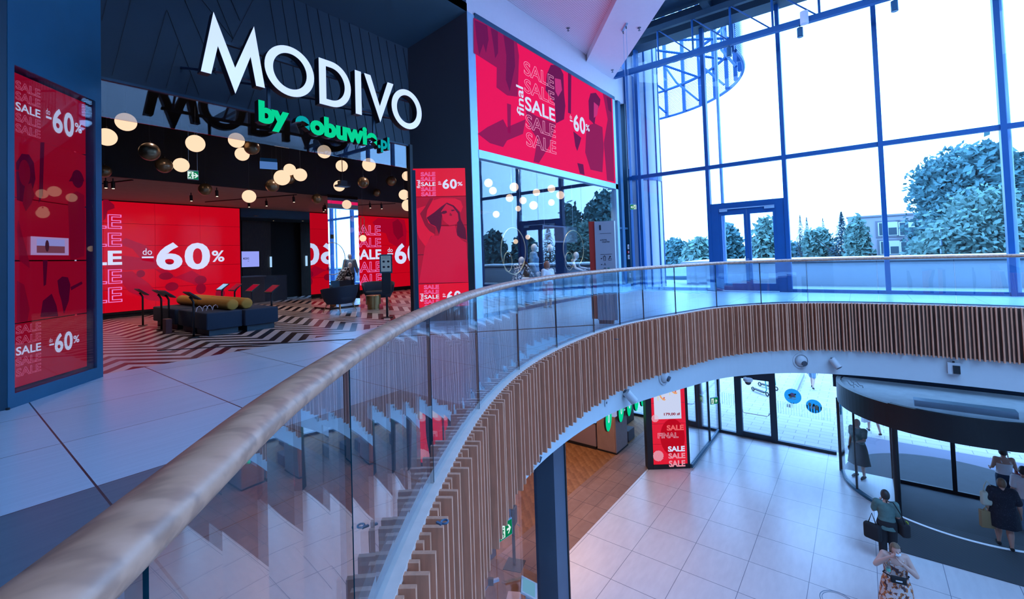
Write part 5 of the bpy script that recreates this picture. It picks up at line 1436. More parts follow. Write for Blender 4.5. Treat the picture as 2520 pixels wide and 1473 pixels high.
# ---- child looking into the window
cp = Zp(1350, 744, 0)
figure('child', 'small child in white t-shirt and coral shorts standing at the display window', 'person', (Yp(1350, 752, 6.45).x, 6.45, 0), math.radians(155), skin_p, .68, dict(head=(0, -.015, 1.60), neck=(0, .015, 1.43)), girth=1.12, hair=hair_r, child=True, head_yaw=math.radians(-25),
       clothes=(('t_shirt', wht_c, 'top', dict(sleeve=.62, add=.03)), ('shorts', coral, 'trousers', dict(len=.40, add=.035)), ('face_mask', mask_m, 'mask', None), ('shoes', wht_c, 'shoes', None)))

# ================================================================== INFO PYLON ON THE WALKWAY
a, b = Zp(1472, 796, 0), Zp(1521, 797, 0)
ang = math.atan2(b.y - a.y, b.x - a.x); wd = (b - a).length
ip = thing('info_pylon', 'tall grey wayfinding pylon with red edge and number 1 behind the glass balustrade', 'sign', a, ang)
MB().box((.02, .0, 0), (wd - .08, .13, .07)).build('foot', M('pylon_foot', (.03, .06, .09), rough=.5), ip, local=True)
MB().box((0, 0, .07), (wd, .15, 1.97)).build('panel', M('pylon_grey', (.42, .40, .46), rough=.5), ip, local=True)
MB().box((-.115, .02, .09), (0, .14, 1.98)).build('red_edge', M('pylon_red', (.62, .035, .02), rough=.45), ip, local=True)
m = MB(); y = -.003
letters(m, '1', wd * .24, 1.80, wd * .33, 1.90, y, bold=.04)
for z in (1.73, 1.33, .98): m.box((wd * .26, y - .001, z), (wd * .84, y, z + .006))
letters(m, 'ROYAL', wd * .36, 1.595, wd * .62, 1.625, y, bold=.03); letters(m, 'COLLECTION', wd * .36, 1.555, wd * .74, 1.585, y, bold=.03); letters(m, '→', wd * .26, 1.595, wd * .33, 1.62, y, bold=.02) if False else m.add([(wd * .26, y, 1.60), (wd * .31, y, 1.60), (wd * .31, y, 1.59), (wd * .34, y, 1.607), (wd * .31, y, 1.624), (wd * .31, y, 1.614), (wd * .26, y, 1.614)], [list(range(7))])
for z in (1.245, 1.13, 1.03):
    m.add([(wd * .26, y, z), (wd * .31, y, z), (wd * .31, y, z - .01), (wd * .34, y, z + .007), (wd * .31, y, z + .024), (wd * .31, y, z + .014), (wd * .26, y, z + .014)], [list(range(7))])
def tubeline(pts, r=.004): m.tube([(p[0], y, p[1]) for p in pts], r, 5)
tubeline([(wd * .40, 1.29), (wd * .42, 1.21), (wd * .50, 1.21), (wd * .52, 1.29), (wd * .40, 1.29)]); tubeline([(wd * .44, 1.29), (wd * .44, 1.31), (wd * .48, 1.31), (wd * .48, 1.29)])
tubeline([(wd * .66, 1.22), (wd * .80, 1.22), (wd * .80, 1.25), (wd * .66, 1.25), (wd * .66, 1.22)]); flat(m, ellip(wd * .74, 1.285, .016, .016, 12), y); tubeline([(wd * .70, 1.25), (wd * .71, 1.28)])
tubeline([(wd * .46, 1.17), (wd * .46, 1.155), (wd * .40, 1.125), (wd * .52, 1.125), (wd * .46, 1.155)])
flat(m, [(wd * .40, 1.015), (wd * .51, 1.015), (wd * .51, 1.075), (wd * .40, 1.075)], y)
for k, tx in enumerate(('BIURO NAJMU OBSŁUGA', 'APARTAMENTY BIURA', 'Fitness Sport Centre', 'Helios Cinema')):
    if k < 2: letters(m, '→', wd * .26, .93 - .036 * k, wd * .30, .945 - .036 * k, y) if False else m.box((wd * .26, y - .001, .935 - .036 * k), (wd * .32, y, .942 - .036 * k))
    letters(m, tx, wd * .36, .925 - .034 * k, wd * (.82, .72, .72, .6)[k], .945 - .034 * k, y, bold=.02)
m.build('lettering', M('pylon_ink', (.03, .03, .045), rough=.6), ip, local=True)
m = MB()
flat(m, [(wd * .58, 1.045), (wd * .69, 1.045), (wd * .69, 1.075), (wd * .58, 1.075)], y, 0); flat(m, [(wd * .58, 1.012), (wd * .69, 1.012), (wd * .69, 1.04), (wd * .58, 1.04)], y, 1)
flat(m, ellip(wd * .455, 1.05, .012, .012, 12), y - .002, 2)
m.build('coloured_icons', [M('icon_green', (.05, .22, .18), rough=.6), M('icon_red', (.5, .04, .04), rough=.6), M('icon_white', (.6, .6, .62), rough=.6)], ip, local=True)

# ---- small fixtures by the corner post
def plate(name, label, cat, px, py, w_, h_, yy, mt, mark=None, group=None):
    p = Yp(px, py, yy)
    t = thing(name, label, cat, p, group=group)
    MB().box((-w_ / 2, -.02, -h_ / 2), (w_ / 2, .02, h_ / 2)).build('plate', mt, t, local=True)
    if mark:
        q = MB(); flat(q, ellip(0, 0, w_ * .28, h_ * .32, 12), -.022); q.build('mark', mark, t, local=True)
    return t
white_s = M('sign_white_paint', (.62, .62, .64), rough=.5); red_s = M('alarm_red', (.55, .02, .03), rough=.4)
plate('fire_sign', 'upper small white and red fire sign on the blue corner panel', 'sign', 1546, 607, .06, .17, 6.72, white_s, red_s)
plate('alarm_button', 'red alarm call button on the blue corner panel', 'alarm', 1546, 620, .09, .09, 6.72, red_s, white_s)
plate('fire_sign', 'lower small white and red fire sign under the alarm button', 'sign', 1547, 632, .07, .16, 6.72, white_s, red_s)
plate('safety_notice', 'narrow pale notice on the corner panel beside the fire signs', 'sign', 1554, 605, .06, .28, 6.72, white_s)
plate('hydrant_sign', 'white sign with red mark low on the corner panel behind the glass', 'sign', 1551, 677, .09, .17, 6.72, white_s, red_s)

# ---- ceiling fixtures
def sprinkler(px, py, lb, z):
    p = Zp(px, py, z)
    t = thing('sprinkler', lb, 'sprinkler', p, group='ceiling sprinklers')
    MB().lathe([(0, 0), (.05, 0), (.05, -.01), (.012, -.012), (.012, -.07), (.035, -.075), (.035, -.082), (0, -.082)], n=14).build('head', M('sprinkler_metal', (.2, .2, .24), rough=.4, metal=.6), t, local=True)
sprinkler(1398, 69, 'sprinkler head in the middle of the perforated ceiling', 7.77)
sprinkler(1573, 68, 'sprinkler head near the edge of the white ceiling', 7.55)
sprinkler(1507, 172, 'sprinkler head at the lower corner of the white ceiling', 7.55)
p = Zp(1537, 66, 7.55)
t = thing('ceiling_hook', 'grey ceiling bracket with a hanging pair of thin cables and hooks', 'hook', p)
MB().obox((0, 0, -.02), (.42, .05, .04), rz=math.radians(40)).build('bracket', alu, t, local=True)
for k in (-1, 1):
    x, y = .14 * k * math.cos(math.radians(40)), .14 * k * math.sin(math.radians(40))
    MB().tube([(x + .03 * math.cos(2 * PI * q / 14), y, -.09 + .035 * math.sin(2 * PI * q / 14)) for q in range(14)], .008, 6, closed=True).build('hook', black, t, local=True)
    MB().tube([(x, y, -.12), (x, y, -3.9)], .006, 5).build('cable', alu, t, local=True)
for k, (x, y, lb) in enumerate(((2201, 12, 'black spotlight hanging under the girder at the far right'), (1969, 78, 'black spotlight below the white cylinder lamp on the girder'), (1795, 131, 'black spotlight hanging under the girder near the mesh screen'))):
    p = Xp(x, y, 15.0)
    t = thing('girder_spot', lb, 'spotlight', (p.x, p.y, 7.58), group='spotlights under the girder')
    MB().tube([(0, 0, 0), (0, 0, -.10)], .01, 6).build('stem', steel2, t, local=True)
    MB().tube([(0, 0, -.08), (-.03, -.0, -.34)], .075, 18).build('barrel', M('spot_blue', (.02, .10, .20), rough=.4), t, local=True, smooth=False)
    MB().lathe([(0, -.34), (.06, -.342)], n=18, c=(-.03, 0, -.003)).build('lens', M('spot_lens', (.3, .4, .5), rough=.2), t, local=True)
t = thing('cylinder_lamp', 'white cylinder lamp standing out from the girder bottom chord', 'lamp', (14.8, .96, 7.62))
MB().tube([(14.8, .96, 7.50), (14.8, .96, 7.84)], .10, 20).build('body', white_p, t); MB().tube([(14.8, .96, 7.70), (14.93, .96, 7.70)], .03, 8).build('bracket', alu, t)

# ---- fittings on the white band under the slats
def bandp(px, py, off=.035):
    d = _ray(px, py); dx_, dy_ = d.x, d.y; best = None
    prev = None
    for i in range(len(EDGE)):
        s_ = ARC[i]; p, tg, nn = edge_at(s_); q = p + nn * off
        c = q.x * dy_ - q.y * dx_
        if prev is not None and prev[0] * c <= 0 and q.x > .6:
            f = prev[0] / (prev[0] - c) if prev[0] != c else 0; r_ = prev[1].lerp(q, f); best = (r_, nn)
        prev = (c, q)
    r_, nn = best; k = r_.x / dx_
    return Vector((r_.x, r_.y, EYE + d.z * k)), nn
grey_l = M('fitting_grey', (.50, .50, .52), rough=.5); grey_d = M('fitting_dark', (.06, .07, .09), rough=.5)
def eyeball(px, py, lb, rad):
    p, nn = bandp(px, py); t = thing('eyeball_light', lb, 'light', p, math.atan2(nn.y, nn.x) + PI / 2, group='round eyeball lights under the slats')
    R_ = lambda prof: [(r_, z) for r_, z in prof]
    m = MB().lathe([(0, 0), (rad, 0), (rad, .018), (rad * .80, .022), (rad * .78, .0)], n=32); m.v = [Vector((v.x, -v.z, v.y)) for v in m.v]; m.build('ring', grey_l, t, local=True, smooth=False)
    m = MB().sphere((0, -.0, 0), (rad * .72, rad * .62, rad * .72), 24, 14); m.build('ball', grey_l, t, local=True, smooth=True)
    m = MB().tube([(rad * .12, -rad * .42, -rad * .18), (rad * .18, -rad * .70, -rad * .30)], rad * .34, 20); m.build('aperture', grey_d, t, local=True)
eyeball(1633, 925, 'round eyeball light on the white band, left of the cylinder spot pair', .17)
eyeball(1971, 887, 'round eyeball light on the white band above the blue floor stickers', .185)
eyeball(1316, 1124, 'round eyeball light half hidden behind the slats on the left', .11)
def cylspot(px, py, lb):
    p, nn = bandp(px, py); t = thing('cylinder_spot', lb, 'spotlight', p, math.atan2(nn.y, nn.x) + PI / 2, group='cylinder spotlights under the slats')
    MB().box((-.04, -.05, -.02), (.04, 0, .10)).build('bracket', grey_d, t, local=True)
    MB().tube([(-.04, -.06, .08), (.07, -.16, -.10)], .075, 20).build('barrel', grey_l, t, local=True)
    MB().tube([(.071, -.161, -.101), (.074, -.164, -.106)], .062, 18).build('lens', grey_d, t, local=True)
cylspot(1537, 972, 'grey cylinder spotlight on the white band casting a shadow, left one')
cylspot(2050, 890, 'grey cylinder spotlight on the white band above the revolving door')
p, nn = bandp(2347, 905); t = thing('motion_sensor', 'small grey box sensor with black eye on the white band at right', 'sensor', p, math.atan2(nn.y, nn.x) + PI / 2)
MB().box((-.10, -.08, -.12), (.10, 0, .12)).build('case', grey_l, t, local=True); MB().box((-.02, -.10, -.10), (.09, -.08, .07)).build('eye', black, t, local=True); MB().tube([(0, -.03, .12), (0, -.03, .15)], .02, 8).build('knob', black, t, local=True)
p, nn = bandp(1491, 990); t = thing('socket', 'small square socket on the white band under the slats', 'socket', p, math.atan2(nn.y, nn.x) + PI / 2)
MB().box((-.05, -.015, -.05), (.05, 0, .05)).build('plate', grey_l, t, local=True); MB().box((-.018, -.018, -.018), (.018, -.015, .018)).build('hole', grey_d, t, local=True)
p, nn = bandp(1832, 930); t = thing('dome_camera', 'white dome camera at the lower edge of the white band above the glass door', 'camera', p, math.atan2(nn.y, nn.x) + PI / 2)
MB().lathe([(0, .07), (.10, .07), (.10, .02), (.08, 0), (0, 0)], c=(0, -.11, -.05), n=24).build('base', grey_l, t, local=True); MB().sphere((0, -.11, -.055), (.07, .07, .075), 20, 12).build('dome', black, t, local=True, smooth=True)
MB().box((-.03, -.06, -.03), (.03, 0, .03)).build('arm', grey_l, t, local=True)
p, nn = bandp(1094, 1283, .19); t = thing('ring_eyelet', 'small dark metal ring fixed to a slat', 'ring', p)
MB().tube([(.017 * math.cos(2 * PI * k / 20), .017 * math.sin(2 * PI * k / 20), 0) for k in range(20)], .005, 8, closed=True).build('ring', channel, t, local=True, smooth=True); MB().box((-.03, -.004, -.004), (-.018, .03, .004)).build('tab', channel, t, local=True)
p, nn = bandp(1517, 834, .19); t = thing('slat_hook', 'tiny metal hook on the slats behind the info pylon', 'hook', p)
MB().tube([(0, .05, 0), (0, -.02, 0), (.02, -.03, .0)], .006, 6).build('hook', channel, t, local=True)

# ================================================================== GROUND FLOOR
LF = 19.75
struct(MB().box((FX, -14, -.35), (LF + .3, 19, -.02)).build('floor_terrace', concrete))
struct(MB().box((FX, -14, -1.69), (LF + .2, 19, -.35)).build('wall_entrance_lintel', soff))
def pane_low(n, y0, y1, name='window'):
    r = sroot('%s_%d' % (name, n), (LF, y0, LG))
    MB().box((LF - .05, y0, LG), (LF + .1, y1, LG + .10)).build('sill', steel2, r)
    MB().box((LF, y0, LG + .1), (LF + .02, y1, -1.69)).build('pane', win_glass, r)
    MB().box((LF - .07, y1 - .04, LG), (LF + .12, y1 + .04, -1.69)).build('mullion', steel2, r)
    return r
pane_low(30, 4.22, 4.86)
rw = pane_low(31, 1.0, 2.86)
pane_low(32, 6.7, 9.5); pane_low(33, 9.5, 12.5)
d2 = sroot('door_2', (LF, 3.55, LG))
MB().box((LF - .08, 4.00, LG), (LF + .1, 4.24, -1.69)).build('jamb', steel2, d2)
MB().box((LF - .08, 2.82, LG), (LF + .1, 3.02, -1.69)).build('jamb', steel2, d2)
MB().box((LF - .08, 3.02, -3.75), (LF + .1, 4.00, -1.69)).build('head', steel2, d2)
MB().box((LF - .06, 3.02, LG), (LF + .05, 4.0, LG + .22)).build('bottom_rail', steel2, d2)
MB().box((LF - .01, 3.02, LG + .22), (LF + .01, 4.0, -3.75)).build('pane', win_glass, d2)
MB().tube([(LF - .06, 3.98, LG + 1.08), (LF - .12, 3.96, LG + 1.02), (LF - .13, 3.9, LG + .98), (LF - .13, 3.12, LG + .98), (LF - .12, 3.06, LG + 1.02), (LF - .06, 3.04, LG + 1.08)], .018, 8).build('push_bar', chrome, d2)
d3 = sroot('door_3', (LF, 5.8, LG))
bf = M('door_brown', (.10, .05, .035), rough=.5)
MB().box((LF - .08, 5.50, LG), (LF + .1, 5.78, -1.69)).box((LF - .08, 6.62, LG), (LF + .1, 6.74, -1.69)).box((LF - .06, 5.78, LG), (LF + .06, 6.62, LG + .25)).build('frame', bf, d3)
MB().box((LF - .01, 5.78, LG + .25), (LF + .01, 6.62, -1.69)).build('pane', win_glass, d3); MB().tube([(LF - .1, 5.8, LG + 1.0), (LF - .14, 5.9, LG + .95), (LF - .14, 6.6, LG + .95)], .018, 8).build('push_bar', M('bar_brown', (.12, .08, .06), rough=.4), d3)
MB().box((LF, 4.9, LG + .1), (LF + .02, 5.5, -1.69)).build('side_pane', win_glass, d3)
MB().box((LF - .06, 4.86, LG), (LF + .1, 5.5, LG + .1)).build('side_sill', steel2, d3)
# white safety stripes on the entrance glazing and two round blue stickers
frost = TL('frosted_stripe', (.92, .94, .96), .75)
m = MB(); yy = 1.12
while yy < 2.80: m.box((LF - .012, yy, -4.90), (LF - .004, yy + .028, -4.44)); yy += .085
o = m.build('safety_stripes', frost, loc=(LF, 1.9, -4.9)); tag(o, 'row of short white safety stripes on the glass under the blue stickers', 'glass marking')
m = MB(); yy = 4.28
while yy < 4.84: m.box((LF - .012, yy, -4.90), (LF - .004, yy + .028, -4.44)); yy += .085
o = m.build('safety_stripes', frost, loc=(LF, 4.5, -4.9)); tag(o, 'short white safety stripes on the narrow pane left of the glass door', 'glass marking')
blue_s = TL('sticker_blue', (.03, .28, .42), .6)
def sticker(yc, zc, r_, lb, shapes):
    t = thing('round_sticker', lb, 'sticker', (LF - .012, yc, zc), -PI / 2, group='round blue stickers on the entrance glass')
    q = MB(); flat(q, ellip(0, 0, r_, r_, 32), 0); q.build('disc', blue_s, t, local=True)
    q = MB()
    for k, (x, z, a, b, mi) in enumerate(shapes): flat(q, ellip(x * r_, z * r_, a * r_, b * r_, 14), -.003 - .0005 * k, mi)
    q.build('print', [TL('print_skin', (.8, .38, .2)), TL('print_pink', (.75, .22, .30)), TL('print_white', (.8, .8, .8)), TL('print_dark', (.10, .09, .10))], t, local=True)
sticker(2.253, -4.20, .275, 'larger round blue sticker on the entrance glass, upper left', [(-.05, .15, .28, .3, 1), (-.35, .1, .18, .14, 3), (.2, -.02, .16, .15, 0), (-.25, -.1, .18, .16, 0), (0, -.32, .42, .10, 2), (.3, .3, .10, .12, 3), (-.5, -.35, .14, .06, 2)])
sticker(1.607, -4.46, .245, 'smaller round blue sticker on the entrance glass, lower right', [(-.5, .2, .2, .26, 0), (0, .15, .16, .24, 3), (.35, .02, .2, .24, 0), (-.15, -.2, .45, .2, 2), (.4, -.35, .18, .18, 0)])

# ---- digital pylon by the lower shop
da = math.atan2(4.92 - 6.06, 15.91 - 15.02); dl = math.hypot(4.92 - 6.06, 15.91 - 15.02)
dp = thing('digital_pylon', 'black digital pylon with red sale screens and 179,00 zł price on the ground floor', 'display screen', (15.02, 6.06, LG), da)
MB().box((0, 0, 0), (dl, .30, 4.34)).build('housing', black, dp, local=True)
x0, z0 = Lp(dp, 1609, 1143, -.01); x1, _ = Lp(dp, 1692, 1140, -.01)
zr = [z0] + [Lp(dp, 1608, y, -.01)[1] for y in (1093, 1043, 992, 943)] + [4.2]
for k in range(5): MB().box((x0, -.012, zr[k] + .006), (x1, 0, zr[k + 1] - .006)).build('screen', red_e, dp, local=True)
yo = -.017; wh, sf_, pk_, dkm = MB(), MB(), MB(), MB()
def D(px0, py0, px1, py1):
    a, b = Lp(dp, px0, py1, -.012), Lp(dp, px1, py0, -.012); return a[0], a[1], b[0], b[1]
cdx = MB(); a = Lp(dp, 1608, 965, -.012); b = Lp(dp, 1677, 1029, -.012)
flat(cdx, [(a[0], b[1]), (b[0], b[1]), (b[0], zr[5] - .1), (a[0], zr[5] - .1)], -.0145); cdx.build('price_card', E('card_white', lin((205, 215, 245)), .95), dp, local=True)
letters(dkm, '179,00 zł', *D(1634, 1014, 1673, 1023), yo, bold=.035); dkm.build('price', E('price_red', lin((150, 0, 45)), .8), dp, local=True)
shm = MB()
def shoe(ox, oy, sc, tilt):
    pts = [(-.30, .34), (-.22, .30), (-.10, .0), (.08, -.20), (.26, -.24), (.34, -.16), (.24, -.10), (.10, -.06), (-.02, .10), (-.12, .34), (-.2, .44)]
    c, s_ = math.cos(tilt), math.sin(tilt); f = lambda p: (ox + (p[0] * c - p[1] * s_) * sc, oy + (p[0] * s_ + p[1] * c) * sc)
    flat(shm, [f(p) for p in pts], yo, 0); flat(shm, [f(p) for p in ((-.30, .34), (-.26, .30), (-.27, -.24), (-.31, -.24))], yo, 1)
    flat(shm, [f(p) for p in ((.14, -.1), (.24, -.08), (.28, .02), (.20, .06), (.12, 0))], yo - .001, 2); shm.tube([(f(p)[0], yo, f(p)[1]) for p in ((-.2, .42), (-.05, .46), (.02, .3), (-.1, .2))], .008, 5, mi=1)
q = Lp(dp, 1628, 978, -.012); shoe(q[0], q[1], .42, 0); q = Lp(dp, 1656, 963, -.012); shoe(q[0], q[1], .42, .15)
shm.build('sandals', [E('sandal_orange', lin((240, 170, 110)), .9), E('sandal_yellow', lin((225, 225, 120)), .9), E('sandal_red', lin((220, 110, 100)), .9)], dp, local=True)
letters(sf_, 'SALE', *D(1641, 1044, 1682, 1059), yo, bold=.04)
letters(wh, 'SALE', *D(1644, 1096, 1685, 1111), yo, bold=.04)
letters(pk_, 'SALE', *D(1645, 1113, 1686, 1128), yo, bold=.04); 
a = D(1646, 1131, 1686, 1139); letters(pk_, 'SALE', a[0], z0 - .09, a[2], a[3], yo, bold=.04)
sf_.build('faded_lettering', E('letter_salmon', lin((245, 105, 110)), .9), dp, local=True); wh.build('lettering', lit_w, dp, local=True); pk_.build('pink_lettering', E('letter_pink', lin((240, 150, 170)), .9), dp, local=True)
MB().box((x0 - .02, -.0165, .02), (x1 + .02, -.0, z0 - .006)).build('skirting', black, dp, local=True)
q = MB(); letters(q, 'FINAL', *D(1619, 1063, 1669, 1078), yo, bold=.015, outline=.018)
def striped(cx, cy, r_px):
    c0 = Lp(dp, cx, cy, -.012); r_ = abs(Lp(dp, cx + r_px, cy, -.012)[0] - c0[0])
    for k in range(-5, 6):
        d = k / 5.5; h = math.sqrt(max(0, 1 - d * d)); ca, sa = math.cos(.7), math.sin(.7)
        p = lambda u, v: (c0[0] + (u * ca - v * sa) * r_, yo, c0[1] + (u * sa + v * ca) * r_)
        q.add([p(-h, d - .05), p(h, d - .05), p(h, d + .05), p(-h, d + .05)], [[0, 1, 2, 3]])
striped(1620, 1121, 13); striped(1612, 1029, 9)
q.build('outlined_lettering', E('outline_white', lin((235, 190, 215)), .9), dp, local=True)
q = MB(); c0 = Lp(dp, 1648, 1075, -.012)
flat(q, ellip(c0[0] + .1, c0[1], .42, .62, 24), -.0135); q.build('darker_blob', E('blob_red', lin((196, 2, 30)), .85), dp, local=True)

# ---- glass partition from the pylon to the entrance front
gp = thing('glass_partition', 'clear glass partition with dark base rail between the digital pylon and the entrance glazing', 'partition', (17.8, 4.9, LG))
MB().box((15.95, 4.86, LG), (LF - .1, 4.94, LG + .12)).build('base_rail', navy2, gp)
for a, b in ((15.95, 18.30), (18.36, LF - .1)): MB().box((a, 4.89, LG + .12), (b, 4.91, -1.7)).build('glass_panel', part_glass, gp)
MB().box((18.30, 4.86, LG + .12), (18.36, 4.94, -1.7)).build('post', steel2, gp); MB().box((16.98, 4.895, LG + .12), (16.99, 4.905, -1.7)).build('joint', navy2, gp)
exit_sign(Dp(1757, 978, 17.2), math.radians(-35), 'green exit sign behind the glass partition by the brown door', .34, .24, 1, name='exit_sign')

# ---- shop behind: counters and green round signs
tilem = M('mirror_tile', (.30, .20, .16), rough=.12, noise=.25, nscale=3)
t = thing('counter_block', 'square counter block with polished tile front in the ground floor shop', 'counter', (16.0, 7.85, LG))
MB().box((15.5, 7.43, LG + .05), (16.5, 8.20, LG + 1.36)).build('body', M('counter_oak', (.30, .20, .18), rough=.5, noise=.2, nscale=10), t)
MB().box((15.485, 7.46, LG + .07), (15.5, 8.18, LG + 1.33)).build('front_panel', tilem, t)
MB().box((15.48, 7.42, LG), (16.52, 8.21, LG + .05)).build('plinth', black, t)
t = thing('wall_counter', 'long low counter with black plinth left of the counter block', 'counter', (15.6, 8.9, LG))
MB().box((15.5, 8.26, LG + .1), (16.3, 11.0, LG + .95)).build('body', M('counter_pale', (.26, .18, .18), rough=.6), t); MB().box((15.47, 8.25, LG), (16.33, 11.0, LG + .1)).build('plinth', black, t); MB().box((15.48, 8.24, LG + .95), (16.34, 11.0, LG + .99)).build('top', M('counter_dark', (.03, .03, .035), rough=.4), t)
o = rbox(MB(), (16.75, 7.5, LG), (17.35, 8.5, LG + .42), .02).build('bench', M('bench_grey', (.10, .085, .09), rough=.9), loc=(17.0, 8, LG)); tag(o, 'low grey upholstered bench on the oak floor behind the counter block', 'bench')
t = thing('display_table', 'pale topped display table on the oak floor beyond the bench', 'table', (18.6, 8.6, LG))
MB().box((17.9, 8.2, LG + .78), (19.3, 9.2, LG + .86)).build('top', M('table_oak', (.45, .28, .2), rough=.5), t)
MB().box((18.0, 8.3, LG), (19.2, 9.1, LG + .78)).build('cabinet', black, t)
gsig = None
for k, (x, y, lb) in enumerate(((1496, 1036, 'nearest and largest green round sign with a white O'), (1527, 1018, 'second green round sign along the shop front'), (1547, 1004, 'third green round sign along the shop front'), (1565, 993, 'fourth green round sign along the shop front'), (1580, 985, 'farthest green round sign beside the digital pylon'))):
    p = Yp(x, y, 7.3); c = Vector((p.x, 7.3, -4.60 + .16))
    if gsig is None:
        gsig = thing('round_sign', lb, 'sign', c, math.radians(12), group='green round signs over the ground floor shop')
        m = MB(); m.tube([(0, -.03, 0), (0, .03, 0)], .44, 36); m.build('rim', black, gsig, local=True)
        q = MB(); flat(q, ellip(0, 0, .43, .43, 36), -.035); q.build('face', sign_g, gsig, local=True)
        q = MB(); letters(q, 'O', -.12, -.16, .12, .16, -.04, bold=-.01, outline=.03); q.build('letter', lit_w, gsig, local=True)
        MB().tube([(0, 0, .43), (0, 0, 2.9)], .008, 6).build('suspension', black, gsig, local=True)
    else: dup(gsig, c, label=lb)

# ---- glazed shop corner at the lower left
colm = M('column_blue_grey', (.10, .14, .20), rough=.55, noise=.08, nscale=2)
struct(MB().box((7.62, 5.02, LG), (8.02, 5.52, -1.69)).build('column_ground', colm))
struct(MB().box((8.02, 5.00, LG), (8.06, 5.52, -1.69)).build('trim_30', black))
r = sroot('window_40', (6.5, 5.45, LG))
for a, b in ((4.4, 6.28), (6.3, 7.0), (7.02, 7.6)): MB().box((a, 5.44, LG), (b, 5.455, -1.69)).build('pane', part_glass, r)
struct(MB().box((3.0, 7.5, LG), (8.66, 7.62, -1.69)).build('wall_shop_ground', M('panel_brown', (.13, .085, .085), rough=.6)))
struct(MB().box((8.0, 12.5, LG), (LF, 12.7, -1.69)).build('wall_shop_ground_back', M('wall_dark_brown', (.06, .04, .035), rough=.8)))
exit_sign(Yp(1243, 1284, 5.2), math.radians(-5), 'large green exit sign hanging under the slats at the lower left', .33, .27, 1, 1.6)
st = thing('sanitizer_stand', 'black sanitizer stand on a square base behind the glass at the lower left', 'stand', Zp(1266, 1390, LG), math.radians(20))
MB().box((-.22, -.22, 0), (.22, .22, .015)).build('base', black, st, local=True); MB().box((-.03, -.03, .015), (.03, .03, 1.02)).build('post', black, st, local=True)
rbox(MB(), (-.10, -.08, .98), (.10, .06, 1.38), .015).build('dispenser', black, st, local=True); MB().box((-.13, -.03, 1.36), (.13, -.005, 1.66)).build('notice_board', black, st, local=True)
MB().tube([(0, -.10, .98), (.0, -.16, .96), (0, -.16, .93)], .012, 8).build('nozzle', chrome, st, local=True)
lc = Zp(1300, 1473, LG + .9)
lt = thing('lectern_screen', 'white lectern with a tilted tablet behind the glass at the bottom edge', 'stand', (lc.x, lc.y, LG), math.radians(35))
MB().box((-.07, -.05, 0), (.07, .05, 1.02)).build('column', M('lectern_white', (.55, .58, .66), rough=.4), lt, local=True)
b = MB(); b.obox((0, -.02, 1.10), (.44, .34, .03), rx=math.radians(28)); b.build('desk', white_s, lt, local=True)
b = MB(); b.obox((0, -.02, 1.118), (.36, .26, .006), rx=math.radians(28)); b.build('tablet', E('tablet_pale', lin((110, 170, 205)), .8), lt, local=True)
q = MB(); letters(q, 'eobuwie', -.05, .82, .05, .85, -.052); q.build('logo', M('logo_teal', (.0, .35, .3), rough=.5), lt, local=True)
ap = Zp(1180, 1473, LG + 1.0)
t = thing('camera_arm', 'chrome pole with a clamp and white scanner at the bottom edge', 'stand', (ap.x, ap.y, LG))
tp = Dp(1208, 1430, (ap - Vector((0, 0, EYE))).dot(fw))
MB().tube([(ap.x, ap.y, LG), (ap.x, ap.y, ap.z), (tp.x, tp.y, tp.z)], .012, 8).build('pole', chrome, t); MB().obox(tp, (.06, .10, .12), rz=.6).build('clamp', black, t); MB().obox(tp + Vector((.07, -.05, .0)), (.14, .05, .05), rz=-.5).build('scanner', white_s, t)
bp = Zp(1262, 1473, LG + .45)
t = thing('stool', 'pale wooden stool top at the bottom edge beside the lectern', 'stool', (bp.x, bp.y, LG), .5)
rbox(MB(), (-.22, -.14, .40), (.22, .14, .45), .02).build('seat', ledge_m, t, local=True)
for sx in (-1, 1): MB().box((sx * .20 - .02, -.13, 0), (sx * .20 + .02, .13, .40)).build('leg', ledge_m, t, local=True)

# ---- revolving door
RC, RR = Vector((18.55, -1.95)), 2.80
ZD0, ZD1 = -3.70, -3.05
rd = thing('revolving_door', 'large dark framed glass revolving door drum at the entrance on the ground floor', 'door', (RC.x, RC.y, LG))
def rc(a, r=RR): return (RC.x + r * math.cos(a), RC.y + r * math.sin(a))
aL0 = math.atan2(.95 - RC.y, 18.43 - RC.x); aL1 = math.atan2(-.50 - RC.y, 16.21 - RC.x)      # glazed arc on the hall side
def arcwall(mb, a0, a1, z0, z1, r0, r1, n=28, mi=0):
    for k in range(n):
        a, b = a0 + (a1 - a0) * k / n, a0 + (a1 - a0) * (k + 1) / n
        p = [rc(a, r0), rc(b, r0), rc(b, r1), rc(a, r1)]
        mb.add([(x, y, z) for z in (z0, z1) for x, y in p], [(0, 3, 2, 1), (4, 5, 6, 7), (0, 1, 5, 4), (2, 3, 7, 6), (1, 2, 6, 5), (3, 0, 4, 7)], mi)
aR1 = 2 * PI + math.atan2(-3.40 - RC.y, 16.21 - RC.x); aR0 = aR1 + (aL1 - aL0)
m = MB(); arcwall(m, aL0 - .15, aR0 + .15, ZD0, ZD1, RR, RR - .12, 60); m.build('drum_band', black, rd)
m = MB(); m.prism([rc(aL0 - .3 + (aR0 - aL0 + .6) * k / 50, RR - .1) for k in range(51)], ZD1 - .16, ZD1 - .10); m.build('drum_roof', M('drum_roof', (.75, .8, .85), rough=.8, noise=.2, nscale=3), rd)
m = MB(); arcwall(m, aL1 - .02, aR1 + .02, ZD0 + .02, ZD1 + .04, RR + .06, RR - .06, 30); m.build('front_fascia', black, rd)
m = MB(); arcwall(m, aL0 + .02, aL1 - .01, LG + .08, ZD0, RR - .03, RR - .05, 22); m.build('curved_glass', win_glass, rd)
m = MB(); arcwall(m, aL0, aL1, LG, LG + .08, RR, RR - .1, 22); m.build('base_rail', navy2, rd)
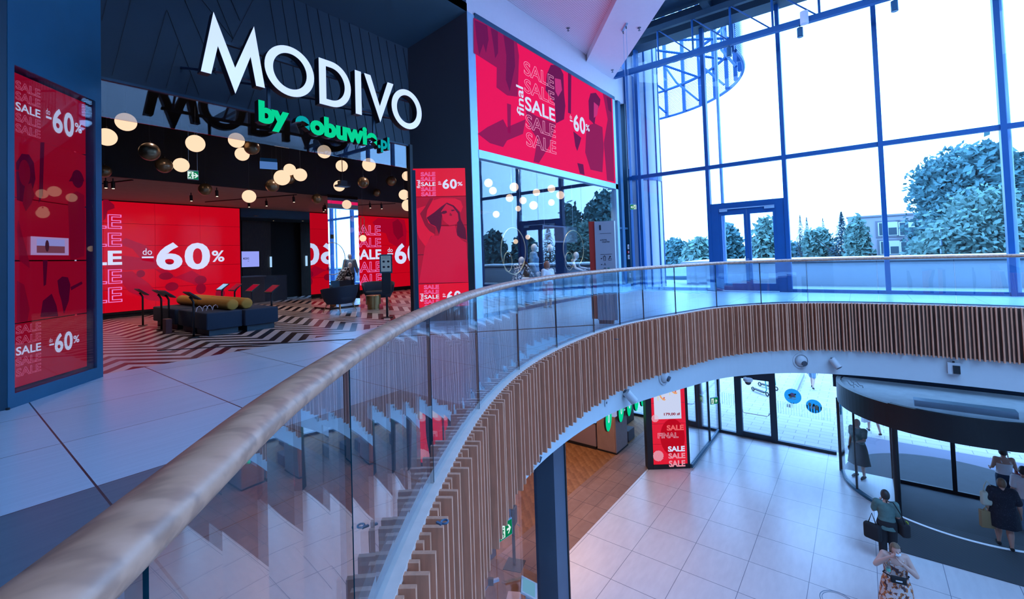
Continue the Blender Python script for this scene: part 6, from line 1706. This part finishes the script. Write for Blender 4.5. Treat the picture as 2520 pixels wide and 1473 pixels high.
for a, w_ in ((aL0, .085), (aL0 + .50, .03), (aL1, .07), (aR1, .07)):
    x, y = rc(a, RR - .05); MB().tube([(x, y, LG), (x, y, ZD0 + .02)], w_, 12).build('post', black, rd)
m = MB(); arcwall(m, aL1 + .03, aR1 - .03, LG + .0, LG + .022, RR + .02, RR - .06, 26); m.build('threshold', M('threshold_steel', (.95, .95, .96), rough=.4), rd)  # plain white colour stands in for the window reflected in the threshold
IX = 18.48
MB().box((IX - .03, -.50, LG), (IX + .03, -3.4, LG + .10)).box((IX - .03, -.50, ZD0 - .12), (IX + .03, -3.4, ZD0)).build('leaf_rail', black, rd)
for y in (-.50, -1.88, -3.4): MB().box((IX - .035, y - .05, LG), (IX + .035, y + .05, ZD0)).build('leaf_post', black, rd)
MB().box((IX - .008, -1.83, LG + .1), (IX + .008, -.55, ZD0 - .12)).build('leaf_glass', win_glass, rd)
x, y = rc(aL1, RR - .05)
q0, q1 = Vector((x, y)), Vector((18.45, -.50))
MB().beam((q0.x, q0.y, LG + .05), (q1.x, q1.y, LG + .05), .07, .10).build('showcase_rail', black, rd)
m = MB(); n_ = (q1 - q0).normalized(); pp_ = Vector((-n_.y, n_.x)) * .008
m.prism([tuple(q0 + pp_), tuple(q1 + pp_), tuple(q1 - pp_), tuple(q0 - pp_)], LG + .1, ZD0); m.build('showcase_glass', win_glass, rd)
m = MB(); m.prism([tuple(q0), tuple(q1)] + [rc(aL0 + (aL1 - aL0) * k / 14, RR - .1) for k in range(15)], LG + .02, LG + .07); m.build('showcase_floor', M('showcase_white', (.7, .7, .72), rough=.5), rd)
MB().obox((16.35, -1.9, ZD1 + .12), (.32, 1.9, .16)).build('roof_unit', alu, rd)
m = MB()
for k in range(3): m.tube([rc(aL0 + .1 + .05 * q, RR - .25 - .12 * k - .02 * (q % 3)) + (ZD1 + .02 + .03 * ((q + k) % 2),) for q in range(7)], .012, 6)
m.build('cables', M('cable_grey', (.3, .32, .36), rough=.6), rd)
struct(MB().box((LF - .4, -14, ZD1 - .5), (LF + .1, .98, -2.72)).build('wall_over_door', steel2))
r = sroot('window_34', (LF, -6, -2.7))
MB().box((LF, -14, -2.72), (LF + .02, .98, -1.69)).build('pane', win_glass, r)
for k in range(6): MB().box((LF - .05, .9 - 2.3 * k, -2.72), (LF + .08, .98 - 2.3 * k, -1.69)).build('mullion', steel2, r)
# mats
matm = M('ribbed_mat', (.022, .026, .034), rough=.75)
g = NG(matm); X, Y, Z_, P = g.pos(); rb = g.m('LESS_THAN', g.m('FRACT', g.m('DIVIDE', X, .05)), .5)
matm.node_tree.links.new(g.mixc(rb, (.013, .015, .02), (.05, .06, .075)), principled(matm).inputs['Base Color'])
o = MB().box((14.32, -4.6, LG), (16.2, -.40, LG + .012)).build('entrance_mat', matm, loc=(15.3, -2.5, LG)); tag(o, 'dark ribbed entrance mat in front of the revolving door', 'mat')
m = MB(); m.prism([rc(2 * PI * k / 48, RR - .08) for k in range(48)], LG, LG + .010); o = m.build('door_mat', M('door_mat', (.03, .035, .045), rough=.8, noise=.2, nscale=3), loc=(RC.x, RC.y, LG)); tag(o, 'round dark mat filling the floor of the revolving door', 'mat')
o = MB().box((20.1, -4.2, LG - .02), (22.2, .2, LG)).build('outer_mat', M('outer_mat', (.16, .15, .2), rough=.85), loc=(21, -2, LG)); tag(o, 'grey mat outside the revolving door', 'mat')
rg_ = thing('floor_sticker', 'faint round floor sticker at the bottom edge of the hall floor', 'sticker', Zp(2060, 1478, LG))
MB().tube([(.30 * math.cos(2 * PI * k / 40), .30 * math.sin(2 * PI * k / 40), .004) for k in range(40)], .006, 4, closed=True).tube([(.26 * math.cos(2 * PI * k / 40), .26 * math.sin(2 * PI * k / 40), .004) for k in range(40)], .004, 4, closed=True).build('ring', M('sticker_ink', (.12, .2, .3), rough=.6), rg_, local=True)

# ---- people on the ground floor
def seat_z(z): return z
sc = thing('showcase_bag', 'x', 'x'); bpy.data.objects.remove(sc)
p = Zp(2117, 1174, LG + .07)
figure('mannequin', 'mannequin with sunglasses in long dress inside the revolving door showcase', 'mannequin', (p.x, p.y, LG + .07), math.radians(-120), M('mannequin_tan', (.45, .30, .24), rough=.5), 1.08, dict(elL=(.2, -.06, 1.14), wrL=(.12, -.24, 1.12)), face=False,
       clothes=(('top', green_c, 'top', dict(sleeve=.6)), ('dress', blk_c, 'skirt', dict(z=.42, flare=1.5)), ('shoes', blk_c, 'shoes', None)))
pg = Zp(2178, 1208, LG + 1.62)
tG, JG = figure('person', 'person with short dark hair in green top carrying dark shoulder bags', 'person', (pg.x, pg.y, LG), math.radians(95), skin_m, .97,
       dict(head=(.0, -.03, 1.57), elL=(.24, -.06, 1.14), wrL=(.10, -.20, 1.33), elR=(-.22, .02, 1.12), wrR=(-.16, -.16, 1.05)), girth=1.0, hair=hair_d, head_yaw=math.radians(10),
       clothes=(('top', green_c, 'top', dict(sleeve=.75, add=.022, hem=-.7)), ('trousers', blk_c, 'trousers', dict(len=.97, add=.03)), ('face_mask', mask_m, 'mask', None), ('shoes', blk_c, 'shoes', None)))
def bag(name, label, loc, rz, size, mt, strap=None, r_=.03, extra=None):
    t = thing(name, label, 'bag', loc, rz)
    a, b, c = size; rbox(MB(), (-a / 2, -b / 2, -c / 2), (a / 2, b / 2, c / 2), r_).build('body', mt, t, local=True, smooth=True)
    if strap: MB().tube(strap, .012, 8).build('strap', mt, t, local=True, smooth=True)
    if extra: extra(t)
    return t
bag('shoulder_bag', 'black shoulder bag with yellow tag at the hip of the green topped person', (pg.x + .06, pg.y - .27, LG + .84), .5, (.36, .18, .30), blk_c, [(-.12, 0, .14), (-.16, .10, .38), (-.12, .22, .62), (.0, .30, .60), (.08, .2, .35), (.12, .04, .14)], .05,
    lambda t: MB().box((-.05, -.11, .08), (.03, -.095, .15)).build('tag', M('tag_yellow', (.5, .6, .05), rough=.6), t, local=True))
bag('carrier_bag', 'dark carrier bag hanging low on the left of the green topped person', (pg.x - .10, pg.y + .27, LG + .66), 1.2, (.34, .16, .36), blk_c, [(-.08, 0, .17), (0, .0, .42), (.08, 0, .17)], .05)
pf = Zp(2200, 1333, LG + 1.60)
flo, JF = figure('person', 'person in sleeveless floral dress adjusting a white face mask', 'person', (pf.x, pf.y, LG), math.radians(-78), skin_p, .96,
       dict(head=(.0, -.07, 1.56), neck=(0, -.01, 1.44), elR=(-.34, -.08, 1.20), wrR=(-.12, -.20, 1.47), elL=(.30, -.12, 1.14), wrL=(.06, -.22, 1.38)), girth=1.22, hair=hair_b, head_yaw=math.radians(12),
       clothes=(('bodice', flor, 'strap', dict(add=.02, hem=-.2)), ('skirt', flor, 'skirt', dict(z=.30, flare=1.35)), ('face_mask', mask_w, 'mask', None), ('shoes', blk_c, 'shoes', None)))
Tf = frame(flo)
def at(t, p): return frame(t) @ Vector(p)
q = at(flo, (-.02, -.235, 1.02)); bag('belt_bag', 'small black belt bag with a pale clasp on the floral dress', q, flo.rotation_euler.z, (.24, .07, .12), blk_c, [(-.11, .02, .03), (-.2, .14, .02), (0, .40, .02), (.2, .14, .02), (.11, .02, .03)], .02,
    lambda t: MB().box((-.05, -.042, -.012), (.05, -.035, .012)).build('clasp', white_s, t, local=True))
q = at(flo, (-.17, -.26, 1.22)); t = thing('plastic_bottle', 'small clear bottle held at the chest of the floral dress person', 'bottle', q)
MB().lathe([(0, -.09), (.032, -.09), (.034, -.02), (.032, .05), (.014, .09), (.014, .115), (0, .115)], n=16).build('body', GL('bottle_clear', (.8, .9, .9), .12, .7, 3), t, local=True, smooth=True); MB().lathe([(.033, -.05), (.036, -.045), (.036, .0), (.033, .005)], n=16).build('label', M('bottle_label', (.1, .4, .3), rough=.6), t, local=True)
pb = Zp(2475, 1347, LG)
bk, JB = figure('person', 'person in black dotted dress seen from behind walking into the revolving door', 'person', (pb.x, pb.y, LG), math.radians(95), skin_m, .965,
       dict(elL=(.27, .02, 1.14), wrL=(.28, .0, .90), elR=(-.27, .05, 1.12), wrR=(-.31, -.02, .88), anR=(-.09, .10, .075), toR=(-.10, -.05, .03), anL=(.08, -.12, .075), toL=(.09, -.27, .03), knL=(.09, -.10, .49)), girth=1.35, hair=hair_b,
       clothes=(('dress_top', dots, 'top', dict(sleeve=.75, add=.03, hem=-.6)), ('dress_skirt', dots, 'skirt', dict(z=.52, flare=1.22)), ('shoes', blk_c, 'shoes', None)))
q = at(bk, (.26, .02, 1.12)); bag('cloth_bag', 'cream cloth shoulder bag of the person in black dress', q, .4, (.13, .28, .34), M('cream_cloth', (.52, .52, .42), rough=.9), [(0, -.08, .15), (-.02, -.06, .30), (0, 0, .42), (.0, .06, .30), (0, .08, .15)], .05)
q = at(bk, (.30, .03, .62)); bag('paper_bag', 'brown paper bag carried low by the person in black dress', q, .3, (.12, .26, .40), M('brown_paper', (.30, .20, .10), rough=.9), [(0, -.06, .2), (0, 0, .30), (0, .06, .2)], .01)
pw = Zp(2468, 1105, LG + 1.62)
wt, JW = figure('person', 'person in white strappy top with red bag strap inside the revolving door', 'person', (pw.x, pw.y, LG), math.radians(105), skin_m, .98,
       dict(elL=(.23, -.03, 1.14), wrL=(.20, -.22, 1.04), elR=(-.24, .04, 1.12), wrR=(-.28, -.10, .94)), girth=1.08, hair=hair_d,
       clothes=(('strappy_top', wht_c, 'strap', dict(add=.012, hem=.55)), ('trousers', jean_d, 'trousers', dict(len=.97)), ('shoes', wht_c, 'shoes', None)))
q = at(wt, (-.24, .10, .95)); bag('red_bag', 'dark red shoulder bag of the person in white top', q, .3, (.12, .24, .18), M('red_leather', (.25, .02, .03), rough=.6), [(0, 0, .08), (.16, .10, .34), (.32, .05, .54), (.38, -.05, .50)], .03)
pr_ = Zp(2518, 1150, LG + 1.62)
figure('person', 'person with dark hair and tote at the right edge inside the revolving door', 'person', (pr_.x, pr_.y, LG), math.radians(95), skin_m, .97, None, girth=1.15, hair=hair_d, clothes=(('top', wht_c, 'top', dict(sleeve=.7)), ('trousers', jean, 'trousers', dict(len=.97))))
for k, (x, y, rz, lb) in enumerate(((2000, 955, .9, 'passer by outside whose bare legs show under the white band'), (2152, 1066, 1.2, 'passer by outside with a white paper bag, seen through the revolving door'))):
    p = Zp(x, y, LG)
    tt, JJ = figure('person', lb, 'person', (p.x, p.y, LG - .02), math.radians(80) if k == 0 else math.radians(110), skin_p, 1.0, dict(knL=(.09, -.20, .50), anL=(.09, -.24, .10), toL=(.10, -.38, .06), knR=(-.09, .06, .50), anR=(-.09, .28, .14), toR=(-.10, .16, .04)), hair=hair_d,
           clothes=(('top', wht_c, 'top', dict(sleeve=.6)), ('shorts', jean, 'trousers', dict(len=.34, add=.02)), ('shoes', blk_c, 'shoes', None)))
    if k: 
        q = at(tt, (.26, -.04, .62)); bag('paper_bag', 'white paper bag carried by the passer by outside', q, 1, (.14, .30, .36), wht_c, [(0, -.06, .18), (0, 0, .27), (0, .06, .18)], .01)

# ---- kick scooters parked outside
def scooter(p, rz, lb):
    t = thing('kick_scooter', lb, 'scooter', p, rz, group='parked kick scooters')
    MB().box((-.35, -.08, .12), (.40, .08, .17)).build('deck', black, t, local=True)
    MB().tube([(.40, 0, .15), (.52, 0, .30), (.42, 0, 1.15)], .028, 10).build('stem', M('scooter_green', (.03, .3, .25), rough=.4), t, local=True)
    MB().tube([(.42, -.24, 1.15), (.42, .24, 1.15)], .018, 8).build('handlebar', black, t, local=True)
    for x in (-.42, .55):
        MB().tube([(x + .085 * math.cos(2 * PI * k / 20), 0, .11 + .085 * math.sin(2 * PI * k / 20)) for k in range(20)], .028, 8, closed=True).build('wheel', black, t, local=True, smooth=True)
    return t
a = scooter(Zp(1868, 966, LG) + Vector((0, 0, -.02)), math.radians(-130), 'nearer parked kick scooter seen through the glass door')
dup(a, Zp(1884, 958, LG) + Vector((.4, 0, -.02)), math.radians(-120), 'farther parked kick scooter seen through the glass door')
o = MB().box((24.5, 2.9, LG - .02), (31, 3.05, LG + .12)).build('kerb', concrete, loc=(27, 3, LG)); tag(o, 'low pale kerb across the paving outside the glass door', 'kerb')

# ================================================================== OUTSIDE
par = struct(MB().box((18.75, -20, -.02), (22.3, 5.62, .84)).build('wall_parapet', M('parapet_render', (.70, .72, .76), rough=.9, noise=.05)))
struct(MB().box((18.55, -20, .84), (22.5, 5.75, .91)).build('trim_40', M('coping_zinc', (.75, .78, .80), rough=.5)))
struct(MB().box((18.66, -20, .77), (18.75, 5.68, .84)).build('trim_41', steel2))
struct(MB().box((FX + .2, -13.9, -.02), (22.6, 18, .0)).build('floor_terrace_tiles', M('terrace_tiles', (.5, .48, .47), rough=.7, noise=.06)))
tr_ = thing('terrace_railing', 'glass railing at the far edge of the terrace left of the door', 'railing', (21.5, 9, 0))
MB().box((21.46, 5.8, 0), (21.56, 17.3, .18)).build('base', navy2, tr_)
for k in range(7): MB().box((21.5, 5.85 + 1.5 * k, .18), (21.515, 7.32 + 1.5 * k, 1.0)).build('glass_panel', win_glass, tr_)
# clad rounded corner of the building
cc = Vector((17.35, 7.05))
m = MB(); seams = MB()
m.lathe([(1.0, 0), (1.0, 4.1)], c=(cc.x, cc.y, 0), n=40); m.lathe([(1.0, 4.25), (1.0, 12)], c=(cc.x, cc.y, 0), n=40)
o = m.build('corner_cladding', M('cladding_lilac', (.50, .49, .56), rough=.5), smooth=True); struct(o); o.name = 'wall_corner'
for k in range(14):
    a = 2 * PI * k / 14; seams.box((cc.x + 1.0 * math.cos(a) - .03, cc.y + 1.0 * math.sin(a) - .03, 0), (cc.x + 1.0 * math.cos(a) + .03, cc.y + 1.0 * math.sin(a) + .03, 12))
seams.lathe([(1.03, 4.08), (1.03, 4.27)], c=(cc.x, cc.y, 0), n=40); o = seams.build('trim_42', steel); struct(o)

# round mesh screen hung from the roof
meshm = bpy.data.materials.new('mesh_panel'); meshm.use_nodes = True
g = NG(meshm); nt = meshm.node_tree; nt.nodes.remove(nt.nodes['Principled BSDF'])
df = g.n('ShaderNodeBsdfDiffuse'); df.inputs[0].default_value = (.42, .52, .56, 1); tr = g.n('ShaderNodeBsdfTransparent'); mx = g.n('ShaderNodeMixShader')
X, Y, Z_, P = g.pos(); f = g.m('LESS_THAN', g.m('FRACT', g.m('DIVIDE', Z_, .07)), .5)
nt.links.new(f, mx.inputs[0]); nt.links.new(tr.outputs[0], mx.inputs[1]); nt.links.new(df.outputs[0], mx.inputs[2]); nt.links.new(mx.outputs[0], nt.nodes['Material Output'].inputs[0])
rs = thing('mesh_screen', 'curved perforated metal screen with blue steel frame hanging outside above the terrace', 'screen', (17.3, 8.3, 8.0))
C0, RM = Vector((17.3, 8.3)), 5.3
def mc_(a, r=RM): return (C0.x + r * math.cos(a), C0.y + r * math.sin(a))
A0, A1 = math.radians(-97), math.radians(75); NB = 16
for k in range(NB):
    m = MB(); a, b = A0 + (A1 - A0) * k / NB, A0 + (A1 - A0) * (k + 1) / NB
    for q in range(6):
        c, d = a + (b - a) * q / 6, a + (b - a) * (q + 1) / 6
        m.add([mc_(c) + (8.08,), mc_(d) + (8.08,), mc_(d) + (13.2,), mc_(c) + (13.2,)], [[0, 1, 2, 3]])
    m.build('mesh_panel', meshm, rs)
for k in range(NB + 1):
    a = A0 + (A1 - A0) * k / NB; x, y = mc_(a, RM - .12); MB().box((x - .07, y - .07, 8.0), (x + .07, y + .07, 13.2)).build('post', steel, rs)
for z in (8.03, 9.3, 10.6, 11.9):
    MB().tube([mc_(A0 + (A1 - A0) * q / 44, RM - .02 if z < 8.1 else RM - .2) + (z,) for q in range(45)], .06, 6).build('ring_rail', steel, rs)
for k in range(0, NB, 2):
    a, b = A0 + (A1 - A0) * k / NB, A0 + (A1 - A0) * (k + 2) / NB
    MB().tube([mc_(a, RM - .25) + (8.2,), mc_((a + b) / 2, RM - .6) + (9.3,), mc_(b, RM - .25) + (10.6,)], .05, 6).build('brace', steel, rs)
    MB().tube([mc_(a, RM - .3) + (9.3,), (C0.x, C0.y, 10.2)], .05, 6).build('tie', steel, rs)

# trees, each with trunk and crown
def leafm(name, c, c2):
    m = M(name, c, rough=.8); g = NG(m); X, Y, Z_, P = g.pos(); n = g.noise(P, 1.1)
    m.node_tree.links.new(g.mixc(n, c, c2), principled(m).inputs['Base Color']); return m
leaf_a = leafm('leaves_mid', (.022, .085, .105), (.07, .18, .17)); leaf_b = leafm('leaves_pale', (.045, .115, .11), (.13, .24, .19)); leaf_c = leafm('needles_dark', (.015, .06, .09), (.04, .10, .13))
bark = M('bark', (.07, .06, .055), rough=.9)
def crown(mb, blobs, n, sz, rg):
    tot = sum(r[0] * r[1] for _, r in blobs)
    for c, r in blobs:
        k = int(n * r[0] * r[1] / tot)
        for _ in range(k):
            d = Vector((rg.gauss(0, 1), rg.gauss(0, 1), rg.gauss(0, 1))).normalized(); f = rg.uniform(.55, 1.0) if rg.random() < .8 else rg.uniform(.95, 1.28)
            p = Vector(c) + Vector((d.x * r[0], d.y * r[0], d.z * r[1])) * f
            u = Vector((rg.uniform(-1, 1), rg.uniform(-1, 1), rg.uniform(-1, 1))).normalized(); v = u.orthogonal().normalized(); s_ = sz * rg.uniform(.6, 1.3)
            v = (v + u * .3 * rg.uniform(-1, 1)).normalized()
            mb.add([p - u * s_, p + v * s_ * .6, p + u * s_, p - v * s_ * .6], [[0, 1, 2, 3]])
def tree(name, px, top, wid, dist, kind, lb, base_z=LG, n=5200, seed=1, loose=1.0, at=None):
    """px: photo x of the trunk, top: photo y of the tip, wid: crown width in photo pixels"""
    rg = random.Random(seed); d = _ray(px, 600); p = d * (dist / math.hypot(d.x, d.y)); depth = p.dot(fw)
    zt = Dp(px, top, depth).z if True else 0; W_ = wid / F_PX * depth; H = zt - base_z
    if at is not None:
        p = Vector((at[0], at[1], 0)); zt = at[2]; depth = dist; W_ = wid / F_PX * depth; H = zt - base_z
    if kind == 'spruce': W_ *= H / max(1, zt - .3)
    t = thing(name, lb, 'tree', (p.x, p.y, base_z), group='trees beyond the terrace')
    m = MB()
    if kind == 'spruce':
        for k in range(n * 2):
            f = rg.random() ** .8; z = base_z + H * (.12 + .88 * f); r = (1 - f) * W_ / 2 * rg.uniform(.3, 1.0) + .03
            tier = 1 - .35 * ((f * 14) % 1); a = rg.uniform(0, 2 * PI)
            q = Vector((p.x + r * tier * math.cos(a), p.y + r * tier * math.sin(a), z - .12 * r)); out = Vector((math.cos(a), math.sin(a), -.35)); s_ = .24 * rg.uniform(.6, 1.2) * (W_ / 5) ** .5 * (.22 + .78 * (1 - f))
            tn = Vector((-math.sin(a), math.cos(a), 0)) * s_ * .45
            m.add([q - out * s_, q + tn, q + out * s_, q - tn], [[0, 1, 2, 3]])
    else:
        blobs = [((p.x, p.y, base_z + H * .62), (W_ * .36, H * .33))]
        for k in range(15):
            a = rg.uniform(0, 2 * PI); rr = W_ * rg.uniform(.12, .34); zz = base_z + H * rg.uniform(.30, .86); k2 = 1 - .45 * max(0, (zz - base_z) / H - .6) / .3
            blobs.append(((p.x + rr * k2 * math.cos(a), p.y + rr * k2 * math.sin(a), zz), (W_ * rg.uniform(.12, .20), H * rg.uniform(.09, .15))))
        blobs.append(((p.x, p.y, base_z + H * .88), (W_ * .2, H * .12)))
        crown(m, blobs, int(n * 3.2), .0068 * depth * loose, rg)
    m.build('crown', {'broad': leaf_a, 'pale': leaf_b, 'spruce': leaf_c}[kind], t)
    b = MB(); b.tube([(p.x, p.y, base_z), (p.x + .1, p.y, base_z + H * .35), (p.x, p.y + .1, base_z + H * .8)], [.22, .16, .05], 8)
    for k in range(5):
        a = rg.uniform(0, 2 * PI); z = base_z + H * rg.uniform(.35, .6); b.tube([(p.x, p.y, z), (p.x + W_ * .28 * math.cos(a), p.y + W_ * .28 * math.sin(a), z + H * .2)], [.08, .02], 6)
    b.build('trunk', bark, t)
tree('broadleaf_tree', 2392, 362, 290, 44, 'broad', 'largest tree with a high broad crown beside the right mullion', n=9000, seed=3)
tree('broadleaf_tree', 2425, 470, 310, 36, 'pale', 'bushy tree in front of the largest tree at the right', n=8000, seed=4)
tree('broadleaf_tree', 2515, 395, 130, 42, 'broad', 'tree cut by the right edge of the picture', n=4500, seed=5)
tree('spruce_tree', 2074, 520, 82, 46, 'spruce', 'dark spruce left of the grey house', n=4200, seed=6)
tree('broadleaf_tree', 2112, 540, 74, 42, 'pale', 'pale tree in front of the grey house beside the dark spruce', n=3500, seed=7)
tree('spruce_tree', 2028, 536, 46, 66, 'spruce', 'narrow pointed spruce behind, left of the dark spruce', n=2000, seed=8)
tree('spruce_tree', 1972, 528, 50, 58, 'spruce', 'thin topped spruce first right of the door', n=2200, seed=9)
tree('spruce_tree', 1988, 534, 46, 56, 'spruce', 'thin topped spruce second right of the door', n=2200, seed=10)
tree('broadleaf_tree', 2020, 566, 90, 50, 'pale', 'pale bushy tree under the pointed spruces', n=3200, seed=11)
tree('broadleaf_tree', 1890, 541, 110, 46, 'pale', 'bushy tree seen through the right door leaf', n=4200, seed=12)
tree('broadleaf_tree', 1795, 556, 80, 40, 'broad', 'sparse tree seen through the left door leaf', n=1700, seed=13)
tree('broadleaf_tree', 1722, 588, 110, 70, 'pale', 'low tree in the row left of the door, right one', n=2600, seed=14)
tree('broadleaf_tree', 1660, 590, 100, 74, 'broad', 'low tree in the row left of the door, middle one', n=2600, seed=15)
tree('broadleaf_tree', 1620, 592, 70, 78, 'pale', 'low tree in the row left of the door, by the corner', n=2000, seed=16)
tree('broadleaf_tree', 1940, 600, 120, 62, 'broad', 'dark low tree behind the pale ones right of the door', n=2600, seed=17)
# trees south of the entrance, seen mirrored in the display window
for k, (px, top, wid, kind) in enumerate(((1490, 468, 120, 'broad'), (1405, 505, 90, 'broad'), (1350, 545, 70, 'spruce'), (1290, 582, 100, 'broad'), (1215, 572, 90, 'broad'), (1180, 596, 90, 'broad'))):
    d = _ray(px, top); t_ = 46.0
    tree('spruce_tree' if kind == 'spruce' else 'broadleaf_tree', px, top, wid, t_, kind, ('tall tree mirrored at the right end of the display window', 'tree mirrored left of the tall one in the display window', 'spruce mirrored above the display window mannequins', 'low tree mirrored behind the denim mannequin', 'low tree mirrored at the left hoop', 'low tree mirrored at the left end of the display window')[k],
         n=2600, seed=30 + k, at=(d.x * t_, 2 * FY - d.y * t_, EYE + d.z * t_))
# grey house
hp = _ray(2215, 600); hp = hp * (52 / math.hypot(hp.x, hp.y)); hd = hp.dot(fw)
hs = thing('grey_house', 'grey two storey house with flat roof between the trees', 'house', (hp.x, hp.y, LG), math.radians(-92))
hw = 140 / F_PX * hd; ht = Dp(2200, 527, hd).z - LG
MB().box((-hw * .72, 0, 0), (hw * .9, 6, ht)).build('wall', M('house_grey', (.30, .29, .33), rough=.9), hs, local=True)
MB().box((-hw * .74, -.12, ht - .10), (hw * .92, 6.1, ht + .05)).build('roof_edge', M('house_roof', (.20, .20, .24), rough=.8), hs, local=True)
MB().box((hw * .30, 2, ht), (hw * .42, 2.6, ht + .9)).build('chimney', M('chimney', (.2, .2, .24), rough=.9), hs, local=True)
wfr = M('house_window_frame', (.14, .14, .17), rough=.7); wgl = M('house_window_glass', (.05, .08, .10), rough=.15); wwh = M('house_window_white', (.5, .52, .55), rough=.6)
for cx, cy in ((2185, 563), (2237, 562), (2190, 609), (2241, 610)):
    x, z = Lp(hs, cx, cy); r = sroot('x') if False else None
    f = MB().box((x - .85, -.06, z - .75), (x + .85, .0, z + .75)).build('window', wfr, hs, local=True)
    MB().box((x - .68, -.09, z - .60), (x + .68, -.06, z + .60)).build('sash', wwh, f, local=True); MB().box((x - .60, -.10, z - .54), (x - .04, -.09, z + .54)).box((x + .04, -.10, z - .54), (x + .60, -.09, z + .1)).build('pane', wgl, f, local=True)
lp_ = _ray(2316, 600); lp_ = lp_ * (34 / math.hypot(lp_.x, lp_.y)); zl = Dp(2316, 562, lp_.dot(fw)).z
t = thing('street_lamp', 'slim grey street lamp before the bushy tree', 'street lamp', (lp_.x, lp_.y, LG))
MB().tube([(lp_.x, lp_.y, LG), (lp_.x, lp_.y, zl)], [.10, .06], 10).build('pole', alu, t); MB().obox((lp_.x, lp_.y, zl), (.30, .75, .07)).build('lamp_head', alu, t)
# far low building and grass strip
o = MB().box((62, 10, LG), (70, 34, -.9)).build('low_building', M('far_building', (.5, .5, .55), rough=.9), loc=(66, 22, LG)); tag(o, 'low pale building far away left of the door', 'building')
struct(MB().box((36, -60, LG - .03), (109, 70, LG)).build('terrain', M('grass_ground', (.06, .10, .05), rough=.95, noise=.3, nscale=.5)))
